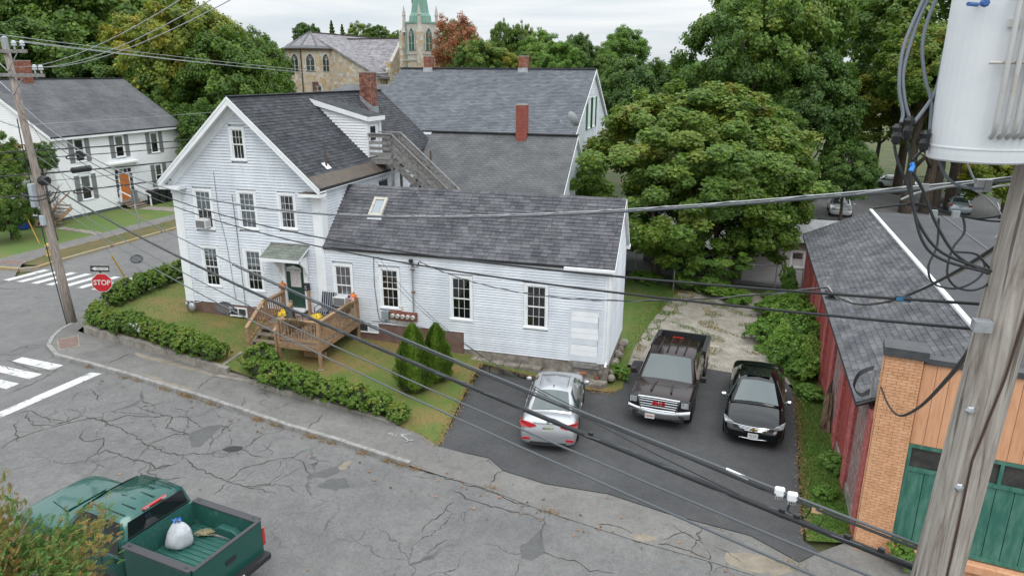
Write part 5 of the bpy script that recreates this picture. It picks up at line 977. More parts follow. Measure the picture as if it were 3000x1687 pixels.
# far transept gable with cross at the other side
# tower
rz2 = _f+_r2*(1236-1500)/FPX+_u2*(843.5-222)/FPX; T0 = CAM+rz2*112; T0 = V(T0.x/.903,T0.y/.903,0)
tw = thing('church_tower', 'stone church tower with tall green copper spire', 'tower', tuple(T0))
tw.location = (0,0,.915); tw.scale = (.903,.903,.903); ORG[tw.name] = V(0,0,0)
tA = (A_*math.cos(R(22))+B_*math.sin(R(22))); tB = V(tA.y,-tA.x,0)
def tp(a, b_, z): return T0+tA*a+tB*b_+V(0,0,z)
def tbox(h, z0, z1, m, name, par=tw, a0=None): q = MB(); q.prism([tp(-h,-h,z0),tp(h,-h,z0),tp(h,h,z0),tp(-h,h,z0)],V(0,0,z1-z0)); return q.build(name, m, par)
hw2 = 1.95
tbox(hw2, 0, 11.4, M_cst, 'lower_stage'); tbox(hw2+.12, 11.4, 11.7, M_lime, 'string_course'); tbox(hw2, 11.7, 12.4, M_lime, 'band'); tbox(hw2+.1, 12.4, 12.7, M_lime, 'string_course')
tbox(hw2, 12.7, 17.4, M_lime, 'belfry_stage'); tbox(hw2+.1, 17.4, 17.7, M_copper, 'cornice')
for sa2, sb2 in ((-1,-1),(-1,1),(1,-1),(1,1)):
    q = MB(); q.prism([tp(sa2*(hw2+.28)-.4,sb2*(hw2+.28)-.4,10),tp(sa2*(hw2+.28)+.4,sb2*(hw2+.28)-.4,10),tp(sa2*(hw2+.28)+.4,sb2*(hw2+.28)+.4,10),tp(sa2*(hw2+.28)-.4,sb2*(hw2+.28)+.4,10)],V(0,0,6.0)); q.build('corner_buttress', M_cst, tw)
    c_ = tp(sa2*hw2,sb2*hw2,0); q = MB(); q.lathe([(.62,16.0),(.36,16.9),(.3,17.7),(.26,18.6),(.36,18.7),(.03,20.4)],(c_.x,c_.y,0),6); q.build('pinnacle', M_lime, tw)
for u_, n_ in ((tB,-tA),(tA,tB),(tA,-tB)): lancet('belfry_window', T0+n_*hw2+V(0,0,13.1), u_, n_, 1.35, 3.6, tw, lights=2, frame=.22, mg=mat('green_louvre',(.02,.10,.08),rough=.6))
q = MB(); zb, zt = 17.7, 29.5; q.lathe([(2.05,zb),(1.95,zb+.9),(1.62,zb+1.4),(.05,zt)],(T0.x,T0.y,0),8); spire = q.build('spire', M_copper, tw, label='tall green copper clad spire')
for az_, z_ in ((R(-100),22.3),(R(-150),21.2),(R(-165),23.8),(R(-115),25.8)):
    rr_ = 1.62*(zt-z_)/(zt-zb-1.4)*.96; c_ = V(T0.x+rr_*math.cos(az_),T0.y+rr_*math.sin(az_),z_); u_ = V(-math.sin(az_),math.cos(az_),0); q = MB(); q.prism([c_-u_*.35-V(0,0,.5),c_+u_*.35-V(0,0,.5),c_+u_*.33+V(0,0,.5),c_-u_*.33+V(0,0,.5)],V(math.cos(az_),math.sin(az_),0)*.12); q.build('louvre_hatch', M_cop2, spire)
c_ = tp(-hw2-.1,-hw2+.5,0); q = MB(); q.tube([c_+V(0,0,17.5),c_+V(0,0,5)],.09,6); q.build('downpipe', M_copper, tw)
# ================================================================== vehicles (own frame: +x forward, z up, origin on the ground)
def paint(name, c, metal=.35, rough=.32): return mat(name, c, rough=rough, metal=metal, coat=.8)
M_cglass = mat('car_glass', (.055,.075,.075), rough=.03, spec=.8, coat=.6)
M_cglassd = mat('dark_car_glass', (.010,.012,.013), rough=.04, spec=.7, coat=.4)
M_lamp = mat('lamp_glass', (.20,.21,.22), (.42,.44,.46), 14, .12)
M_red = mat('tail_lamp', (.42,.012,.014), rough=.12, coat=.8)
M_plate = mat('plate_white', (.62,.63,.60), rough=.4)
M_trimb = mat('black_trim', (.02,.021,.022), rough=.55)
def loft(st, par, name, m, subsurf=1, smooth=True, label=None):
    """st: list of (x, half profile [(y,z)...] from sill to centre)"""
    b = MB(); rows = []
    for x, hp in st: rows.append([(x,-y,z) for y,z in hp]+[(x,y,z) for y,z in hp[::-1] if y > 1e-6])
    b.grid(rows); n = len(rows[0]); k = len(rows)
    b.f.append(tuple(range(n))); b.f.append(tuple(range((k-1)*n,k*n)))
    # underside
    for i in range(k-1): b.f.append((i*n,(i+1)*n,(i+1)*n+n-1,i*n+n-1))
    return b.build(name, m, par, smooth=smooth, subsurf=subsurf, label=label)
def quadp(par, name, m, P, off=None, nu=1, thick=.01):
    """curved panel from rows of points"""
    b = MB(); b.grid(P); o = b.build(name, m, par, smooth=True); return o
def wheel(par, x, y, r=.33, w=.22, rim=None):
    s = 1 if y > 0 else -1; b = MB(); b.lathe([(r*.62,-w/2),(r*.9,-w/2),(r,-w*.36),(r,w*.36),(r*.9,w/2),(r*.62,w/2)],(x,y,r),22,'y'); t = b.build('wheel', M_rubber, par, smooth=False)
    b = MB(); yo = y+s*(w/2-.03); b.lathe([(r*.63,0),(r*.60,s*.02),(r*.5,s*.0),(r*.12,s*.012),(.03,s*.02)],(x,yo,r),16,'y'); b.build('rim', rim or M_chrome, t)
    b = MB()
    for k in range(5): a = 2*math.pi*k/5; b.prism([(x+r*.2*math.cos(a+.5),yo+s*.018,r+r*.2*math.sin(a+.5)),(x+r*.55*math.cos(a+.25),yo+s*.018,r+r*.55*math.sin(a+.25)),(x+r*.55*math.cos(a+.95),yo+s*.018,r+r*.55*math.sin(a+.95)),(x+r*.2*math.cos(a+.75),yo+s*.018,r+r*.2*math.sin(a+.75))],(0,s*.008,0))
    b.build('spoke_gap', M_trimb, t); return t
def well(par, x, y, r):
    s = 1 if y > 0 else -1; pts = [(x+r*math.cos(math.pi*i/12),y,.33+r*math.sin(math.pi*i/12)) for i in range(13)]+[(x-r,y,.2),(x+r,y,.2)]
    b = MB(); b.prism(pts,(0,s*.006,0)); b.build('wheel_arch', M_trimb, par)
def plate(par, x, z, txt, face, w=.31, h=.155, m=None, tm=None, y=0, tilt=0):
    b = MB(); b.box(x-.006,x+.006,y-w/2,y+w/2,z-h/2,z+h/2); p = b.build('licence_plate', m or M_plate, par)
    t = textmesh(txt, .1, tm or mat('plate_ink',(.03,.06,.05),rough=.6), bold=.002); o = obj('lettering', t, p, (x+face*.008,y,z)); o.rotation_euler = (R(90),0,R(90) if face > 0 else R(-90)); o.scale = (.72,1,1); return p
def sedan(name, label, loc, rz_, L_, W_, pm, front=True, grp=None, H_=1.48, glass=None):
    v = thing(name, label, 'car', loc, rz_, grp); l = L_/2; w = W_/2; g = glass or M_cglass
    def hp(wf, t, zb=.2): ww = w*wf; return [(ww*.80,zb),(ww*.965,zb+.07),(ww,zb+.27),(ww*.995,max(.60,zb+.3)*1.0 if t > .7 else t-.12),(ww*.965,max(t-.10,zb+.32)),(ww*.88,t-.02),(ww*.5,t+.015),(0,t+.025)]
    body = loft([(-l*1.0,hp(.80,.62,.30)),(-l*.985,hp(.90,.74,.26)),(-l*.955,hp(.955,.98,.22)),(-l*.90,hp(.98,1.05)),(-l*.70,hp(1,1.06)),(-l*.4,hp(1,.98)),(l*.0,hp(1,.96)),(l*.34,hp(1,.97)),(l*.50,hp(.995,.965)),(l*.74,hp(.985,.89)),(l*.89,hp(.955,.80)),(l*.955,hp(.90,.70,.22)),(l*.985,hp(.80,.62,.26)),(l*1.0,hp(.66,.54,.30))], v, 'body', pm, 1)
    zt = H_
    core = loft([(-l*.74,[(w*.78,1.02),(w*.77,1.03),(w*.74,1.04),(0,1.07)]),(-l*.36,[(w*.93,.93),(w*.83,1.16),(w*.62,zt-.09),(0,zt-.035)]),(-l*.1,[(w*.94,.93),(w*.84,1.18),(w*.64,zt-.055),(0,zt)]),(l*.14,[(w*.93,.93),(w*.83,1.16),(w*.61,zt-.09),(0,zt-.035)]),(l*.52,[(w*.84,.95),(w*.83,.955),(w*.80,.96),(0,.985)])], v, 'cabin', pm, 0)
    # glass
    def strip(name, a0, a1, b0, b1, n=6, bow=.06, dz=.012, dx=0):
        rows = []
        for t in (0,.5,1):
            row = []
            for i in range(n+1):
                s = -1+2*i/n; y = s*(a1[1]*(1-t)+b1[1]*t); x = a1[0]*(1-t)+b1[0]*t; z = a1[2]*(1-t)+b1[2]*t; k = (1-s*s); row.append((x+dx*k,y,z+dz+bow*k))
            rows.append(row)
        return quadp(v, name, g, rows)
    strip('windshield',None,(l*.50,w*.74,.985),None,(l*.165,w*.55,zt-.10),bow=.045,dz=.02)
    strip('rear_window',None,(-l*.71,w*.68,1.07),None,(-l*.385,w*.55,zt-.10),bow=.045,dz=.02)
    for s in (-1,1):
        for (xa,xb,ta,tb_) in ((-l*.58,-l*.13,-l*.38,-l*.11),(-l*.09,l*.40,-l*.08,l*.12)):
            b = MB(); P = [(xa,w*.925,.965),(xb,w*.925,.965),(tb_,w*.645,zt-.12),(ta,w*.645,zt-.12)]; P = [(x,s*(y+.012),z+.008) for x,y,z in P]; b.prism(P,(0,s*.006,.004)); b.build('side_window', g if glass is None else glass, v)
            b = MB(); b.tube([(xa,s*(w*.94+.012),.955),(xb,s*(w*.94+.012),.955)],.011,5); b.tube([(ta,s*(w*.64+.012),zt-.105),(tb_,s*(w*.64+.012),zt-.105)],.010,5); b.build('window_trim', M_chrome, v)
        b = MB(); b.lathe([(.02,-.10),(.075,-.06),(.085,.03),(.05,.10)],(0,0,0),8,'y'); 
        b.v = [(x*.75+l*.36,s*(w*1.0+.10)+y,z*1.0+1.0) for x,y,z in b.v]; mir = b.build('mirror', pm if not front else M_chrome if grp == 'chrome' else pm, v, smooth=True)
        b = MB(); b.bar((l*.37,s*w*.9,.96),(l*.36,s*(w+.05),.98),.05,.04); b.build('mirror_arm', M_trimb, mir)
        for xh in (-l*.2,l*.22): b = MB(); b.bar((xh-.1,s*(w+.012),.80),(xh+.1,s*(w+.012),.80),.03,.035); b.build('door_handle', M_chrome if front else pm, v)
        for xd in (-l*.11,l*.40): b = MB(); b.bar((xd,s*(w*1.0+.001),.34),(xd,s*(w*.985),.9),.012,.006); b.build('door_seam', M_trimb, v)
    for x in (-l*.56,l*.60):
        for s in (-1,1): well(v, x, s*(w-.004), .40); wheel(v, x, s*(w-.10), .335)
    return v, l, w
# ---- silver sedan seen from behind
sv, l, w = sedan('silver_sedan', 'silver sedan parked nose to the white wing, tail toward street', (17.0,-3.25,road_z(17)+.03), R(90+7), 4.62, 1.76, paint('silver_paint',(.46,.47,.49),.6,.28), front=False)
PB = (-l, 0)
for s in (-1,1):
    b = MB(); b.prism([(-l*.972,s*w*.40,.86),(-l*.972,s*w*.62,.80),(-l*.955,s*w*.93,.82),(-l*.93,s*w*.985,.95),(-l*.95,s*w*.90,1.0),(-l*.965,s*w*.55,.93)],(-.05,s*.008,.0)); b.build('tail_lamp', M_red, sv)
    b = MB(); b.prism([(-l*.955,s*w*.94,.84),(-l*.84,s*(w*1.0),.93),(-l*.86,s*w*.995,1.0),(-l*.95,s*w*.93,1.0)],(0,s*.012,0)); b.build('tail_lamp', M_red, sv)
    b = MB(); b.box(-l*1.0,-l*.97,s*w*.62 if s > 0 else -w*.88,s*w*.88 if s > 0 else -w*.62,.42,.49); b.build('reflector', M_red, sv)
b = MB(); b.box(-l*.998,-l*.95,-w*.62,w*.62,.24,.36); b.build('bumper_insert', M_trimb, sv)
b = MB(); b.box(-l*.985,-l*.955,-.45,.45,.94,.965); b.build('trunk_garnish', M_chrome, sv)
b = MB(); b.lathe([(.055,0),(.055,-.012),(.035,-.014)],(-l*.985,0,1.0),12,'x'); b.build('badge', M_chrome, sv)
plate(sv, -l*.985-.012, .80, 'MRSDRCY', -1, m=mat('plate_cream',(.52,.54,.45),rough=.5)); 
b = MB(); b.box(-l*.3,l*.12,-w*.52,-w*.505,1.472,1.48); b.box(-l*.3,l*.12,w*.505,w*.52,1.472,1.48); b.build('roof_channel', M_trimb, sv)
b = MB(); b.prism([(-l*.28,-.02,1.475),(-l*.28,.02,1.475),(-l*.31,0,1.53)],(.05,0,0)); b.build('roof_antenna', M_trimb, sv)
# ---- black sedan seen from the front
bk, l, w = sedan('black_sedan', 'glossy black sedan with chrome trim beside the red workshop', (23.45,-.55,road_z(23.4)+.03), R(-90-4), 5.1, 1.87, mat('black_paint',(.004,.0045,.006),rough=.12,spec=.35,coat=.25), grp='chrome')
del bk['group']
b = MB(); b.box(-l*.22,l*.05,-w*.42,w*.42,1.478,1.487); b.build('sunroof', M_cglassd, bk)
fx = l*.985
b = MB(); b.prism([(l*.955,-w*.60,.60),(l*.955,w*.60,.60),(l*.945,w*.68,.75),(l*.945,-w*.68,.75)],(.07,0,-.02)); gr = b.build('grille', M_trimb, bk)
for i in range(4): b = MB(); z = .605+i*.045; n = 8; b.tube([(l*.965+.075-.10*abs(-1+2*k/n)**2,(-1+2*k/n)*w*(.60+.02*i),z) for k in range(n+1)],.011,5); b.build('grille_bar', M_chrome, gr)
b = MB(); b.prism([(fx+.05,-.10,.655),(fx+.05,-.10,.70),(fx+.05,-.035,.70),(fx+.05,-.035,.72),(fx+.05,.035,.72),(fx+.05,.035,.70),(fx+.05,.10,.70),(fx+.05,.10,.655),(fx+.05,.035,.655),(fx+.05,.035,.635),(fx+.05,-.035,.635),(fx+.05,-.035,.655)],(.02,0,0)); b.build('badge', mat('gold_badge',(.55,.36,.09),rough=.3,metal=.8), bk)
for s in (-1,1):
    b = MB(); b.prism([(l*.945,s*w*.60,.62),(l*.90,s*w*.90,.70),(l*.80,s*w*.97,.82),(l*.86,s*w*.90,.84),(l*.94,s*w*.66,.77)],(.03,s*.03,.015)); b.build('headlamp', M_lamp, bk)
    b = MB(); b.tube([(l*.97,s*w*.45,.38),(l*.955,s*w*.70,.37),(l*.93,s*w*.86,.43)],.012,5); b.build('bumper_trim', M_chrome, bk)
    b = MB(); b.box(l*.95,l*.975,min(s*w*.62,s*w*.84),max(s*w*.62,s*w*.84),.39,.47); b.build('fog_lamp', M_trimb, bk)
b = MB(); b.tube([(l*.99,-w*.5,.36),(l*1.005,0,.34),(l*.99,w*.5,.36)],.012,5); b.build('bumper_trim', M_chrome, bk)
b = MB(); b.box(l*.97,l*.992,-w*.52,w*.52,.38,.53); b.build('lower_grille', M_trimb, bk)
plate(bk, l*1.0+.015, .46, '751 UV', 1)
for s in (-1,1): b = MB(); b.tube([(l*.50,s*w*.12,.995),(l*.42,s*w*.3,1.03),(l*.44,s*w*.6-.02,1.02)],.012,4); b.build('wiper', M_trimb, bk)
# ---- pickups
def pickup(name, label, loc, rz_, L_, W_, pm, cab0, cab1, hoodz, H_, bed1, railz, railm, liner, ribs=True, r=.40, glassF=None, floorz=.80):
    """cab0..cab1 x-range of the cab foot, bed from -L/2 to bed1"""
    v = thing(name, label, 'pickup truck', loc, rz_); l = L_/2; w = W_/2
    def hp(wf, t, zb=.42): ww = w*wf; return [(ww*.86,zb),(ww*.97,zb+.06),(ww,zb+.25),(ww,.86 if t > 1 else t-.14),(ww*.985,t-.10),(ww*.93,t-.02),(ww*.5,t+.012),(0,t+.02)]
    loft([(cab0-.0,hp(.985,1.12)),(cab0+.06,hp(1,1.14)),(cab1-.1,hp(1,1.14)),(cab1+.15,hp(1,hoodz)),(l*.80,hp(.99,hoodz-.02)),(l*.93,hp(.96,hoodz-.06)),(l*.965,hp(.92,hoodz-.14,.44)),(l*.985,hp(.86,hoodz-.30,.46))], v, 'body', pm, 1)
    zt = H_; ct0, ct1 = cab0+.10, cab1-.72
    loft([(cab0+.0,[(w*.955,1.08),(w*.95,1.12),(w*.90,1.20),(0,1.2)]),(ct0,[(w*.955,1.08),(w*.90,1.42),(w*.745,zt-.09),(0,zt-.045)]),((ct0+ct1)/2,[(w*.955,1.08),(w*.90,1.42),(w*.75,zt-.05),(0,zt)]),(ct1,[(w*.955,1.08),(w*.90,1.42),(w*.735,zt-.10),(0,zt-.05)]),(cab1,[(w*.93,1.10),(w*.92,1.11),(w*.88,1.125),(0,1.15)])], v, 'cabin', pm, 0)
    g = glassF or M_cglass
    def strip(nm, a, c_, m_, bow):
        rows = [[(a[0]*(1-t)+c_[0]*t+bow*(1-s*s)*.6*(1 if c_[0] < a[0] else -1), s*(a[1]*(1-t)+c_[1]*t), a[2]*(1-t)+c_[2]*t+.02+bow*(1-s*s)) for s in np.linspace(-1,1,7)] for t in (0,.5,1)]
        return quadp(v, nm, m_, [[tuple(map(float,p)) for p in rw_] for rw_ in rows])
    strip('windshield',(cab1-.03,w*.84,1.135),(ct1+.05,w*.68,zt-.115),g,.03)
    b = MB(); b.prism([(cab0-.012,-w*.84,1.18),(cab0-.012,w*.84,1.18),(ct0-.022,w*.70,zt-.13),(ct0-.022,-w*.70,zt-.13)],(-.012,0,.004)); rw_ = b.build('rear_window', M_cglassd, v)
    mid = (ct0+ct1)/2-.05
    for s in (-1,1):
        for xa,xb,ta,tb_ in ((cab0+.16,mid-.04,ct0+.12,mid-.05),(mid+.05,cab1-.24,mid+.04,ct1-.03)):
            b = MB(); P = [(xa,w*.955,1.13),(xb,w*.955,1.13),(tb_,w*.775,zt-.14),(ta,w*.775,zt-.14)]; P = [(x,s*(y+.012),z+.01) for x,y,z in P]; b.prism(P,(0,s*.006,.003)); b.build('side_window', M_cglassd, v)
        b = MB(); b.tube([(cab0+.1,s*(w*.965+.012),1.125),(cab1-.2,s*(w*.965+.012),1.125)],.012,5); b.build('window_trim', M_chrome if not ribs else M_trimb, v)
        b = MB(); b.box(cab1-.42,cab1-.28,s*(w+.17)-.10,s*(w+.17)+.10,1.12,1.32); mi = b.build('mirror', pm if not ribs else M_trimb, v, bevel=.03); b = MB(); b.bar((cab1-.33,s*w*.94,1.16),(cab1-.35,s*(w+.1),1.2),.05,.05); b.build('mirror_arm', M_trimb, mi)
        for xh in (cab0+.3,mid+.25): b = MB(); b.bar((xh-.1,s*(w+.012),.98),(xh+.1,s*(w+.012),.98),.03,.04); b.build('door_handle', M_chrome if not ribs else M_trimb, v)
        for xd in (mid,cab1-.12,cab0+.03): b = MB(); b.bar((xd,s*(w+.002),.5),(xd,s*(w+.002),1.1),.012,.006); b.build('door_seam', M_trimb, v)
    # bed: walls, floor, tailgate, rail caps
    for s in (-1,1):
        b = MB(); b.box(-l+.06,bed1,min(s*w,s*(w-.14)),max(s*w,s*(w-.14)),.45,railz-.03); b.build('bed_side', pm, v, bevel=.03)
        b = MB(); b.box(-l+.07,bed1-.01,min(s*(w-.145),s*(w-.15)),max(s*(w-.145),s*(w-.15)),floorz,railz-.03); b.build('bed_liner', liner, v)
        b = MB(); b.box(-l+.06,bed1,min(s*(w+.012),s*(w-.17)),max(s*(w+.012),s*(w-.17)),railz-.03,railz+.01); rc = b.build('bed_rail', railm, v, bevel=.012)
        for xx in (-l+.2,bed1-.15): b = MB(); b.box(xx-.04,xx+.04,s*(w-.08)-.025,s*(w-.08)+.025,railz+.008,railz+.013); b.build('stake_pocket', M_black, rc)
        b = MB(); xa = -l+.82; b.prism([(xa-.42,s*(w-.15),floorz),(xa+.42,s*(w-.15),floorz),(xa+.36,s*(w-.15),floorz+.16),(xa+.2,s*(w-.15),floorz+.25),(xa-.2,s*(w-.15),floorz+.25),(xa-.36,s*(w-.15),floorz+.16)],(0,-s*.17,0)); b.build('wheel_housing', liner, v, bevel=.03)
    b = MB(); b.box(-l+.06,bed1,-w+.14,w-.14,floorz-.04,floorz); fl_ = b.build('bed_floor', liner, v)
    for i in range(13): y = -w+.2+i*(W_-.4)/12; b = MB(); b.box(-l+.1,bed1-.06,y-.028,y+.028,floorz,floorz+.014); b.build('floor_rib', liner, fl_)
    b = MB(); b.box(bed1-.03,bed1+.03,-w+.12,w-.12,.5,railz); b.build('bed_front', pm, v); 
    b = MB(); b.box(bed1-.042,bed1-.032,-w+.15,w-.15,floorz,railz-.02); b.build('bed_front_liner', liner, v)
    b = MB(); b.box(-l,-l+.06,-w+.06,w-.06,.62,railz-.03); tg = b.build('tailgate', pm, v, bevel=.015); b = MB(); b.box(-l-.008,-l+.075,-w+.06,w-.06,railz-.03,railz+.01); b.build('tailgate_cap', railm, tg, bevel=.012); b = MB(); b.box(-l+.062,-l+.07,-w+.15,w-.15,floorz,railz-.04); b.build('tailgate_liner', liner, tg)
    b = MB(); b.box(-l-.016,-l,-.14,.14,1.0,1.1); b.build('tailgate_handle', M_trimb, tg)
    b = MB(); b.box(-l-.16,-l+.05,-w+.02,w-.02,.48,.64); bp = b.build('rear_bumper', M_chrome if not ribs else M_trimb, v, bevel=.03); b = MB(); b.box(-l-.165,-l-.02,-w*.55,w*.55,.635,.648); b.build('step_pad', M_trimb, bp)
    for s in (-1,1): b = MB(); b.box(-l-.012,-l+.05,min(s*(w-.075),s*(w-.005)),max(s*(w-.075),s*(w-.005)),.80,1.22); b.build('tail_lamp', M_red, v)
    for x in (-l+.98,l*.66):
        for s in (-1,1): well(v, x, s*(w+.001), r+.09); wheel(v, x, s*(w-.15), r, .27)
    return v, l, w, tg, ct0, ct1
M_brownp = mat('brown_paint',(.026,.0165,.0165),rough=.25,metal=.15,coat=.3,spec=.4)
gm_, l, w, tg, c0, c1 = pickup('brown_pickup', 'dark brown crew cab pickup with chrome grille parked on driveway', (20.58,.1,road_z(20.5)+.03), R(-90-5), 5.85, 2.03, M_brownp, -1.05, 1.52, 1.20, 1.88, -1.10, 1.36, M_trimb, mat('bed_liner_black',(.016,.017,.018),rough=.7), ribs=False, r=.41)
fx = l
b = MB(); b.box(fx*.975-.02,fx+.03,-.62,.62,.74,1.12); g_ = b.build('grille', M_trimb, gm_, bevel=.02)
b = MB()
for (a,c_) in (((.66,1.12),(.56,.70)),): b.tube([(fx+.035,-a,1.12),(fx+.035,a,1.12),(fx+.04,c_[0],c_[1]),(fx+.04,-c_[0],c_[1]),(fx+.035,-a,1.12)],.035,6) if False else b.tube([(fx+.035,-.66,1.12),(fx+.05,0,1.135),(fx+.035,.66,1.12),(fx+.045,.56,.72),(fx+.05,0,.70),(fx+.045,-.56,.72),(fx+.035,-.66,1.12)],.035,6)
b.build('grille_surround', M_chrome, gm_)
for z in (.80,.88,.97,1.05): b = MB(); b.tube([(fx+.035,-.6,z),(fx+.045,0,z+.005),(fx+.035,.6,z)],.012,5); b.build('grille_bar', M_chrome, g_)
tm = textmesh('GMC', .17, mat('red_badge',(.45,.03,.03),rough=.25), ext=.012, bold=.008); o = obj('badge', tm, gm_, (fx+.065,0,.93)); o.rotation_euler = (R(90),0,R(90)); o.scale = (1.1,1,1)
b = MB(); n = 8; rows = []
for z, k in ((.38,.0),(.42,.06),(.60,.10),(.68,.05)): rows.append([(fx+k-.16*abs(-1+2*i/n)**2.5,(-1+2*i/n)*w*.985,z+.07*abs(-1+2*i/n)**2) for i in range(n+1)])
b.grid(rows); b.build('front_bumper', M_chrome, gm_, smooth=True)
b = MB(); b.box(fx-.1,fx-.01,-w*.8,w*.8,.36,.46); b.build('air_dam', M_trimb, gm_)
for s in (-1,1):
    b = MB(); y0_, y1_ = sorted((s*.68,s*(w-.03))); b.box(fx-.18,fx-.02,y0_,y1_,.82,1.08); hl = b.build('headlamp', M_trimb, gm_, bevel=.03); b = MB(); y0_, y1_ = sorted((s*.71,s*(w-.07))); b.box(fx-.03,fx-.012,y0_,y1_,.86,1.05); b.build('lens', M_lamp, hl, bevel=.02)
    y0_, y1_ = sorted((s*.66,s*.84)); b = MB(); b.box(fx-.03,fx+.035,y0_,y1_,.52,.60); b.build('fog_lamp', M_trimb, gm_)
    b = MB(); b.prism([(1.75,s*.30,1.225),(2.6,s*.36,1.205),(2.6,s*.30,1.205),(1.75,s*.24,1.225)],(0,0,.018)); b.build('hood_crease', M_brownp, gm_)
    b = MB(); b.tube([(1.5,s*.1,1.165),(1.43,s*.45,1.2),(1.47,s*.75,1.17)],.014,4); b.build('wiper', M_trimb, gm_)
plate(gm_, fx+.09, .47, 'H2548VS', 1, tm=mat('plate_red',(.35,.02,.03),rough=.6), y=-.25)
for y in (-.45,-.15,.15,.45): b = MB(); b.bar((c0+.15,y,1.868-abs(y)*.03),(c1-.1,y,1.872-abs(y)*.03),.05,.012); b.build('roof_rib', M_brownp, gm_)
b = MB(); b.box(c0-.05,c0+.03,-.2,.2,1.80,1.835); b.build('brake_lamp', M_red, gm_)
b = MB(); b.tube([(c1-.4,-.55,1.86),(c1-.4,-.55,1.9)],.02,5); b.build('roof_antenna', M_trimb, gm_)
# ---- green pickup in the street, seen from above its tail
M_gp = mat('green_paint',(.009,.088,.072),rough=.26,metal=.25,coat=.6); M_bed = mat('worn_green_bed',(.016,.095,.078),(.10,.20,.175),7,.6,stretch=(.5,4,1),lo=.55,hi=.78,detail=9)
M_cap = mat('grey_rail_cap',(.055,.055,.060),rough=.7)
gt, l, w, tg, c0, c1 = pickup('green_pickup', 'dark green pickup with open bed parked in the street', (9.65,-13.42,road_z(9.6)), R(180-8.5), 5.65, 1.96, M_gp, -.84, 1.25, 1.27, 1.9, -.88, 1.42, M_cap, M_bed, ribs=True, r=.39, floorz=.86)
for i, y in enumerate((-.62,-.36,-.12,.12,.36,.62)):
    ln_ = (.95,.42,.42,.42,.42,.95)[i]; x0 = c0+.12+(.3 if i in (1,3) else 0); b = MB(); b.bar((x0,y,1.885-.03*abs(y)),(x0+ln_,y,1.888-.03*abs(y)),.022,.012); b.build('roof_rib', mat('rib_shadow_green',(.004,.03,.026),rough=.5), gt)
b = MB(); b.box(c0-.05,c0+.02,-.30,.30,1.82,1.875); bl = b.build('brake_lamp', M_red, gt, bevel=.02); 
for y in (-.22,.22): b = MB(); b.box(c0-.055,c0-.045,y-.06,y+.06,1.835,1.865); b.build('lens', M_lamp, bl)
for y, z, m_ in ((.55,1.62,M_trim),(.62,1.36,mat('orange_sticker',(.55,.28,.12))),(-.62,1.62,M_trim),(-.68,1.42,M_trim),(.22,1.69,mat('yellow_sticker',(.6,.4,.05)))):
    t_ = (z-1.18)/(1.70-1.18); xx = (c0-.10)*(1-t_)+(c0-.022)*t_; b = MB(); b.lathe([(.05,0),(.05,-.004)],(xx-.012,y,z),10,'x'); b.build('sticker', m_, gt)
b = MB(); b.box(c1+.02,c1+.75,-w*.8,w*.8,1.105,1.115); 
for s in (-1,1): b = MB(); b.tube([(c1+.58,s*.1,1.26),(c1+.5,s*.4,1.3),(c1+.55,s*.7,1.27)],.014,4); b.build('wiper', M_trimb, gt)
b = MB(); b.prism([(c1+1.0,-.5,1.28),(c1+1.7,-.36,1.27),(c1+1.7,.36,1.27),(c1+1.0,.5,1.28)],(0,0,.016)); b.build('hood_bulge', M_gp, gt, bevel=.01)
tm = textmesh('RAM', .12, M_chrome, ext=.004); o = obj('badge', tm, gt, (-l-.012,.62,.78)); o.rotation_euler = (R(90),0,R(-90))
tm = textmesh('4x4', .14, M_plate); o = obj('badge', tm, gt, (-l+.38,w+.006,1.17)); o.rotation_euler = (R(90),0,R(180))
plate(gt, -l-.17, .56, '1B 4152', -1, tm=mat('plate_red',(.35,.02,.03)), m=M_plate)
def gt_world(x, y, z): a = R(171.5); return V(9.65+x*math.cos(a)-y*math.sin(a), -13.42+x*math.sin(a)+y*math.cos(a), road_z(9.6)+z)
# cargo: rubbish bag, rope, boards
bag = thing('rubbish_bag', 'white rubbish bag with blue tie in green pickup bed', 'bag', tuple(gt_world(-1.25,-.05,.875)), 0)
b = MB(); rows = []; prf = [(.30,.10),(.22,.24),(.05,.27),(-.20,.24),(-.34,.05),(-.24,-.20),(-.02,-.27),(.2,-.2)]
for z, f, sx, sy in ((0,.72,0,0),(.05,1.0,0,.0),(.2,.95,.02,0),(.36,.80,.03,.02),(.47,.55,.02,.03),(.55,.30,.02,.02),(.585,.13,.02,.02),(.63,.24,.03,.02)): rows.append([(x*f*(1+.10*math.sin(k*2.7+z*21))+sx,y*f*(1+.12*math.sin(k*1.9-z*17))+sy,z+.025*math.sin(k*2.2+z*9)) for k, (x,y) in enumerate(prf+prf[:1])])
b.grid(rows); b.build('sack', mat('white_plastic',(.47,.49,.53),(.60,.61,.64),9,.45), bag, smooth=True, subsurf=2)
b = MB(); b.tube([(.05,0,.58),(.12,.03,.63),(.07,.07,.66),(-.02,.05,.62),(-.06,-.02,.65),(.03,-.03,.59)],.016,5); b.build('tie', mat('blue_tie',(.02,.16,.6),rough=.5), bag)
b = MB(); p0 = gt_world(-1.5,-.55,.90); pts = []
for i in range(120): a = i*.62; pts.append(p0+V(.21*math.cos(a)*(.7+.3*math.sin(i*.37)),.13*math.sin(a*1.03)*(.7+.3*math.cos(i*.29)),.02+.055*(.5+.5*math.sin(i*.83))))
b.tube(pts,.011,5); b.build('rope', mat('yellow_rope',(.22,.19,.11),(.32,.28,.17),20,.9), None, 'tangled tan rope in far corner of green pickup bed', 'rope')
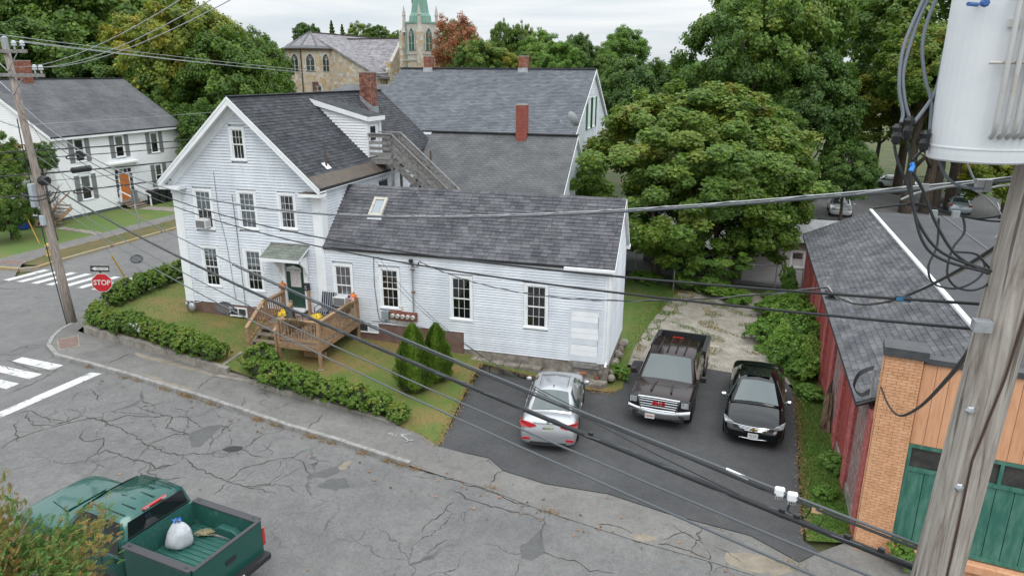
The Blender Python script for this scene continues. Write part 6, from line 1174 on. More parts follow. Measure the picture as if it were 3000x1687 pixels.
for k, (a, c_, lab) in enumerate((((-1.35,-.62),(-2.15,-.72),'grey board lying under the rope in green pickup bed'),((-1.0,.62),(-1.6,.42),'short grey plank by the near side of green pickup bed'))):
    b = MB(); b.bar(gt_world(*a,.89),gt_world(*c_,.89),.11,.025); b.build('plank', M_greywood, None, lab, 'board')
# ---- parked cars seen through the trees
def farcar(name, label, loc, rz_, c, suv=False):
    v, l, w = sedan(name, label, loc, rz_, 4.6, 1.85, paint('paint_'+name, c), H_=1.72 if suv else 1.46, front=False)
    for s in (-1,1): b = MB(); b.box(-l*.99,-l*.93,min(s*w*.7,s*w*.95),max(s*w*.7,s*w*.95),.8,1.0); b.build('tail_lamp', M_red, v); b = MB(); b.box(l*.93,l*.97,min(s*w*.5,s*w*.85),max(s*w*.5,s*w*.85),.62,.74); b.build('headlamp', M_lamp, v)
    plate(v, -l*.99-.01, .78, '832 KM', -1); return v
farcar('parked_suv', 'grey silver sport utility seen tail on in far lot', (33.6,55,road_z(34)-.05), R(80), (.30,.31,.32), True)
farcar('parked_wagon', 'white car with dark windshield facing us beyond the red workshop roof', (32.2,43,road_z(32)-.05), R(-95), (.62,.63,.65), True)
farcar('dark_suv', 'dark blue sport utility parked by tree trunks in far lot', (44.6,55.2,road_z(45)-.05), R(75), (.010,.013,.02), True)
farcar('white_sedan', 'white car far back beside big trunk and iron fence', (40.5,62.5,road_z(40)-.05), R(-20), (.62,.63,.64))
farcar('pale_sedan', 'pale blue car roof just above the flat roof edge', (43.2,49.5,road_z(43)-.05), R(80), (.42,.50,.54))
farcar('lot_suv', 'dark grey car behind chain link fence left of maple', (19.9,19.0,road_z(19)-.03), R(185), (.03,.032,.035), True)
farcar('lot_sedan', 'white car half hidden behind the maple and fence', (23.3,21.6,road_z(23)-.03), R(100), (.62,.63,.64))
farcar('lot_hatchback', 'small white car mostly hidden left of the maple trunk', (15.6,23.5,road_z(15)-.03), R(175), (.58,.6,.62))
# ================================================================== front deck
dk = thing('front_deck', 'brown timber front deck with railings and steps at green door', 'deck', (6.5,-1.5,-1))
def db(n, a, c_, w, h, par=None, m=None): q = MB(); q.bar(a,c_,w,h); return q.build(n, m or M_wood, par or dk)
FZ = -.04
for i in range(10): y = -.08-.14*i; db('deck_board',(4.85,y,FZ),(8.2,y,FZ),.13,.03,m=M_wooddk)
for i in range(12): y = -1.48-.14*i; db('deck_board',(6.55,y,FZ),(8.2,y,FZ),.13,.03,m=M_wooddk)
for a, c_ in (((6.52,-3.12),(8.24,-3.12)),((8.24,-3.12),(8.24,-.05)),((6.52,-3.12),(6.52,-1.42)),((4.83,-1.42),(6.52,-1.42)),((4.83,-1.42),(4.83,-.05))): db('rim_joist',(*a,FZ-.12),(*c_,FZ-.12),.045,.22)
def rail(a, c_, z0=FZ+.06, z1=.84, n=None, posts=True):
    a = V(*a); c_ = V(*c_); n = n or int((c_-a).length/.135)
    db('top_rail',a+V(0,0,z1),c_+V(0,0,z1),.15,.04); db('upper_rail',a+V(0,0,z1-.07),c_+V(0,0,z1-.07),.04,.09); db('lower_rail',a+V(0,0,z0+.06),c_+V(0,0,z0+.06),.04,.09)
    for i in range(1,n): p = a.lerp(c_,i/n); db('baluster',p+V(0,0,z0),p+V(0,0,z1-.03),.042,.042)
rail((6.56,-3.08,0),(8.2,-3.08,0)); rail((8.2,-3.08,0),(8.2,-.12,0)); rail((4.87,-1.4,0),(4.87,-.12,0))
for x, y, z0, z1 in ((8.2,-3.08,-1.0,.92),(6.56,-3.08,-1.0,.86),(8.2,-.12,-.9,.88),(4.87,-.12,-.7,.95),(4.87,-1.4,-.9,.9),(6.02,-1.36,-.9,.95),(6.1,-.2,-.1,1.0)): db('post',(x,y,z0),(x,y,z1),.1,.1)
db('post',(6.56,-1.4,-.9),(6.56,-1.4,-.1),.1,.1)
q = MB(); q.lathe([(.12,0),(.12,.06)],(8.2,-3.08,-1.02),10); q.build('post_footing', M_concrete, dk)
for i in range(5):
    z = -.2-.165*i; y = -1.58-.30*i; db('tread',(4.78,y,z),(6.06,y,z),.29,.045,m=M_wooddk)
for x in (4.8,6.03): q = MB(); q.prism([(x,-1.42,-.1),(x,-1.42,-.38),(x,-3.0,-1.02),(x,-3.0,-.88)],(.04,0,0)); q.build('stringer', M_wooddk, dk)
for x in (4.82,6.04):
    db('hand_rail',(x,-1.38,.86),(x,-2.62,.12),.14,.045); db('lower_rail',(x,-1.42,.12),(x,-2.6,-.52),.04,.09); db('newel',(x,-2.55,-1.0),(x,-2.55,.14),.1,.1)
    if x < 5:
        for i in range(1,8): y = -1.42-.145*i; db('baluster',(x,y,.12-.55*(-1.42-y)),(x,y,.82-.6*(-1.42-y)),.042,.042)
b = MB(); b.box(4.72,6.0,-3.28,-2.92,-1.02,-.84); b.build('step_block', M_wooddk, dk, bevel=.02)
b = MB(); b.box(7.1,8.0,-2.4,-2.3,-.85,-.6); b.build('underside_board', M_wood, dk)
# chairs with striped cushions
M_stripe = bpy.data.materials.new('striped_cushion'); M_stripe.use_nodes = True
_t = M_stripe.node_tree; _p = _t.nodes['Principled BSDF']; _p.inputs['Roughness'].default_value = .9; _tc = _t.nodes.new('ShaderNodeTexCoord'); _sx = _t.nodes.new('ShaderNodeSeparateXYZ'); _t.links.new(_tc.outputs['Object'], _sx.inputs[0])
_m1 = _t.nodes.new('ShaderNodeMath'); _m1.operation = 'MULTIPLY'; _m1.inputs[1].default_value = 10.5; _t.links.new(_sx.outputs['X'], _m1.inputs[0]); _m2 = _t.nodes.new('ShaderNodeMath'); _m2.operation = 'FRACT'; _t.links.new(_m1.outputs[0], _m2.inputs[0])
_cr = _t.nodes.new('ShaderNodeValToRGB'); _cr.color_ramp.interpolation = 'CONSTANT'; _e = _cr.color_ramp.elements; _e[0].color = (.012,.018,.035,1); _e[1].position = .78; _e[1].color = (.5,.5,.48,1); _t.links.new(_m2.outputs[0], _cr.inputs[0]); _t.links.new(_cr.outputs[0], _p.inputs['Base Color'])
def chair(label, loc, rz_):
    t = thing('patio_chair', label, 'chair', loc, rz_, 'striped chairs on the deck')
    b = MB(); b.box(-.27,.27,-.28,.25,.38,.47); b.build('seat', M_stripe, t, bevel=.03)
    b = MB(); b.prism([(-.27,.20,.44),(-.27,.28,.44),(-.27,.42,1.08),(-.27,.34,1.08)],(.54,0,0)); b.build('backrest', M_stripe, t, bevel=.03)
    for s in (-.3,.3):
        b = MB(); b.tube([(s,-.28,0),(s,-.27,.6),(s,.1,.64),(s,.3,.58)],.016,6); b.build('arm', M_black, t)
        b = MB(); b.tube([(s,.3,0),(s,.26,.45),(s,.42,1.08)],.016,6); b.build('leg', M_black, t)
    b = MB(); b.tube([(-.3,-.27,.36),(.3,-.27,.36)],.014,6); b.tube([(-.3,.27,.4),(.3,.27,.4)],.014,6); b.build('cross_bar', M_black, t); return t
chair('striped patio chair facing out from the wall under air conditioner', (7.05,-.62,FZ+.02), R(0))
chair('striped patio chair near the steps seen from behind the rail', (6.98,-2.3,FZ+.02), R(150))
def pumpkin(label, loc, r):
    t = thing('pumpkin', label, 'pumpkin', loc, 0, 'pumpkins on the railing'); b = MB(); rows = []
    for j in range(9):
        a = -math.pi/2+math.pi*j/8; rows.append([(r*max(math.cos(a),.12)*(1-.09*abs(math.sin(4.5*k*2*math.pi/36)))*math.cos(2*math.pi*k/36), r*max(math.cos(a),.12)*(1-.09*abs(math.sin(4.5*k*2*math.pi/36)))*math.sin(2*math.pi*k/36), r*.86*(1+math.sin(a))) for k in range(37)])
    b.grid(rows); b.build('fruit', mat('pumpkin_orange',(.62,.13,.012),(.70,.19,.02),6,.5), t, smooth=True)
    b = MB(); b.tube([(0,0,r*1.65),(.01,.0,r*1.9),(.04,.01,r*2.15)],[.03,.02,.022],6); b.build('stalk', mat('stalk',(.13,.10,.04),rough=.9), t)
pumpkin('orange pumpkin on the rail post left of green door', (4.87,-.14,.95), .165); pumpkin('orange pumpkin on the far right deck rail', (8.15,-.3,.86), .145)
def flowers(label, loc, cat='flower pot'):
    t = thing('potted_mums', label, cat, loc, 0, 'yellow potted mums'); b = MB(); b.lathe([(.10,0),(.14,.2),(.15,.2),(.12,.19)],(0,0,0),12); b.build('pot', M_black, t)
    n = 420; u = RNG.normal(size=(n,3)); u /= np.linalg.norm(u,axis=1)[:,None]; u[:,2] = np.abs(u[:,2]); p = u*np.array([.25,.25,.2])+[0,0,.2]; b = MB(); g = MB()
    for i in range(n):
        q = g if i % 4 == 0 else b; a = RNG.uniform(0,6.28); s = .028; c0_ = p[i]; x_ = np.cross(u[i],[math.cos(a),math.sin(a),.3]); x_ /= np.linalg.norm(x_)+1e-6; y_ = np.cross(u[i],x_)
        q.add([c0_+x_*s,c0_+y_*s,c0_-x_*s,c0_-y_*s],[(0,1,2,3)])
    b.build('blossom', mat('mum_yellow',(.72,.42,.01),(.78,.55,.03),20,.7), t, kind='stuff', recalc=False); g.build('leaves', mat('mum_leaf',(.04,.08,.02)), t, kind='stuff', recalc=False)
    b = MB(); b.ell((0,0,.24),(.2,.2,.14),10,6); b.build('leaf_mass', mat('mum_leaf',(.04,.08,.02)), t)
flowers('yellow potted mums at the top of deck steps', (5.95,-1.75,.30)); flowers('yellow potted mums behind the front deck rail', (7.35,-1.75,.28))
q = MB(); q.box(5.85,6.12,-1.86,-1.62,-.3,.30); q.build('plant_stand', M_wooddk, None, 'small wooden stand under the mums by the steps', 'stand'); 
tbl = thing('patio_table', 'small round dark table holding mums on the deck', 'table', (7.35,-1.75,FZ+.02)); q = MB(); q.lathe([(.3,.24),(.3,.265)],(7.35,-1.75,FZ+.02),16); q.build('table_top', M_black, tbl); q = MB(); q.tube([(7.35,-1.75,FZ+.02),(7.35,-1.75,.24)],.03,6); q.build('leg', M_black, tbl)
def basket(label, c_, U_):
    t = thing('hanging_planter', label, 'planter', c_, 0, 'dry planters on the deck rails'); U_ = V(*U_); n_ = V(U_.y,-U_.x,0); b = MB()
    rows = [[tuple(U_*(.36*s*math.cos(math.pi*i/10-math.pi/2)*0+.36*s*math.sin(math.pi*(i/10-.5)))+n_*(.2*s*math.cos(math.pi*(i/10-.5)))+V(0,0,z)) for i in range(11)] for z, s in ((.12,1),(.0,.9),(-.12,.45))]
    b.grid(rows); b.build('basket', mat('coir',(.10,.065,.04),(.17,.115,.075),12,.95), t)
    b = MB()
    for i in range(260):
        a = RNG.uniform(-.36,.36); k = RNG.uniform(.02,.2); h = RNG.uniform(.1,.3); p = U_*a+n_*k+V(0,0,.08); e = p+V(RNG.normal()*.07,RNG.normal()*.07,h); s = V(RNG.normal(),RNG.normal(),0).normalized()*.012; b.add([p-s,p+s,e],[(0,1,2)])
    b.build('dry_stems', mat('dry_stem',(.12,.085,.045),(.20,.15,.075),15,.9), t, kind='stuff', recalc=False)
basket('dry coir planter on front deck rail', (7.35,-3.16,.68), (1,0,0)); basket('dry coir planter on right deck rail with small flag', (8.29,-1.25,.68), (0,1,0))
def flag(label, loc):
    t = thing('small_flag', label, 'flag', loc, 0, 'little flags on the deck'); b = MB(); b.tube([(0,0,0),(.02,0,.42)],.006,4); b.build('stick', M_wood, t)
    for i in range(7): b = MB(); z0 = .42-.024*i; b.grid([[(.02+.05*k,.012*math.sin(k*1.3),z-.012*k) for k in range(6)] for z in (z0,z0-.023)]); b.build('stripe', mat('flag_red',(.5,.02,.03)) if i % 2 == 0 else M_trim, t)
    b = MB(); b.grid([[(.02+.04*k,.012*math.sin(k*1.3)-.003,z-.012*k) for k in range(3)] for z in (.421,.32)]); b.build('canton', mat('flag_blue',(.02,.03,.15)), t)
flag('little striped flag in the right rail planter', (8.3,-1.0,.85)); flag('little striped flag in the pot beside the door mat', (6.45,-1.7,.25))
b = MB(); b.box(6.2,6.75,-1.2,-.75,FZ+.016,FZ+.03); b.build('door_mat', mat('red_mat',(.25,.08,.07),(.32,.15,.12),20,.95), None, 'reddish door mat on the deck before green door', 'mat')
# ================================================================== utility poles
lp = thing('utility_pole', 'leaning grey wooden utility pole on the street corner with crossarms', 'utility pole', (-4.56,-1.75,-1.05))
def lpx(z): return -4.56-.84*(z+1)/11.7
b = MB(); b.tube([(lpx(z),-1.75,z) for z in (-1.2,1,4,7,10.6)],[.19,.18,.16,.14,.12],14); b.build('pole', M_poletimber, lp, smooth=True)
b = MB(); b.lathe([(.12,0),(.12,.5),(.02,.55)],(lpx(10.2),-1.75,10.15),10); b.build('pole_cap', mat('grey_cap',(.30,.32,.35),rough=.5), lp)
ca = [(10.15,-6.9,-4.2,-1.75),(9.27,-7.6,-3.55,-1.75)]
for z, x0, x1, y in ca:
    b = MB(); b.bar((x0,y-.16,z),(x1,y-.16,z-.02),.1,.13); arm = b.build('crossarm', M_greywood, lp)
    for s in (-1,1): b = MB(); b.bar((lpx(z-.7),y-.14,z-.75),(lpx(z)+s*.75,y-.18,z-.05),.035,.02); b.build('arm_brace', M_steel, arm)
    for x in ((-4.35,-4.75,-6.7) if z > 10 else (-3.65,-3.95,-7.4)): b = MB(); b.lathe([(.03,.0),(.03,.1),(.085,.12),(.095,.17),(.05,.2),(.09,.22),(.06,.3),(.02,.32)],(x,y-.16,z+.06),8); b.build('insulator', mat('porcelain',(.50,.52,.56),rough=.25), arm)
b = MB(); b.box(lpx(4.7)-.22,lpx(4.7)-.02,-2.12,-1.9,4.1,5.05); b.build('equipment_box', mat('pole_box',(.38,.42,.46),rough=.5), lp, bevel=.02)
b = MB(); b.box(lpx(3.6)-.08,lpx(3.6)+.12,-2.05,-1.9,3.35,3.75); b.build('equipment_box', mat('pole_box',(.38,.42,.46)), lp, bevel=.02)
b = MB(); b.tube([(lpx(8)-.1,-1.9,7.6),(lpx(7)-.16,-1.9,6.4),(lpx(5)-.18,-1.92,4.4),(lpx(2)-.14,-1.94,1.5),(lpx(-1)-.1,-1.94,-1)],.022,5); b.build('ground_wire', M_wire, lp)
b = MB(); b.tube([(lpx(8.2),-1.75,7.2),(-6.4,-2.0,7.6),(-7.6,-2.2,7.9)],.04,6); b.build('lamp_bracket', M_steel, lp)
b = MB(); b.lathe([(.16,-.22),(.2,.0),(.17,.24)],(lpx(5.3)+.22,-1.7,5.15),12,'x'); b.build('cable_splice', M_black, lp)
for z in (4.65,4.5): b = MB(); b.tube([(lpx(z)+.5*math.cos(a),-1.75+.5*math.sin(a)-.2,z+.06*math.sin(2*a)) for a in np.linspace(0,6.28,18)],.025,5); b.build('cable_coil', M_wire, lp)
rpx = lambda z: 23.24+.037*(z-5.98)
rp = thing('near_utility_pole', 'weathered wooden utility pole close to camera at right', 'utility pole', (23.0,-19.32,-1.85))
b = MB(); b.tube([(rpx(z),-19.32,z) for z in (-1.9,2,4,5,6,7,8,9,12)],[.185,.17,.162,.157,.153,.149,.146,.142,.13],20); 
def pole_mat():
    m = bpy.data.materials.new('weathered_pole'); m.use_nodes = True; t = m.node_tree; n = t.nodes.new; l = t.links.new; p = t.nodes['Principled BSDF']; p.inputs['Roughness'].default_value = .92
    tc = n('ShaderNodeTexCoord'); mp = n('ShaderNodeMapping'); mp.inputs['Scale'].default_value = (9,9,.55); l(tc.outputs['Object'], mp.inputs[0])
    a = n('ShaderNodeTexNoise'); a.inputs['Scale'].default_value = 2.2; a.inputs['Detail'].default_value = 9; a.inputs['Roughness'].default_value = .68; a.inputs['Distortion'].default_value = .8; l(mp.outputs[0], a.inputs['Vector'])
    cr = n('ShaderNodeValToRGB'); e = cr.color_ramp.elements; e[0].position = .33; e[0].color = (.15,.115,.09,1); e[1].position = .66; e[1].color = (.46,.42,.385,1); x = e.new(.48); x.color = (.30,.265,.235,1); l(a.outputs[0], cr.inputs[0])
    mp2 = n('ShaderNodeMapping'); mp2.inputs['Scale'].default_value = (14,14,.16); l(tc.outputs['Object'], mp2.inputs[0]); c = n('ShaderNodeTexNoise'); c.inputs['Scale'].default_value = 2.0; c.inputs['Detail'].default_value = 3; l(mp2.outputs[0], c.inputs['Vector'])
    mr = n('ShaderNodeMapRange'); mr.inputs['From Min'].default_value = .33; mr.inputs['From Max'].default_value = .38; mr.inputs['To Min'].default_value = .35; l(c.outputs[0], mr.inputs['Value']); mu = n('ShaderNodeVectorMath'); mu.operation = 'SCALE'; l(cr.outputs[0], mu.inputs[0]); l(mr.outputs[0], mu.inputs['Scale']); l(mu.outputs[0], p.inputs['Base Color'])
    bp = n('ShaderNodeBump'); bp.inputs['Strength'].default_value = .7; bp.inputs['Distance'].default_value = .02; l(a.outputs[0], bp.inputs['Height']); l(bp.outputs[0], p.inputs['Normal']); return m
b.build('pole', pole_mat(), rp, smooth=True)
for z, a in ((7.35,-2.3),(6.8,-2.0),(5.9,-2.2)): c_ = (rpx(z)+.155*math.cos(a),-19.32+.155*math.sin(a),z); b = MB(); b.lathe([(.032,-.02),(.022,-.03),(.012,-.05)],c_,6,'y'); b.build('through_bolt', M_steel, rp)
b = MB(); b.tube([(rpx(z)+.155*math.cos(a),-19.32+.155*math.sin(a),z) for z, a in ((8.4,-1.1),(7.6,-1.35),(7.0,-1.75),(6.4,-1.6),(5.6,-1.45),(4.8,-1.5))],.008,5); b.build('ground_wire', mat('copper_brown',(.06,.03,.02),rough=.6), rp)
b = MB(); b.box(23.1,23.2,-19.5,-19.42,7.9,7.97); b.build('wire_clamp', M_steel, rp)
# transformer
tf = thing('pole_transformer', 'pale grey cylindrical transformer hung on the near pole', 'transformer', (22.93,-19.5,8.95))
M_tf = mat('transformer_paint',(.66,.68,.71),(.72,.735,.755),2,.45)
tcx, tcy = 22.95, -19.45; b = MB(); b.lathe([(.255,8.955),(.268,8.965),(.27,9.0),(.27,10.6)],(tcx,tcy,0),40); b.build('tank', M_tf, tf, smooth=False)
b = MB(); b.lathe([(.272,9.03),(.274,9.032),(.274,9.04),(.272,9.042)],(tcx,tcy,0),40); b.build('bottom_seam', M_tf, tf)
for i in range(6):
    a = R(-97+i*8.5); c_ = V(tcx+.27*math.cos(a),tcy+.27*math.sin(a),0); o_ = V(math.cos(a),math.sin(a),0); b = MB(); b.tube([c_-o_*.02+V(0,0,9.10),c_+o_*.05+V(0,0,9.13),c_+o_*.06+V(0,0,9.2),c_+o_*.06+V(0,0,9.82),c_+o_*.05+V(0,0,9.86),c_-o_*.02+V(0,0,9.9)],.014,8); b.build('cooling_tube', mat('tube_paint',(.46,.46,.45),(.40,.33,.27),9,.5,lo=.55,hi=.8), tf, smooth=True)
b = MB(); a0, a1 = R(-112),R(-50); b.tube([(tcx+.315*math.cos(a0+(a1-a0)*k/8),tcy+.315*math.sin(a0+(a1-a0)*k/8),9.50) for k in range(9)],.010,6); b.build('tube_strap', mat('rusty_strap',(.28,.10,.06),(.5,.48,.46),14,.6), tf)
b = MB(); b.prism([(tcx+.10,tcy-.42,9.12),(tcx+.35,tcy-.36,9.12),(tcx+.45,tcy-.1,9.12),(tcx+.26,tcy-.08,9.12)],(0,0,.9)); b.build('radiator_plate', M_tf, tf, bevel=.02) if False else None
b = MB(); b.box(23.10,23.32,-19.24,-19.10,9.05,9.15); b.box(23.10,23.32,-19.24,-19.10,9.75,9.85); b.build('hanger_bracket', M_steel, tf)
b = MB(); b.tube([(tcx-.20,tcy-.2,9.80),(tcx-.26,tcy-.26,9.80)],.012,6); b.lathe([(.02,0),(.024,-.03),(.014,-.04)],(tcx-.2,tcy-.3,9.80),8,'y'); b.build('bushing', mat('blue_bushing',(.04,.12,.35),rough=.4), tf)
b = MB(); b.lathe([(.03,9.62),(.03,9.72)],(tcx+.16,tcy-.24,0),8); b.build('relief_valve', mat('rusty_strap',(.28,.10,.06)), tf)
b = MB(); b.box(tcx-.06,tcx+.0,tcy-.283,tcy-.268,9.68,9.72); b.build('name_plate', M_plate, tf)
# ================================================================== wires
def cat(a, c_, sag, n=26): a = V(*a); c_ = V(*c_); return [a.lerp(c_,i/n)-V(0,0,4*sag*(i/n)*(1-i/n)) for i in range(n+1)]
def wire(label, pts, r, m=None, name='overhead_wire', cat_='wire', group=None): b = MB(); b.tube(pts, r, 5); return b.build(name, m or M_wire, None, label, cat_, group, smooth=True, recalc=False)
PA, PB = (-4.92,-1.75,5.28), (23.2,-19.05,5.83)
A_pts = cat(PA,PB,.45,60)
wa = wire('thickest black telephone bundle crossing the driveway low between the poles', A_pts, .029)
b = MB()
for k in range(2): b.tube([p+V(0,.032*math.sin(i*1.9+k*3),.032*math.cos(i*1.9+k*3)) for i, p in enumerate(A_pts)],.005,4)
b.build('lashing', M_wireg, wa)
for t in (.9,.967,.971,.984,.992): b = MB(); p = A_pts[0].lerp(A_pts[-1],t)-V(0,0,1.8*t*(1-t)-.035); b.bar(p-V(.02,-.012,0),p+V(.02,-.012,0),.03,.04); b.build('cable_clip', M_black, wa)
B_pts = cat((-4.94,-1.75,6.21),(23.21,-19.05,6.03),.5,60); wb = wire('upper grey messenger cable with white terminals over the driveway', B_pts, .013, M_wireg)
b = MB(); b.tube([p-V(0,0,.036) for p in B_pts[36:]],.013,5); b.build('lashed_cable', M_wire, wb)
Bp = lambda t: B_pts[0].lerp(B_pts[-1],t)-V(0,0,2.0*t*(1-t))
for t, n_ in ((.9655,1),(.969,1),(.953,0)):
    p = Bp(t); q = MB(); q.box(p.x-.045,p.x+.04,p.y-.03,p.y+.03,p.z-.05,p.z+.03) if n_ else q.bar(p-V(.1,-.06,0),p+V(.1,-.06,0),.02,.03); tm_ = q.build('terminal', M_trim, wb, bevel=.015)
    if n_:
        q = MB()
        for k in range(4): q.tube([(p.x-.03+.018*k,p.y,p.z-.05),(p.x-.03+.018*k,p.y,p.z-.09)],.006,6)
        q.build('port', M_steel, tm_)
p = Bp(.969); q = MB(); q.tube([p,p+V(-.03,.02,-.15),p+V(.03,0,-.25),p+V(.12,-.05,-.15),p+V(.15,-.08,-.03)],.005,5); q.tube([p+V(.01,0,0),p+V(-.02,.02,-.15),p+V(.1,-.03,-.27),p+V(.22,-.12,-.17),p+V(.24,-.14,-.08)],.005,5); q.build('jumper_loop', M_wire, wb)
q = MB(); pp = Bp(.9755)+V(0,0,-.05); q.box(pp.x-.04,pp.x+.04,pp.y-.006,pp.y+.006,pp.z-.025,pp.z+.02); q.build('marker_tag', mat('tan_tag',(.55,.36,.2),rough=.7), wb)
wire('second cable below the thick bundle, passing over silver car tail', cat((-4.59,-1.75,4.74),(23.24,-19.05,5.59),.5,50), .013, M_wireg)
D_pts = cat((-4.62,-1.75,4.39),(23.25,-19.05,5.38),.55,50); wd_ = wire('lowest cable between the poles, with oval storage loops', D_pts, .014, M_wireg)
for t in (.5675,.363):
    p = D_pts[0].lerp(D_pts[-1],t); p.z -= 4*.55*t*(1-t); d = (D_pts[-1]-D_pts[0]).normalized(); q = MB(); q.tube([p+d*(.42*math.cos(a))+V(.06,.1,0)*math.sin(a)+V(0,0,.07*math.sin(a)-.03) for a in np.linspace(0,6.28,22)],.022,6); sn = q.build('storage_loop', M_wire, wd_)
    q = MB()
    for k in range(9): a_ = p+d*(.36*(-1+2*k/8)); q.bar(a_+V(.05,.09,.03),a_-V(.05,.09,.08),.015,.015)
    q.build('loop_spokes', M_wireg, sn)
E_pts = cat((-5.23,-1.75,8.23),(23.34,-19.05,8.8),1.75,60); we = wire('highest thick service cable sagging in front of the wing roof', E_pts, .0125, M_wireg)
b = MB(); b.tube([p+V(0,.012,.02) for p in E_pts],.0055,4); b.build('neutral_wire', M_alu, we)
b = MB(); b.tube([p+V(0,.022*math.sin(i*2.1),.012+.022*math.cos(i*2.1)) for i, p in enumerate(cat((-5.23,-1.75,8.23),(23.34,-19.05,8.8),1.75,150)) if i > 75],.003,4); b.build('spiral_tie', M_alu, we)
F_pts = cat((-5.2,-1.75,7.85),(23.28,-19.05,7.96),1.35,50); wf = wire('upper thin wire of the pair with small blue tag', F_pts, .012)
p = F_pts[0].lerp(F_pts[-1],.985)-V(0,0,5.4*.985*.015); q = MB(); q.box(p.x-.052,p.x+.052,p.y-.006,p.y+.006,p.z-.02,p.z+.02); tg_ = q.build('tag_frame', M_black, wf); q = MB(); q.box(p.x-.046,p.x+.046,p.y-.009,p.y-.006,p.z-.015,p.z+.015); q.build('tag_face', mat('blue_tag',(.05,.20,.36),rough=.5), tg_)
wire('lower thin wire of the pair ending on near pole', cat((-5.2,-1.75,7.6),(23.3,-19.05,7.78),1.3,50), .012)
# house service drop (twisted) and phone drops
HP = (10.98,-.25,2.62); HC = (23.4,-12,6.06); h1 = cat(HP,HC,.75,60); wh_ = wire('twisted service drop curving from wing mast to near pole', h1, .012)
b = MB(); b.tube([p+V(0,.02*math.sin(i*1.4),.02*math.cos(i*1.4)) for i, p in enumerate(h1)],.011,5); b.build('second_strand', M_wireg, wh_)
h2 = cat(HC,(23.3,-19.0,8.35),.35,26); b = MB(); b.tube(h2,.013,5); b.build('upper_span', M_wire, wh_); b = MB(); b.tube([p+V(.015,.02*math.sin(i*1.1),.03*math.cos(i*.9)) for i, p in enumerate(h2)],.009,5); b.build('neutral_wire', mat('bare_neutral',(.36,.34,.31),rough=.5), wh_)
q = MB(); c_ = V(*HC); q.lathe([(.05,-.10),(.11,-.08),(.10,-.05),(.05,-.03),(.05,.0),(.13,.02),(.11,.05),(.05,.07)],(c_.x+.1,c_.y,c_.z-.1),10); q.build('splice_clamp', M_black, wh_)
PHN = (8.98,-.05,2.6)
for k, (s, lab) in enumerate(((.30,'left of two thin phone wires dropping from wing wall'),(.2,'right of two thin phone wires dropping from wing wall'))): wire(lab, cat((8.95+.25*k,-.06,2.62),(22.2-.3*k,-18.5,5.95-.05*k),s+.5,40), .007, M_wire)
# lines along the cross street and to the far left
for k, (z, r_, sg, lab) in enumerate(((6.35,.03,.25,'top black cable along the side street'),(6.04,.018,.25,'second black cable along the side street'),(5.42,.032,.3,'third black cable with black splice case on side street'),(5.1,.012,.3,'thin fourth cable along the side street'),(4.6,.028,.3,'lowest black cable along the side street'))):
    pts = cat((lpx(z)+.12,-1.6,z),(-4.8,34,z+.4-.06*k),sg+.3,30); o = wire(lab, pts, r_)
    if k == 2: q = MB(); q.lathe([(.04,-.48),(.13,-.44),(.14,.44),(.05,.48)],(0,0,0),14,'y'); q.v = [(x+lpx(5.4)+.13,y+.3,zz+5.36) for x,y,zz in q.v]; q.build('splice_case', M_black, o)
    if k in (1,4): p = pts[1]; q = MB(); q.tube([p+V(0,.5*math.cos(a)+.6,.1*math.sin(a)-.06) for a in np.linspace(0,6.28,18)],.03,5); q.build('storage_loop', M_wire, o)
    wire(lab.replace('along the side street','running off left of leaning pole').replace('on side street','running off left of leaning pole').replace('with black splice case ',''), cat((lpx(z)-.1,-1.8,z),(-45,-6,z+1.0-.2*k),1.2,20), r_*.8)
for k, (x, dz, lab) in enumerate(((-4.35,10.5,'rightmost'),(-4.75,10.5,'middle'),(-5.5,10.75,'leftmost'))): wire(lab+' bare line from the pole top toward the church', cat((x,-1.9,dz),(-5.2+1.3*k*.8,80,9.3),1.1,30), .012, M_alu)
for k, (x, lab) in enumerate(((-3.65,'lower'),(-3.95,'middle'),(-4.9,'upper'))): wire(lab+' bare line rising from lower crossarm to upper right', cat((x,-1.9,9.55),(23.0-.5*k,-19.3,12.4),.75,36), .009, M_alu)
wire('thin pale line crossing in front of shuttered house roof', cat((lpx(7.2),-1.7,7.35),(-3.5,40,8.2),.3,24), .008, M_alu)
# guy wire with yellow guard
gy = thing('guy_wire', 'guy wire with yellow plastic guard by the crosswalk', 'guy wire', (-6.0,2.97,-1)); gb = V(-5.7,2.9,-1.0); gt_ = V(lpx(8),-1.7,8.0); d_ = (gt_-gb)
b = MB(); b.tube([gb,gt_],.010,5); b.build('strand', M_steel, gy); b = MB(); b.tube([gb+d_*.01,gb+d_*.235],.035,8); b.build('guard', mat('guard_yellow',(.55,.33,.03),rough=.5), gy)
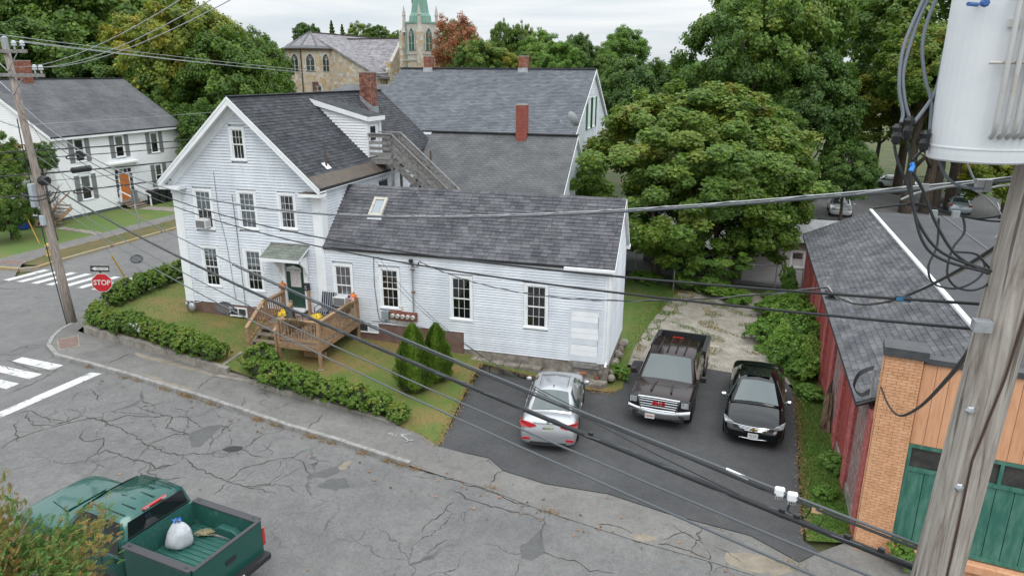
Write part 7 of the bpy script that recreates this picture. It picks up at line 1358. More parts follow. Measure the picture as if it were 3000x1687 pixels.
# transformer leads: thick grey cables, taped splices, coils
tl = thing('transformer_leads', 'bundle of thick grey transformer leads with taped splices', 'cable', (22.6,-19.6,8))
from mathutils.geometry import interpolate_bezier
def px(u, v, t): return CAM+(_f+_r2*(u-1500)/FPX+_u2*(843.5-v)/FPX)*t      # a point seen at (u, v), t metres out
def smooth_path(P, n=8):
    P = [V(*p) if not isinstance(p,Vector) else p for p in P]; out = []
    for i in range(len(P)-1):
        p0 = P[max(i-1,0)]; p1 = P[i]; p2 = P[i+1]; p3 = P[min(i+2,len(P)-1)]
        out += interpolate_bezier(p1, p1+(p2-p0)/6, p2-(p3-p1)/6, p2, n)[:-1]
    return out+[P[-1]]
M_lead = mat('grey_lead',(.13,.15,.175),rough=.45)
for P in ([(2715,-20),(2650,130),(2634,250),(2645,330),(2640,360)],[(2730,-20),(2690,60),(2648,200),(2650,290),(2664,345)],[(2760,-40),(2718,60),(2702,140),(2710,230),(2728,300),(2724,385)],[(2800,35),(2765,160),(2740,270),(2676,362)]):
    b = MB(); b.tube(smooth_path([px(u,v,4.25) for u, v in P]),.011,8); b.build('lead', M_lead, tl, smooth=True)
for u, v, h in ((2627,395,.085),(2660,378,.10),(2708,415,.09)):
    c_ = px(u,v,4.25); b = MB(); rows = [[tuple(c_+V(.03*f*math.cos(k*.785)*(1+.15*math.sin(k*3+z*40)),.03*f*math.sin(k*.785),z)) for k in range(9)] for z, f in ((-h*.7,.4),(-h*.5,.95),(-h*.1,1.05),(h*.2,.85),(h*.5,1.0),(h*.75,.4))]; b.grid(rows); b.build('taped_splice', mat('black_tape',(.012,.012,.013),rough=.3), tl)
for P in ([(2620,425),(2632,480),(2665,560),(2700,700),(2760,760),(2900,800)],[(2656,405),(2668,470),(2670,560),(2690,650),(2760,740),(2905,795)],[(2697,445),(2668,480),(2672,500),(2705,560),(2740,650),(2800,745),(2895,802)],[(2705,425),(2800,425),(2890,438)],[(2748,465),(2775,520),(2820,548),(2880,552)]):
    b = MB(); b.tube(smooth_path([px(u,v,4.35) for u, v in P]),.009,8); b.build('lead', M_wire if P[0][0] != 2748 else M_lead, tl, smooth=True)
for P in ([(2750,640),(2745,720),(2720,780),(2735,830),(2800,845),(2860,820),(2885,780),(2860,745),(2800,738)],[(2820,630),(2825,680),(2790,730),(2775,800),(2800,840),(2850,850),(2895,830),(2900,790),(2870,755)]):
    b = MB(); b.tube(smooth_path([px(u,v,4.5) for u, v in P]),.007,6); b.build('cable_loop', M_wire, tl, smooth=True)
b = MB(); b.tube([px(2671,477,4.28),px(2675,488,4.28),px(2668,502,4.28)],.014,6); b.build('blue_tape', mat('blue_tape',(.03,.25,.75),rough=.4), tl)
for u, v in ((2710,548),(2735,625),(2800,628)): c_ = px(u,v,4.4); b = MB(); b.box(c_.x-.02,c_.x+.02,c_.y-.015,c_.y+.015,c_.z-.02,c_.z+.02); b.build('connector', M_alu, tl)
for P, m_ in (([(2640,585),(2700,562),(2800,545),(2860,560),(2920,610),(2938,660),(2915,700)],M_alu),([(2660,595),(2700,600),(2800,628),(2880,645),(2960,650)],M_wire),([(2560,610),(2660,600),(2740,615),(2860,640),(2960,625)],M_wire),([(2830,470),(2870,548),(2930,545),(2990,538)],M_alu)):
    b = MB(); b.tube(smooth_path([px(u,v,4.6) for u, v in P]),.007,6); b.build('span_end', m_, tl, smooth=True)
b = MB()
for u in (2868,2890): c_ = px(u,548,4.6); b.box(c_.x-.02,c_.x+.02,c_.y-.03,c_.y+.03,c_.z-.03,c_.z+.05)
b.build('parallel_clamp', M_alu, tl)
# twisted drop to the workshop front
wp = smooth_path([px(2860,1000,4.8),px(2780,1105,6.5),px(2690,1195,9),px(2632,1216,12),px(2600,1180,15.5),px(2580,1130,16.6)]); wire('thick twisted black drop from near pole to orange pier', wp, .02)
wsv = thing('service_entrance', 'black looped service cables beside the orange brick pier', 'conduit', tuple(O0+V(0,1,2.2))); b = MB()
for k in range(4): c_ = O0+V(-.05,.5+.06*k,2.3); b.tube(smooth_path([c_+V(0,0,.45),c_+V(-.3,0,.25),c_+V(-.38,0,-.1),c_+V(-.2,0,-.3),c_+V(0,0,-.15)]),.012,5)
b.build('loop', M_wire, wsv); b = MB(); b.tube([O0+V(-.06,.5,2.0),O0+V(-.06,.5,2.75)],.03,6); b.build('mast', M_steel, wsv)
# ================================================================== signs and street furniture
ss_ = thing('stop_sign', 'red octagonal STOP sign with one way plate on brown post', 'stop sign', (-3.61,-.59,-.65))
tdir = (V(-3.87,-.59,1.26)-V(-3.61,-.59,-.65)); spos = lambda t: V(-3.61,-.59,-.65)+tdir*t
b = MB(); b.bar(spos(-.1),spos(1.06),.06,.04); b.build('post', mat('brown_post',(.07,.045,.035),rough=.7), ss_)
sc_ = V(-3.79,-.64,.62); fn = V(.42,-.9,.06).normalized(); fu = V(.9,.42,0).normalized(); fv = fn.cross(fu).normalized(); fv = -fv if fv.z < 0 else fv
rollm = R(-3); fu, fv = fu*math.cos(rollm)+fv*math.sin(rollm), fv*math.cos(rollm)-fu*math.sin(rollm)
def octo(r_, k): return [sc_+fn*k+fu*r_*math.cos(math.pi/8+i*math.pi/4)+fv*r_*math.sin(math.pi/8+i*math.pi/4) for i in range(8)]
b = MB(); b.prism(octo(.44,0),fn*.006); b.build('border', M_plate, ss_); b = MB(); b.prism(octo(.415,.006),fn*.004); b.build('face', mat('stop_red',(.50,.012,.022),rough=.4), ss_)
tm = textmesh('STOP', .31, M_plate, bold=.006); o = obj('lettering', tm, ss_); o.matrix_local = Matrix.Translation(-org(ss_)) @ frameM(sc_+fn*.013, fu*.92, fv*1.0, fn)
ow = sc_+fv*.62-fu*.04; b = MB(); b.prism([ow-fu*.38-fv*.13,ow+fu*.38-fv*.13,ow+fu*.38+fv*.13,ow-fu*.38+fv*.13],fn*.008); owp = b.build('one_way_plate', M_black, ss_)
b = MB(); b.prism([ow+fn*.009-fu*.34,ow+fn*.009-fu*.18-fv*.09,ow+fn*.009-fu*.18-fv*.06,ow+fn*.009+fu*.34-fv*.06,ow+fn*.009+fu*.34+fv*.06,ow+fn*.009-fu*.18+fv*.06,ow+fn*.009-fu*.18+fv*.09],fn*.003); b.build('arrow', M_plate, owp)
tm = textmesh('ONE WAY', .095, M_black); o = obj('lettering', tm, owp); o.matrix_local = Matrix.Translation(-org(owp)) @ frameM(ow+fn*.014+fu*.07, fu, fv, fn)
ps_ = thing('sign_back', 'grey back of a tall sign on post by far sidewalk', 'sign', (-15.58,14.15,-.95)); b = MB(); b.bar((-15.58,14.15,-1),(-15.7,14.15,1.9),.06,.06); b.build('post', M_steel, ps_); b = MB(); b.box(-15.98,-15.42,14.19,14.2,.95,1.85); b.build('plate', mat('sign_back_grey',(.14,.15,.145),rough=.6), ps_)
hy = thing('fire_hydrant', 'small yellow fire hydrant with blue band behind leaning pole', 'hydrant', (-15.6,7.1,-.95)); b = MB(); b.lathe([(.16,0),(.16,.05),(.11,.07),(.11,.55),(.14,.57),(.12,.66),(.05,.74)],(-15.6,7.1,-.92),12); b.build('barrel', mat('hydrant_yellow',(.50,.36,.12),rough=.6), hy); b = MB(); b.lathe([(.118,.42),(.118,.5)],(-15.6,7.1,-.92),12); b.build('band', mat('hydrant_blue',(.05,.12,.3)), hy); b = MB(); b.tube([(-15.78,7.1,-.5),(-15.42,7.1,-.5)],.05,8); b.build('outlet', mat('hydrant_yellow',(.50,.36,.12)), hy)
b = MB(); b.tube([(-18.9,9.4,-.95),(-20.3,9.9,1.0)],.03,6); b.build('guy_guard', mat('guard_orange',(.50,.24,.04),rough=.6), None, 'slanted orange guy guard on far lawn left of pole', 'guy guard')
def bin_(label, loc, c, rz_, s=1):
    t = thing('wheeled_bin', label, 'bin', loc, rz_, 'bins by shuttered house'); m_ = mat('bin_%g_%g'%(c[0],c[2]), c, rough=.5)
    b = MB(); b.add([(-.22*s,-.25*s,.06),(.22*s,-.25*s,.06),(.22*s,.25*s,.06),(-.22*s,.25*s,.06),(-.29*s,-.33*s,.95*s),(.29*s,-.33*s,.95*s),(.29*s,.33*s,.95*s),(-.29*s,.33*s,.95*s)],[(0,3,2,1),(4,5,6,7),(0,1,5,4),(1,2,6,5),(2,3,7,6),(3,0,4,7)]); b.build('body', m_, t, bevel=.03)
    b = MB(); b.prism([(-.31*s,-.36*s,.95*s),(.31*s,-.36*s,.95*s),(.31*s,-.36*s,.99*s),(0,-.36*s,1.05*s),(-.31*s,-.36*s,.99*s)],(0,.72*s,0)); b.build('lid', m_, t)
    for x in (-.24*s,.24*s): b = MB(); b.lathe([(.1,-.03),(.1,.03)],(x,.28*s,.1),10,'x'); b.build('wheel', M_rubber, t)
bin_('blue wheeled bin beside the side porch', (-23.6,12.4,-.95), (.012,.06,.32), .3, 1.15); bin_('black bin left of the blue bin', (-24.9,12.2,-.95), (.012,.012,.013), .1, 1.1)
for k, lab in enumerate(('nearest black bin right of the white steps','middle black bin right of the white steps','farthest black bin right of the white steps')): bin_(lab, (-22.35+.05*k,23.0+.75*k,-.95), (.013,.016,.015), 1.5, 1.1)
b = MB(); b.prism([(-21.9,20.8,-.95),(-21.9,22.1,-.95),(-17.8,22.1,-.95),(-17.8,20.8,-.95)],(0,0,.03)); b.build('front_path', mat('old_concrete',(.21,.18,.155)), kind='structure')
for i in range(5): b = MB(); b.prism([(-21.8+i*.85,13.2-.15*i,-.95),(-21.05+i*.85,13.0-.15*i,-.95),(-20.95+i*.85,13.6-.15*i,-.95),(-21.7+i*.85,13.8-.15*i,-.95)],(0,0,.035)); b.build('path_slab', mat('old_concrete',(.21,.18,.155)), kind='structure')
# ================================================================== chain link fence at the back
cf = thing('chain_link_fence', 'chain link fence with steel posts behind the gravel yard', 'fence', (21,14.5,-1.7))
FP = [(14.5,16.3),(17.56,15.0),(19.82,13.05),(22.47,14.75),(25.1,15.45),(26.4,15.1)]
for x, y in FP: b = MB(); b.tube([(x,y,road_z(x)-.05),(x,y,road_z(x)+1.5)],.03,7); b.lathe([(.04,0),(.02,.05)],(x,y,road_z(x)+1.5),7); b.build('post', M_steel, cf)
b = MB(); b.tube([(25.4,15.1,road_z(25)-.05),(25.45,15.1,road_z(25)+2.1)],.035,6); b.build('post', mat('rusty_post',(.25,.22,.18),rough=.8), cf)
FP2 = [FP[0],FP[1],FP[3],FP[4],FP[5]]
for a, c_ in zip(FP2[:-1],FP2[1:]):
    A3 = V(a[0],a[1],road_z(a[0])); C3 = V(c_[0],c_[1],road_z(c_[0])); b = MB(); b.tube([A3+V(0,0,1.42),C3+V(0,0,1.42)],.02,6); b.build('top_rail', M_steel, cf)
    b = MB(); n = int((C3-A3).length/.09); H = 1.4
    for i in range(-int(H/.09),n):
        for s in (0,1):
            t0 = i/n; t1 = (i+H/.09)/n; z0, z1 = (0,H) if s else (H,0)
            if t0 < 0: f = -t0/(t1-t0); z0 = z0+(z1-z0)*f; t0 = 0
            if t1 > 1: f = (1-t0)/(t1-t0); z1 = z0+(z1-z0)*f; t1 = 1
            if t1 > t0: p = A3.lerp(C3,t0)+V(0,0,z0+.02); q_ = A3.lerp(C3,t1)+V(0,0,z1+.02); b.add([p-V(0,0,.003),q_-V(0,0,.003),q_+V(0,0,.003),p+V(0,0,.003)],[(0,1,2,3)])
    b.build('wire_mesh', M_steel, cf, kind='stuff', recalc=False)
irf = thing('iron_fence', 'black iron picket fence at the far end of lot', 'fence', (44,64,-2.5)); ia, ic = V(36,62.5,-2.4), V(56,68,-2.9)
for z in (.2,1.25): b = MB(); b.bar(ia+V(0,0,z),ic+V(0,0,z),.04,.05); b.build('rail', M_black, irf)
for i in range(90): p = ia.lerp(ic,i/89); b = MB(); b.bar(p,p+V(0,0,1.4),.03,.03); b.build('picket', M_black, irf)
b = MB()
for k in range(4): a = V(38+3*k,51-.2*k,road_z(40)-.05); b.add([a,a+V(.1,0,0),a+V(1.4,5,0),a+V(1.3,5,0)],[(0,1,2,3)])
b.build('parking_lines', M_mark, kind='structure')
# ================================================================== vegetation
def leaf_quads(P, Nn, size, rng, aspect=.7, up=.35):
    """P points, Nn outward normals -> quad soup"""
    n = len(P); Nn = Nn+rng.normal(scale=.55,size=(n,3)); Nn[:,2] += up; Nn /= np.linalg.norm(Nn,axis=1)[:,None]+1e-9
    t = rng.normal(size=(n,3)); X = np.cross(Nn,t); X /= np.linalg.norm(X,axis=1)[:,None]+1e-9; Y = np.cross(Nn,X)
    s = size*rng.uniform(.6,1.35,n)[:,None]; X = X*s; Y = Y*s*aspect
    v = np.stack([P+X, P+Y*1.0-X*.1, P-X, P-Y*1.0-X*.1],1).reshape(-1,3); return v, np.arange(4*n).reshape(n,4)
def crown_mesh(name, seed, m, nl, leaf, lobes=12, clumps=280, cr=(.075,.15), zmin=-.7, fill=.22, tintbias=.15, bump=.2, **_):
    """unit crown: hundreds of leaf clumps over a lumpy shell, with gaps, over a looser inside"""
    rng = np.random.default_rng(seed); B = rng.normal(size=(lobes,3)); B /= np.linalg.norm(B,axis=1)[:,None]; H = rng.uniform(-.5,1,lobes)*bump
    def lump(d): return 1-bump*.6+(np.maximum(0,d@B.T)**5*H).sum(1)
    d = rng.normal(size=(clumps*3,3)); d /= np.linalg.norm(d,axis=1)[:,None]; d = d[d[:,2] > zmin]; G_ = rng.normal(size=(6,3)); G_ /= np.linalg.norm(G_,axis=1)[:,None]; d = d[(d@G_.T).max(1) < .955][:clumps]
    C = d*(lump(d)*np.where(rng.random(len(d)) < .12,rng.uniform(1.02,1.15,len(d)),rng.uniform(.74,1.0,len(d))))[:,None]; nin = int(len(C)*.35); e = rng.normal(size=(nin,3)); e /= np.linalg.norm(e,axis=1)[:,None]; C = np.concatenate([C,e*rng.uniform(.2,.62,nin)[:,None]])
    Rr = rng.uniform(*cr,len(C)); w = Rr**2; w[len(d):] *= fill*2; k = rng.choice(len(C),nl,p=w/w.sum())
    u = rng.normal(size=(nl,3)); u /= np.linalg.norm(u,axis=1)[:,None]; P = C[k]+u*(Rr[k]*rng.uniform(.45,1.1,nl))[:,None]*np.array([1,1,.9])
    rad = np.linalg.norm(P[:,:2],axis=1); P[:,2] -= .06*rad**2
    base = rng.uniform(.05,.6,lobes); near = np.argmax(C@B.T,1); ct = base[near]*.6+rng.uniform(0,.4,len(C)); tint = ct[k]+tintbias*np.clip(P[:,2],-1,1)+rng.normal(scale=.07,size=nl)  # tint rises with height: sunlit tops put into the leaf colour, plus autumn tones
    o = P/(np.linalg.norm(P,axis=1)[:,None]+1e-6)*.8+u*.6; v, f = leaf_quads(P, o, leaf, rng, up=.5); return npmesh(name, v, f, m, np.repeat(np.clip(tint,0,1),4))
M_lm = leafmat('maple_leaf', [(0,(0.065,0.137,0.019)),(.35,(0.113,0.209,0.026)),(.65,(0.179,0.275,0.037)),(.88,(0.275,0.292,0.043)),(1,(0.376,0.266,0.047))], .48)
M_ld = leafmat('dark_leaf', [(0,(0.059,0.124,0.023)),(.5,(0.100,0.192,0.031)),(.8,(0.154,0.249,0.042)),(1,(0.244,0.266,0.052))], .48)
M_ly = leafmat('yellowing_leaf', [(0,(0.104,0.176,0.020)),(.4,(0.204,0.263,0.026)),(.7,(0.355,0.334,0.033)),(1,(0.498,0.343,0.039))], .48)
M_lo = leafmat('orange_leaf', [(0,(0.130,0.153,0.041)),(.3,(0.300,0.153,0.061)),(.65,(0.440,0.180,0.087)),(1,(0.460,0.269,0.134))], .48)
M_ll = leafmat('light_leaf', [(0,(0.099,0.203,0.031)),(.5,(0.172,0.311,0.048)),(1,(0.264,0.387,0.063))], .48)
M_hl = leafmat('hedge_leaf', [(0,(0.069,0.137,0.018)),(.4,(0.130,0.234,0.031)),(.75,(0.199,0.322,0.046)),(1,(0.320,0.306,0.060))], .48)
M_arb = leafmat('arborvitae_leaf', [(0,(0.094,0.183,0.023)),(.5,(0.155,0.262,0.034)),(1,(0.249,0.348,0.052))], .48)
M_jun = leafmat('juniper_leaf', [(0,(0.090,0.198,0.043)),(.42,(0.146,0.276,0.061)),(.64,(0.270,0.238,0.067)),(.84,(0.382,0.238,0.061)),(1,(0.270,0.172,0.085))], .48)
M_weed = leafmat('weed_leaf', [(0,(0.121,0.239,0.039)),(.5,(0.195,0.355,0.056)),(1,(0.335,0.460,0.089))], .48)
M_grass = leafmat('grass_blade', [(0,(0.084,0.182,0.022)),(.5,(0.140,0.220,0.034)),(.8,(0.267,0.220,0.055)),(1,(0.365,0.248,0.085))], .25)
M_dry = leafmat('dry_weed', [(0,(0.268,0.171,0.073)),(.6,(0.366,0.207,0.085)),(1,(0.232,0.195,0.085))], .2)
def trunk_mesh(name, seed, h, r, m=None, limbs=7, lean=(0,0), reach=.55):
    rng = random.Random(seed); b = MB(); n = 6; main = [V(lean[0]*i/n+rng.uniform(-.04,.04)*h*.2,lean[1]*i/n+rng.uniform(-.04,.04)*h*.2,h*i/n-.2*(i == 0)) for i in range(n+1)]
    b.tube(main,[r*(1.25 if i == 0 else 1-.75*i/n) for i in range(n+1)],9)
    for k in range(limbs):
        t = rng.uniform(.35,.9); p = main[int(t*n)]; a = rng.uniform(0,6.28)+k; L_ = h*reach*rng.uniform(.5,1)*(1.2-t); d = V(math.cos(a),math.sin(a),rng.uniform(.5,1.1)).normalized()
        q = [p,p+d*L_*.4,p+d*L_*.75+V(0,0,L_*.12),p+d*L_+V(0,0,L_*.3)]; rr = r*(1-.7*t)*.6; b.tube(q,[rr,rr*.75,rr*.5,rr*.2],6)
        for j in range(2): a2 = a+rng.uniform(-1,1); s = q[1+j]; e = s+V(math.cos(a2),math.sin(a2),rng.uniform(.2,.9))*L_*.45; b.tube([s,s.lerp(e,.5)+V(0,0,.05*L_),e],[rr*.45,rr*.3,rr*.1],5)
    me = bpy.data.meshes.new(name); me.from_pydata([tuple(v) for v in b.v],[],b.f); me.materials.append(m or M_bark); me.shade_smooth(); return me
TRUNKS = [trunk_mesh('trunk',s,1.0,.028,limbs=9) for s in (1,2,3)]
CR = {}
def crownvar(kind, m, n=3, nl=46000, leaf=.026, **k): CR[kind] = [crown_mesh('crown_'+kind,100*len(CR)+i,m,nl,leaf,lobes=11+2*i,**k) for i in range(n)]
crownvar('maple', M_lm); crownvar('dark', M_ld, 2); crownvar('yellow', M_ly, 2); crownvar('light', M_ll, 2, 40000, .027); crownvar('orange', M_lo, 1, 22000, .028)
def tree(label, loc, r, h, kind, group=None, seed=0, zc=None, rzv=1.0, name='tree', cm=None, tr=None):
    """crown radius r, total height h above loc"""
    rng = random.Random(seed+int(loc[0]*13+loc[1]*7)); t = thing(name, label, 'tree', loc, 0, group)
    tm = tr or TRUNKS[rng.randrange(3)]; o = obj('trunk', tm, t); o.scale = (h*.8,h*.8,h*.8); o.rotation_euler = (0,0,rng.uniform(0,6.28))
    c_ = obj('crown', cm or CR[kind][rng.randrange(len(CR[kind]))], t, (0,0,(zc if zc is not None else h-r*rzv*1.0))); c_.scale = (r,r*rng.uniform(.9,1.1),r*rzv*rng.uniform(.95,1.05)); c_.rotation_euler = (0,0,rng.uniform(0,6.28)); return t
def at(u, v, t): p = px(u,v,t); return p
def ptree(label, u, v, t, rpx, kind, group=None, rzv=1.0, seed=0, base=None, name='tree'):
    """tree whose crown centre lies along the line of sight (u, v) at t metres"""
    c_ = at(u,v,t); r = rpx*t/FPX; bz = base if base is not None else road_z(c_.x)-.1; zc = c_.z-bz; return tree(label,(c_.x,c_.y,bz),r,zc+r*rzv,kind,group,seed,zc,rzv,name)
# big maple over the fence
mp_ = thing('maple_tree', 'big round maple over the chain link fence beyond the gravel yard', 'tree', (21.2,16.2,-1.75), 0)
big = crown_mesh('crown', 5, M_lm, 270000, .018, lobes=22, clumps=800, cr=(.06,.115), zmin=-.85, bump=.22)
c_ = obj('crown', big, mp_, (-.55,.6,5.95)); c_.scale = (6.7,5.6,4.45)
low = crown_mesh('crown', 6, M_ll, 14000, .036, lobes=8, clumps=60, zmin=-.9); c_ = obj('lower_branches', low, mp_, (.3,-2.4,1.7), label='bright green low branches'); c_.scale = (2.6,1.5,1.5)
for k, (x, y, h, ln) in enumerate(((-2.4,-1.6,5,(-.6,.8)),(1.7,-.5,6,(.4,.6)),(.75,-.5,5.5,(-.3,.5)))): o = obj('trunk', trunk_mesh('trunk',20+k,h,.24,lean=ln,limbs=8,reach=.5), mp_, (x,y,0))
b = MB()
for k in range(7): a = RNG.uniform(0,6.28); b.tube(smooth_path([(21.9+.3*math.cos(a),14.9,-1.7),(21.7+.5*math.cos(a),14.7,-1.0+.2*k*.3),(21.2+.9*math.cos(a),14.4,-.5+.25*k*.5),(20.8+1.5*math.cos(a+1),14.2,.1+.2*k*.4)],4),.035,5)
b.v = [(x-21.2,y-16.2,z+1.75) for x,y,z in b.v]; b.build('bare_vines', mat('vine_grey',(.13,.115,.10),rough=.9), mp_)
# trees of the lot at right
G1_ = 'tall trees round the far lot'
for k, (u, v, t, r, kd, rz_, lab) in enumerate(((2175,200,62,190,'maple',1.1,'tall maple rising straight behind the round maple'),(2260,60,66,190,'maple',1.3,'tallest maple left of the sky gap'),(2370,330,60,150,'dark',1.1,'shaded tree with bare trunk left of the lot'),(2700,110,70,230,'maple',.9,'spreading maple behind the transformer leads'),(2590,320,72,160,'yellow',.75,'yellow green maple low behind the transformer leads'),(2860,300,74,190,'maple',1.0,'maple half hidden by the transformer'),(2960,500,60,130,'yellow',.9,'yellow green tree low beside the near pole'),(2480,500,58,110,'dark',.8,'dark low tree above the white wagon'),(1860,300,64,130,'dark',1.0,'dark green tree between rear house and round maple'),(1965,300,72,125,'maple',1.0,'green tree just left of tall maple'),(2560,60,90,120,'dark',1.2,'far dark tree seen through the sky gap'),(2250,400,56,110,'dark',.9,'low dark tree right behind the round maple'))):
    ptree(lab, u, v, t, r, kd, G1_, rz_, k)
for x, y, h, lab in ((38.1,46.4,9,'leftmost'),(39.9,47.3,11,'second'),(40.8,48.2,11,'third'),(42.6,49.6,10,'rightmost leaning')):
    t_ = tree(lab+' big trunked tree at the lot edge', (x,y,road_z(40)-.1), 4.6, 15, 'maple', 'lot edge trees', zc=12.2, rzv=.75, tr=trunk_mesh('trunk',int(x*3),1.0,.045,lean=(.05 if 'lean' in lab else 0,0),limbs=6))
# trees beyond the left house
G2_ = 'wooded slope behind the shuttered house'
for k, (u, v, t, r, kd, rz_, lab) in enumerate(((30,60,92,230,'dark',1.2,'dark tree at the far left top corner'),(230,120,88,230,'maple',1.0,'green tree above the left part of grey roof'),(120,230,80,180,'dark',.9,'dark tree right behind the brick chimney'),(400,70,96,150,'light',1.0,'pale green tree in front of the sky, upper left'),(420,230,84,170,'yellow',1.0,'yellowing maple behind the grey roof end'),(330,260,78,130,'dark',.9,'dark tree low behind the grey roof'),(560,200,72,190,'yellow',1.05,'large yellow green maple left of the church'),(680,275,68,160,'maple',1.1,'green maple just left of the white gable'),(752,205,76,100,'maple',1.1,'dark green maple beside the stone apse'),(500,420,66,120,'dark',1.0,'low dark tree between the two white houses'),(640,430,62,130,'dark',.9,'dark undergrowth tree behind the white gable'),(440,330,70,120,'dark',1.0,'shaded tree at shuttered house corner'))):
    ptree(lab, u, v, t, r, kd, G2_, rz_, 50+k)
ptree('small leafy tree left of the leaning pole', 15, 600, 45, 85, 'maple', None, 1.2, 3); ptree('low bush tree at left edge by the bins', -10, 480, 47, 80, 'maple', None, 1.1, 4); ptree('small tree right behind the leaning pole', 120, 465, 44, 50, 'dark', None, .9, 6)
# trees behind the rear house
G3_ = 'trees beyond the rear house'
for k, (u, v, t, r, kd, rz_, lab) in enumerate(((1315,140,128,62,'dark',1.2,'dark tree right of the church tower'),(1340,140,98,80,'orange',1.15,'red orange autumn tree right of church tower'),(1400,190,88,75,'maple',1.0,'round dark green tree over the rear ridge'),(1468,125,104,34,'maple',1.9,'left slender tree with tall narrow crown'),(1520,130,104,34,'maple',1.8,'right slender tree with tall narrow crown'),(1585,160,98,70,'light',1.0,'soft light green tree in the middle'),(1640,185,84,70,'light',.9,'bright light green tree over the rear ridge'),(1690,170,96,60,'dark',1.1,'dark round tree above right rear chimney'),(1830,150,120,75,'light',.9,'pale far tree left of tall maples'),(1770,220,100,70,'maple',.9,'low green tree right of rear gable'),(1470,200,90,60,'yellow',.9,'yellowish low tree beside left rear chimney'),(1540,205,92,60,'maple',.8,'low green tree beside right rear chimney'),(1760,190,140,60,'dark',.8,'far dark tree near the horizon'))):
    ptree(lab, u, v, t, r, kd, G3_, rz_, 80+k)
for k, (u, v, t, r, kd, lab) in enumerate(((1060,120,175,50,'maple','far green tree over the slate ridge'),(1110,115,175,42,'dark','far dark tree next to the tower'),(1165,125,170,35,'maple','far tree between cross and tower'),(900,110,180,45,'dark','far tree left over the apse'))): ptree(lab, u, v, t, r, kd, 'trees beyond the church', .9, 120+k)
def conifer(label, u, v, t, hpx, wpx):
    c_ = at(u,v,t); H_ = hpx*t/FPX; W_ = wpx*t/FPX; t_ = thing('spruce_tree', label, 'tree', (c_.x,c_.y,0), 0); zt = c_.z+H_/2; n = 5200; rng = np.random.default_rng(int(u)); z = rng.uniform(0,1,n)**.8; a = rng.uniform(0,6.28,n); lay = (z*11)%1; rr = (1-z)**.8*W_*(.35+.65*lay)*rng.uniform(.5,1,n)*(1+.3*np.sin(a*3+z*9)); P = np.stack([rr*np.cos(a),rr*np.sin(a),zt-H_*1.6*(1-z)-rr*.25],1); v_, f_ = leaf_quads(P,np.stack([np.cos(a),np.sin(a),.4+0*a],1),.045*H_,rng); obj('crown', npmesh('crown',v_,f_,M_ld,np.repeat(rng.uniform(0,.4,n),4)), t_); b = MB(); b.tube([(0,0,-2),(0,0,zt-.5)],[.5,.05],7); b.build('trunk', M_bark, t_)
conifer('left taller spruce behind the church ridge', 972, 92, 172, 56, 22); conifer('right spruce behind the church ridge', 1003, 98, 172, 48, 20)
# far wood up to the horizon: one mass
rng = np.random.default_rng(3); Pv, Fv, Tv, off = [], [], [], 0
for k in range(430):
    ang = rng.uniform(-1.35,1.1); d = rng.uniform(185,420); cx, cy = CAM.x-math.sin(YAW+ang)*d, CAM.y+math.cos(YAW+ang)*d; r = rng.uniform(6,10); n = 260; dd = rng.normal(size=(n,3)); dd /= np.linalg.norm(dd,axis=1)[:,None]; dd[:,2] = np.abs(dd[:,2]); P = np.array([cx,cy,r*.2+(d-185)*.012])+dd*np.array([r,r,r*1.15])*rng.uniform(.75,1.05,n)[:,None]
    v_, f_ = leaf_quads(P,dd,1.5,rng); Pv.append(v_); Fv.append(f_+off); off += len(v_); Tv.append(np.full(len(v_),rng.uniform(0,.9)))
o = obj('far_wood', npmesh('far_wood',np.concatenate(Pv),np.concatenate(Fv),M_ld,np.concatenate(Tv))); tag(o,'hazy green far wood along the whole horizon',None,None,'stuff')
# ------------------------------------------------------------------ hedge shrubs
SH = [crown_mesh('foliage', 300+i, M_hl, 9000, .050, lobes=9, clumps=210, cr=(.07,.14), zmin=-.5, bump=.3, tintbias=.4) for i in range(3)]  # hedge tops tinted brighter: more of the sunlit look in the leaf colour
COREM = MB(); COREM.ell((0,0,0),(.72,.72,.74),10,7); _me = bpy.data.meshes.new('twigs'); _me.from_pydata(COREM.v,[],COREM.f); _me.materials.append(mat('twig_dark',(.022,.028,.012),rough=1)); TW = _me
def shrub(label, x, y, r, h, group='hedge shrubs', zf=lawn_z, cat_='shrub', mesh=None, name='hedge_shrub', z=None):
    zz = z if z is not None else zf(x,y); t = thing(name, label, cat_, (x,y,zz), 0, group)
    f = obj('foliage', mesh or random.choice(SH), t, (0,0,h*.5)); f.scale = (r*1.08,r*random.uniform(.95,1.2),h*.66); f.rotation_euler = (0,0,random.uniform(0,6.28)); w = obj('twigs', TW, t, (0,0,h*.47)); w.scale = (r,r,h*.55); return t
ORD = ['first','second','third','fourth','fifth','sixth','seventh','eighth','ninth','tenth','eleventh','twelfth']
for i, (x, y, r, h) in enumerate(((6.35,-3.9,.62,.95),(6.6,-4.35,.5,.7),(7.3,-4.5,.58,.72),(8.0,-4.62,.55,.75),(8.75,-4.78,.56,.75),(9.5,-4.86,.52,.7),(10.15,-4.95,.5,.78),(10.8,-5.05,.5,.8),(11.55,-5.1,.5,.72),(12.2,-5.25,.42,.55))): shrub(ORD[i]+' shrub of the right hedge counted from the entry path', x,y,r,h, 'right hedge shrubs')
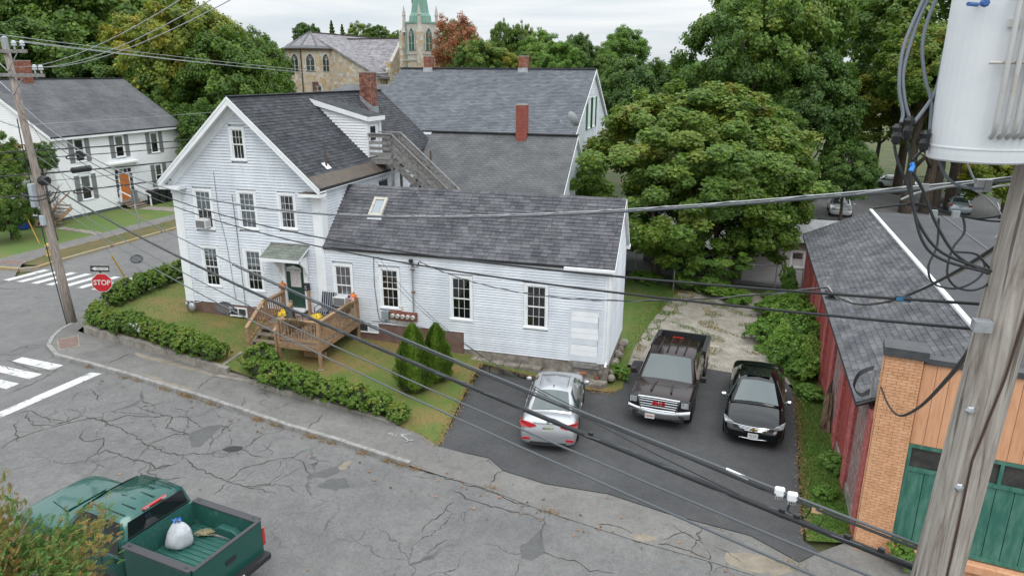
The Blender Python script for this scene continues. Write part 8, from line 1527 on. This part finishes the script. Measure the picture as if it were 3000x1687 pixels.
for i, (x, y, r, h) in enumerate(((4.1,-3.75,.52,.8),(3.4,-3.6,.52,.85),(2.75,-3.45,.55,.85),(2.1,-3.35,.55,.85),(1.4,-3.15,.5,.8),(.6,-2.95,.48,.8),(-.15,-2.85,.5,.85),(-.9,-2.75,.5,.8),(-1.7,-2.6,.5,.75),(-2.5,-2.3,.55,.75),(-3.1,-1.7,.5,.7))): shrub(ORD[i]+' shrub of the left hedge counted from the entry path', x,y,r,h, 'left hedge shrubs')
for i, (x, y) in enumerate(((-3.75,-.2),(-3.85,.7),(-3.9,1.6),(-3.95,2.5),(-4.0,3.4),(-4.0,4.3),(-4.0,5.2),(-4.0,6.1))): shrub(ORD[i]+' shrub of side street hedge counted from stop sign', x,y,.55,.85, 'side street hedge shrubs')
# pale blue flowers in the left hedge
b = MB()
for i in range(14): a = V(RNG.normal(.3,.14),-3.25+RNG.normal(0,.05),RNG.uniform(-.1,.2)-.15); b.ell(a,(.035,.03,.035),6,4)
b.build('pale_flowers', mat('pale_lilac',(.5,.5,.6),rough=.8), None, 'few pale lilac flowers on front of left hedge', 'flowers')
def arb(label, x, y, h, r, seed):
    rng = np.random.default_rng(seed); n = 9000; z = rng.uniform(0,1,n); a = rng.uniform(0,6.28,n); prof = np.interp(z,[0,.12,.3,.55,.8,.95,1],[.62,.95,1,.82,.5,.2,.02]); rr = r*prof*(1-np.abs(rng.normal(scale=.13,size=n)))*(1+.12*np.sin(a*5+seed)+.1*np.sin(z*23+a*2)); P = np.stack([rr*np.cos(a),rr*np.sin(a),.08+z*h],1); N_ = np.stack([np.cos(a),np.sin(a),.2+0*a],1)
    t = rng.normal(scale=.25,size=(n,3))+[0,0,1]; t /= np.linalg.norm(t,axis=1)[:,None]; X = np.cross(N_,t); X /= np.linalg.norm(X,axis=1)[:,None]; s = rng.uniform(.5,1.2,n)[:,None]; v_ = np.stack([P-X*.022*s,P+X*.022*s,P+t*.11*s+X*.01+N_*.03,P+t*.11*s-X*.01+N_*.03],1).reshape(-1,3)
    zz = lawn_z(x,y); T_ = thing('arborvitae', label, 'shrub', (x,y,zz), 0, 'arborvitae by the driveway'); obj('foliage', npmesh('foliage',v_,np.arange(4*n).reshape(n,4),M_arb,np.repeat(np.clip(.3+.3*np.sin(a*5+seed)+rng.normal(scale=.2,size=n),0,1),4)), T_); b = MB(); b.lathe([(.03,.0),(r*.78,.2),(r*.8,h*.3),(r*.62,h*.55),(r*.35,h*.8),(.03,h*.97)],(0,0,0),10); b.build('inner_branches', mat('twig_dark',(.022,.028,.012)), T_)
    b = MB()
    for k in range(7): b.tube([(.05*math.cos(k),.05*math.sin(k),-.05),(r*.4*math.cos(k),r*.4*math.sin(k),.4)],.015,5)
    b.build('stem', M_bark, T_)
arb('taller front arborvitae beside the driveway edge', 11.95,-3.25,2.3,.66,1); arb('smaller rear arborvitae behind the tall one', 12.45,-2.35,2.0,.58,2)
# weeds and knotweed
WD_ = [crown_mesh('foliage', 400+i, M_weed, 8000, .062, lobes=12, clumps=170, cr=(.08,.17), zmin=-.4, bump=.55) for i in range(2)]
for i, (x, y, r, h, lab) in enumerate(((24.9,4.4,.75,1.15,'green knotweed clump just behind the black sedan'),(25.5,5.6,.85,1.5,'knotweed clump against the red wall, nearest the sedan'),(25.3,7.2,.95,1.5,'knotweed clump in the middle of the red wall'),(24.2,7.0,.7,.9,'lower weed clump at the gravel edge'),(25.4,9.0,.9,1.3,'knotweed clump farther along the red wall'),(24.6,10.6,.8,.9,'low weeds toward the back fence'),(25.6,11.3,.8,1.1,'knotweed clump near the far red corner'),(25.3,3.2,.6,.7,'creeping weeds at the driveway corner'),(25.5,1.6,.5,.45,'low weeds beside the stump'),(23.2,12.4,.8,.55,'low green weeds at gravel end'),(22.0,13.2,.85,.65,'weeds under the maple at the fence'),(20.4,13.6,.7,.85,'bush tangled in the chain link fence'),(18.2,14.2,.8,.6,'weeds at left end of back fence'),(25.7,14.3,.5,1.5,'leafy sapling at the red wall corner'),(21.2,13.9,.6,.6,'low autumn tinted weeds at fence post'),(18.55,.7,.35,.6,'leafy weed at wing stone corner'),(25.7,-3.6,.4,.45,'weed clump below the peeling boards'),(25.2,-5.2,.3,.3,'weed tuft near the orange pier'),(26.6,-7.75,.33,.6,'leafy weed in front of orange sill'))): shrub(lab,x,y,r*1.12,h*1.1,None,lambda x,y: road_z(x)+.03,'weeds',random.choice(WD_),'weed_clump').children[1].scale = (r*.6,r*.6,h*.42)
shrub('grass clump at foot of the leaning pole', -3.85,-1.3,.4,.45,None,None,'weeds',WD_[0],'weed_clump',z=-.95)
# knotweed filling the strip between gravel and red wall: one mass
rng = np.random.default_rng(44); n = 52000; X = rng.uniform(23.4,26.3,n); Y = rng.uniform(3.0,14.2,n); e_ = np.interp(Y,[3,4,6,8,11,14.2],[24.9,24.5,23.9,23.9,24.4,24.2])+.25*np.sin(Y*2.9); kp_ = X > e_; X, Y = X[kp_], Y[kp_]; Hh = np.clip((X-np.interp(Y,[3,4,6,8,11,14.2],[24.9,24.5,23.9,23.9,24.4,24.2]))*1.5,.1,1)*(.75+.35*np.sin(X*3.1+1)*np.cos(Y*2.3)+.2*np.sin(Y*5.3+X*4))*np.interp(Y,[3,5,9,13,14.2],[.8,1.35,1.2,.7,.5]); Zq = -1.87+np.clip(Hh,.05,2)*rng.uniform(.55,1.08,len(X))
v_, f_ = leaf_quads(np.column_stack([X,Y,Zq]),np.column_stack([rng.normal(size=(len(X),2))*.7-[.3,.3],np.ones(len(X))]),.055,rng,.5,.2); obj('knotweed_mass', npmesh('knotweed_mass',v_,f_,M_weed,np.repeat(np.clip(.45+.3*np.sin(X*2.1+Y)+rng.normal(scale=.18,size=len(X)),0,1),4)), kind='stuff', label='bright loose green weeds massed along the red wall')
# grass and litter as one mass each
def inpoly(P, poly):
    x, y = P[:,0], P[:,1]; c_ = np.zeros(len(P),bool); j = len(poly)-1
    for i in range(len(poly)): xi, yi = poly[i]; xj, yj = poly[j]; c_ ^= ((yi > y) != (yj > y)) & (x < (xj-xi)*(y-yi)/(yj-yi+1e-12)+xi); j = i
    return c_
def grass(name, poly, zf, n, h, m=None, tint=None, w=.012, lab=None):
    rng = np.random.default_rng(len(name)*7+n); xs = [p[0] for p in poly]; ys = [p[1] for p in poly]; P = np.stack([rng.uniform(min(xs),max(xs),n),rng.uniform(min(ys),max(ys),n)],1); P = P[inpoly(P,poly)]; k = len(P); z = np.array([zf(a,c_) for a,c_ in P]); B = np.column_stack([P,z-.01]); a = rng.uniform(0,6.28,k); d = np.stack([np.cos(a),np.sin(a),0*a],1)*w; tip = B+np.column_stack([rng.normal(scale=.35,size=(k,2))*h,np.ones(k)*h])*rng.uniform(.5,1.3,k)[:,None]
    v_ = np.stack([B-d,B+d,tip],1).reshape(-1,3); f_ = np.arange(3*k).reshape(k,3); tt = .5+.5*np.sin(P[:,0]*1.1+2*np.sin(P[:,1]*.9))*np.cos(P[:,1]*1.3+P[:,0]*.4) if tint is None else np.full(k,tint)
    o = obj(name, npmesh(name,v_,f_,m or M_grass,np.repeat(np.clip(tt+rng.normal(scale=.2,size=k),0,1),3))); tag(o,lab,None,None,'stuff'); return o
grass('lawn_grass', LAWN, lawn_z, 90000, .045); grass('strip_grass', [(24.45,-7.5),(24.57,-5),(24.82,-1.5),(25.02,1.8),(24.85,2.9),(25.9,3.5),(25.65,-7.2)], lambda x,y: road_z(x)+.06, 22000, .07, tint=.2)
grass('yard_grass', [(18.3,1.3),(18.8,4.5),(19.2,8),(19.7,11),(20.2,13.8),(18,14.6),(18.3,4.1)], lambda x,y: road_z(x)+.05, 14000, .07, tint=.25)
grass('yard_edge_grass', [(18.7,2.9),(19.15,2.9),(19.3,4.5),(19.75,8),(20.5,10.5),(21.3,13.9),(19.6,13.9),(19.3,11),(18.9,8),(18.6,4.5)], lambda x,y: road_z(x)+.03+(-5 if math.sin(x*7+y*3)+math.sin(y*5.1-x*2) < -.2 else 0), 9000, .075, w=.018)
grass('gravel_weeds', [(18.6,3.2),(24.6,3.2),(25.4,9),(25.6,14),(19.8,14),(19.0,8)], lambda x,y: road_z(x)+.01 if math.sin(x*2.3+math.sin(y*1.7)*2)*math.cos(y*1.9+x) > .42 else -9, 26000, .075, w=.022)
rng = np.random.default_rng(31); n = 16000; P = np.column_stack([rng.uniform(18.4,25.4,n),rng.uniform(2.8,14.2,n),np.zeros(n)]); P[:,2] = [road_z(a)+.02 for a in P[:,0]]; v_, f_ = leaf_quads(P,np.tile([0,0,4.],(n,1)),.017,rng,up=1.5); obj('pebbles', npmesh('pebbles',v_,f_,leafmat('pebble',[(0,(.17,.15,.12)),(.5,(.29,.26,.22)),(1,(.40,.37,.32))],.0,.9,.3),np.repeat(rng.uniform(0,1,n),4)), kind='stuff')
kp = [(x,y) for x,y in KERB[7:]]; rim = []
for (a, c_) in zip(kp[:-1],kp[1:]):
    for i in range(3): t = random.random(); rim.append((a[0]+(c_[0]-a[0])*t,a[1]+(c_[1]-a[1])*t-.06))
rim += [(-4.0,-2.9),(-3.9,-2.6),(-4.1,-2.4),(13.4,-7.5),(13.9,-7.65),(16.2,-7.85),(18.0,-8.4),(24.1,-8.7),(23.8,-8.5)]
rng = np.random.default_rng(11); Pq = []
for x, y in rim: k = rng.integers(25,80); Pq.append(np.column_stack([rng.normal(x,.14,k),rng.normal(y,.05,k)]))
Pq = np.concatenate(Pq); k = len(Pq); zq = np.array([road_z(a) for a in Pq[:,0]]); B = np.column_stack([Pq,zq]); a = rng.uniform(0,6.28,k); d = np.stack([np.cos(a),np.sin(a),0*a],1)*.01; tip = B+np.column_stack([rng.normal(scale=.08,size=(k,2)),rng.uniform(.04,.16,k)]); obj('kerb_weeds', npmesh('kerb_weeds',np.stack([B-d,B+d,tip],1).reshape(-1,3),np.arange(3*k).reshape(k,3),M_dry,np.repeat(rng.uniform(0,1,k),3)), kind='stuff')
# dry rim of dead grass round the lawn edges
edge = [(13.55,-.52),(13.6,-2.2),(14.05,-6.28)]; rows = []
Pq = []
for poly in ([(13.5,-.5),(13.6,-2.2),(14.0,-6.2)],[(24.5,-7.4),(24.6,-5),(24.85,-1.5),(25.05,1.8)],[(14,-.55),(15.6,-.65),(17.7,-.8),(18.6,-.6)],[(12.3,-5.6),(13.2,-5.9),(14.0,-6.3)],[(-2.9,-2.5),(2,-3.5),(4.7,-4.1)],[(-14.2,6),(-14.2,30)],[(-15.4,5.6),(-16.1,8),(-16.1,30)]):
    for (a_, c_) in zip(poly[:-1],poly[1:]):
        L_ = math.hypot(c_[0]-a_[0],c_[1]-a_[1]); k = int(L_*170); t = rng.uniform(0,1,k); Pq.append(np.column_stack([a_[0]+(c_[0]-a_[0])*t+rng.normal(scale=.09,size=k),a_[1]+(c_[1]-a_[1])*t+rng.normal(scale=.09,size=k)]))
Pq = np.concatenate(Pq); k = len(Pq); zq = np.array([max(lawn_z(a,c_) if -4 < a < 18.5 and c_ < 0 else road_z(a)+.07, road_z(a)+.04) for a,c_ in Pq]); B = np.column_stack([Pq,zq]); a = rng.uniform(0,6.28,k); d = np.stack([np.cos(a),np.sin(a),0*a],1)*.014; tip = B+np.column_stack([rng.normal(scale=.05,size=(k,2)),rng.uniform(.02,.06,k)]); obj('dead_grass_rim', npmesh('dead_grass_rim',np.stack([B-d,B+d,tip],1).reshape(-1,3),np.arange(3*k).reshape(k,3),M_dry,np.repeat(rng.uniform(0,1,k),3)), kind='stuff')
n = 190; X = rng.uniform(-3,26,n); Y = np.where(rng.uniform(0,1,n) < .6, -5.2-.172*X+rng.normal(scale=.5,size=n)-.4, rng.uniform(-14,14,n)); keep = ~((X > -.2) & (X < 18.4) & (Y > -.2) & (Y < 4.2)) & ~((X < 18.2) & (Y > .2)); X, Y = X[keep], Y[keep]; zq = np.array([max(road_z(a)+.035, walk_z(a,0)+.004 if c_ > -5.2-.172*a else -9, lawn_z(a,c_)+.03 if (a < 13.8 and yw(a) < c_ < .5) else -9) for a,c_ in zip(X,Y)])
v_, f_ = leaf_quads(np.column_stack([X,Y,zq]), np.tile([0,0,1.],(len(X),1))*3, .045, rng, up=2); obj('fallen_leaves', npmesh('fallen_leaves',v_,f_,M_lo,np.repeat(rng.uniform(0,1,len(X)),4)), kind='stuff')
# rotten stump by the red wall
st_ = thing('rotten_stump', 'rotten brown tree stump leaning on the red brick wall', 'stump', (25.75,-.9,-1.85), 0); b = MB(); rows = []
for z, r_ in ((-.05,.34),(.15,.27),(.45,.24),(.75,.21),(1.0,.16),(1.15,.10)): rows.append([(r_*(1+.28*math.sin(k*2.3+z*5)+.15*math.sin(k*5))*math.cos(2*math.pi*k/14)*.7,r_*(1+.28*math.sin(k*2.3+z*5))*math.sin(2*math.pi*k/14)+.45*z,z) for k in range(15)])
b.grid(rows); b.build('trunk', mat('rotten_wood',(.075,.045,.028),(.19,.125,.08),6,.95,bump=.8,bscale=20,stretch=(1,1,.4)), st_); b = MB(); b.prism([(-.1,.5,.7),(.08,.55,.7),(.05,.62,1.5),(-.02,.6,1.35)],(.05,.09,0)); b.build('splinter', M_bark, st_)
# ------------------------------------------------------------------ foreground juniper
jn = thing('juniper_tree', 'rusty green juniper top at the bottom left, nearest the camera', 'tree', (11.2,-17.9,-1.6), 0)
rng = np.random.default_rng(21); Pv, Tv = [], []; ns = 8200
for i in range(ns):
    d = rng.normal(size=3); d /= np.linalg.norm(d); d[2] = abs(d[2])*.9-.15; rr = rng.uniform(.35,1.0)**.5*(1+.25*math.sin(d[0]*9+d[1]*7)+.1*math.sin(d[0]*23)); p = np.array([-.2,.1,2.95])+d*np.array([2.1,1.7,1.8])*rr*(.85+.3*(math.sin(i*.37)>.55)); out = d*1.2+np.array([0,0,.12])+rng.normal(scale=.45,size=3); out /= np.linalg.norm(out); side = np.cross(out,rng.normal(size=3)); side /= np.linalg.norm(side); L_ = rng.uniform(.09,.18); tn = np.clip(.42+.34*math.sin(p[0]*3.1+1)*math.cos(p[1]*2.7)+rng.normal()*.22,0,1)
    for j in range(9):
        q = p+out*L_*j/8; s = L_*.55*(1-j/10); sg = 1 if j % 2 else -1; e = q+(side*sg+out*.9)*s*.8; w_ = np.cross(out,side)*.012+side*.006; Pv += [q-w_,q+w_,e+w_*.5,e-w_*.5]; Tv += [tn+rng.normal()*.1]*4
Pv = np.array(Pv); obj('foliage', npmesh('foliage',Pv,np.arange(len(Pv)).reshape(-1,4),M_jun,np.clip(Tv,0,1)), jn)
b = MB(); b.tube([(0,0,-.1),(.05,0,1.5),(0,.05,3.8)],[.14,.10,.02],8)
for i in range(46): a = rng.uniform(0,6.28); z = rng.uniform(1.2,3.6); L_ = rng.uniform(.7,1.5); b.tube([(0,0,z),(L_*.5*math.cos(a),L_*.5*math.sin(a),z+.15),(L_*math.cos(a),L_*math.sin(a),z+.45)],[.022,.014,.005],5)
b.build('branches', mat('juniper_bark',(.16,.12,.09),(.26,.21,.17),12,.9), jn)
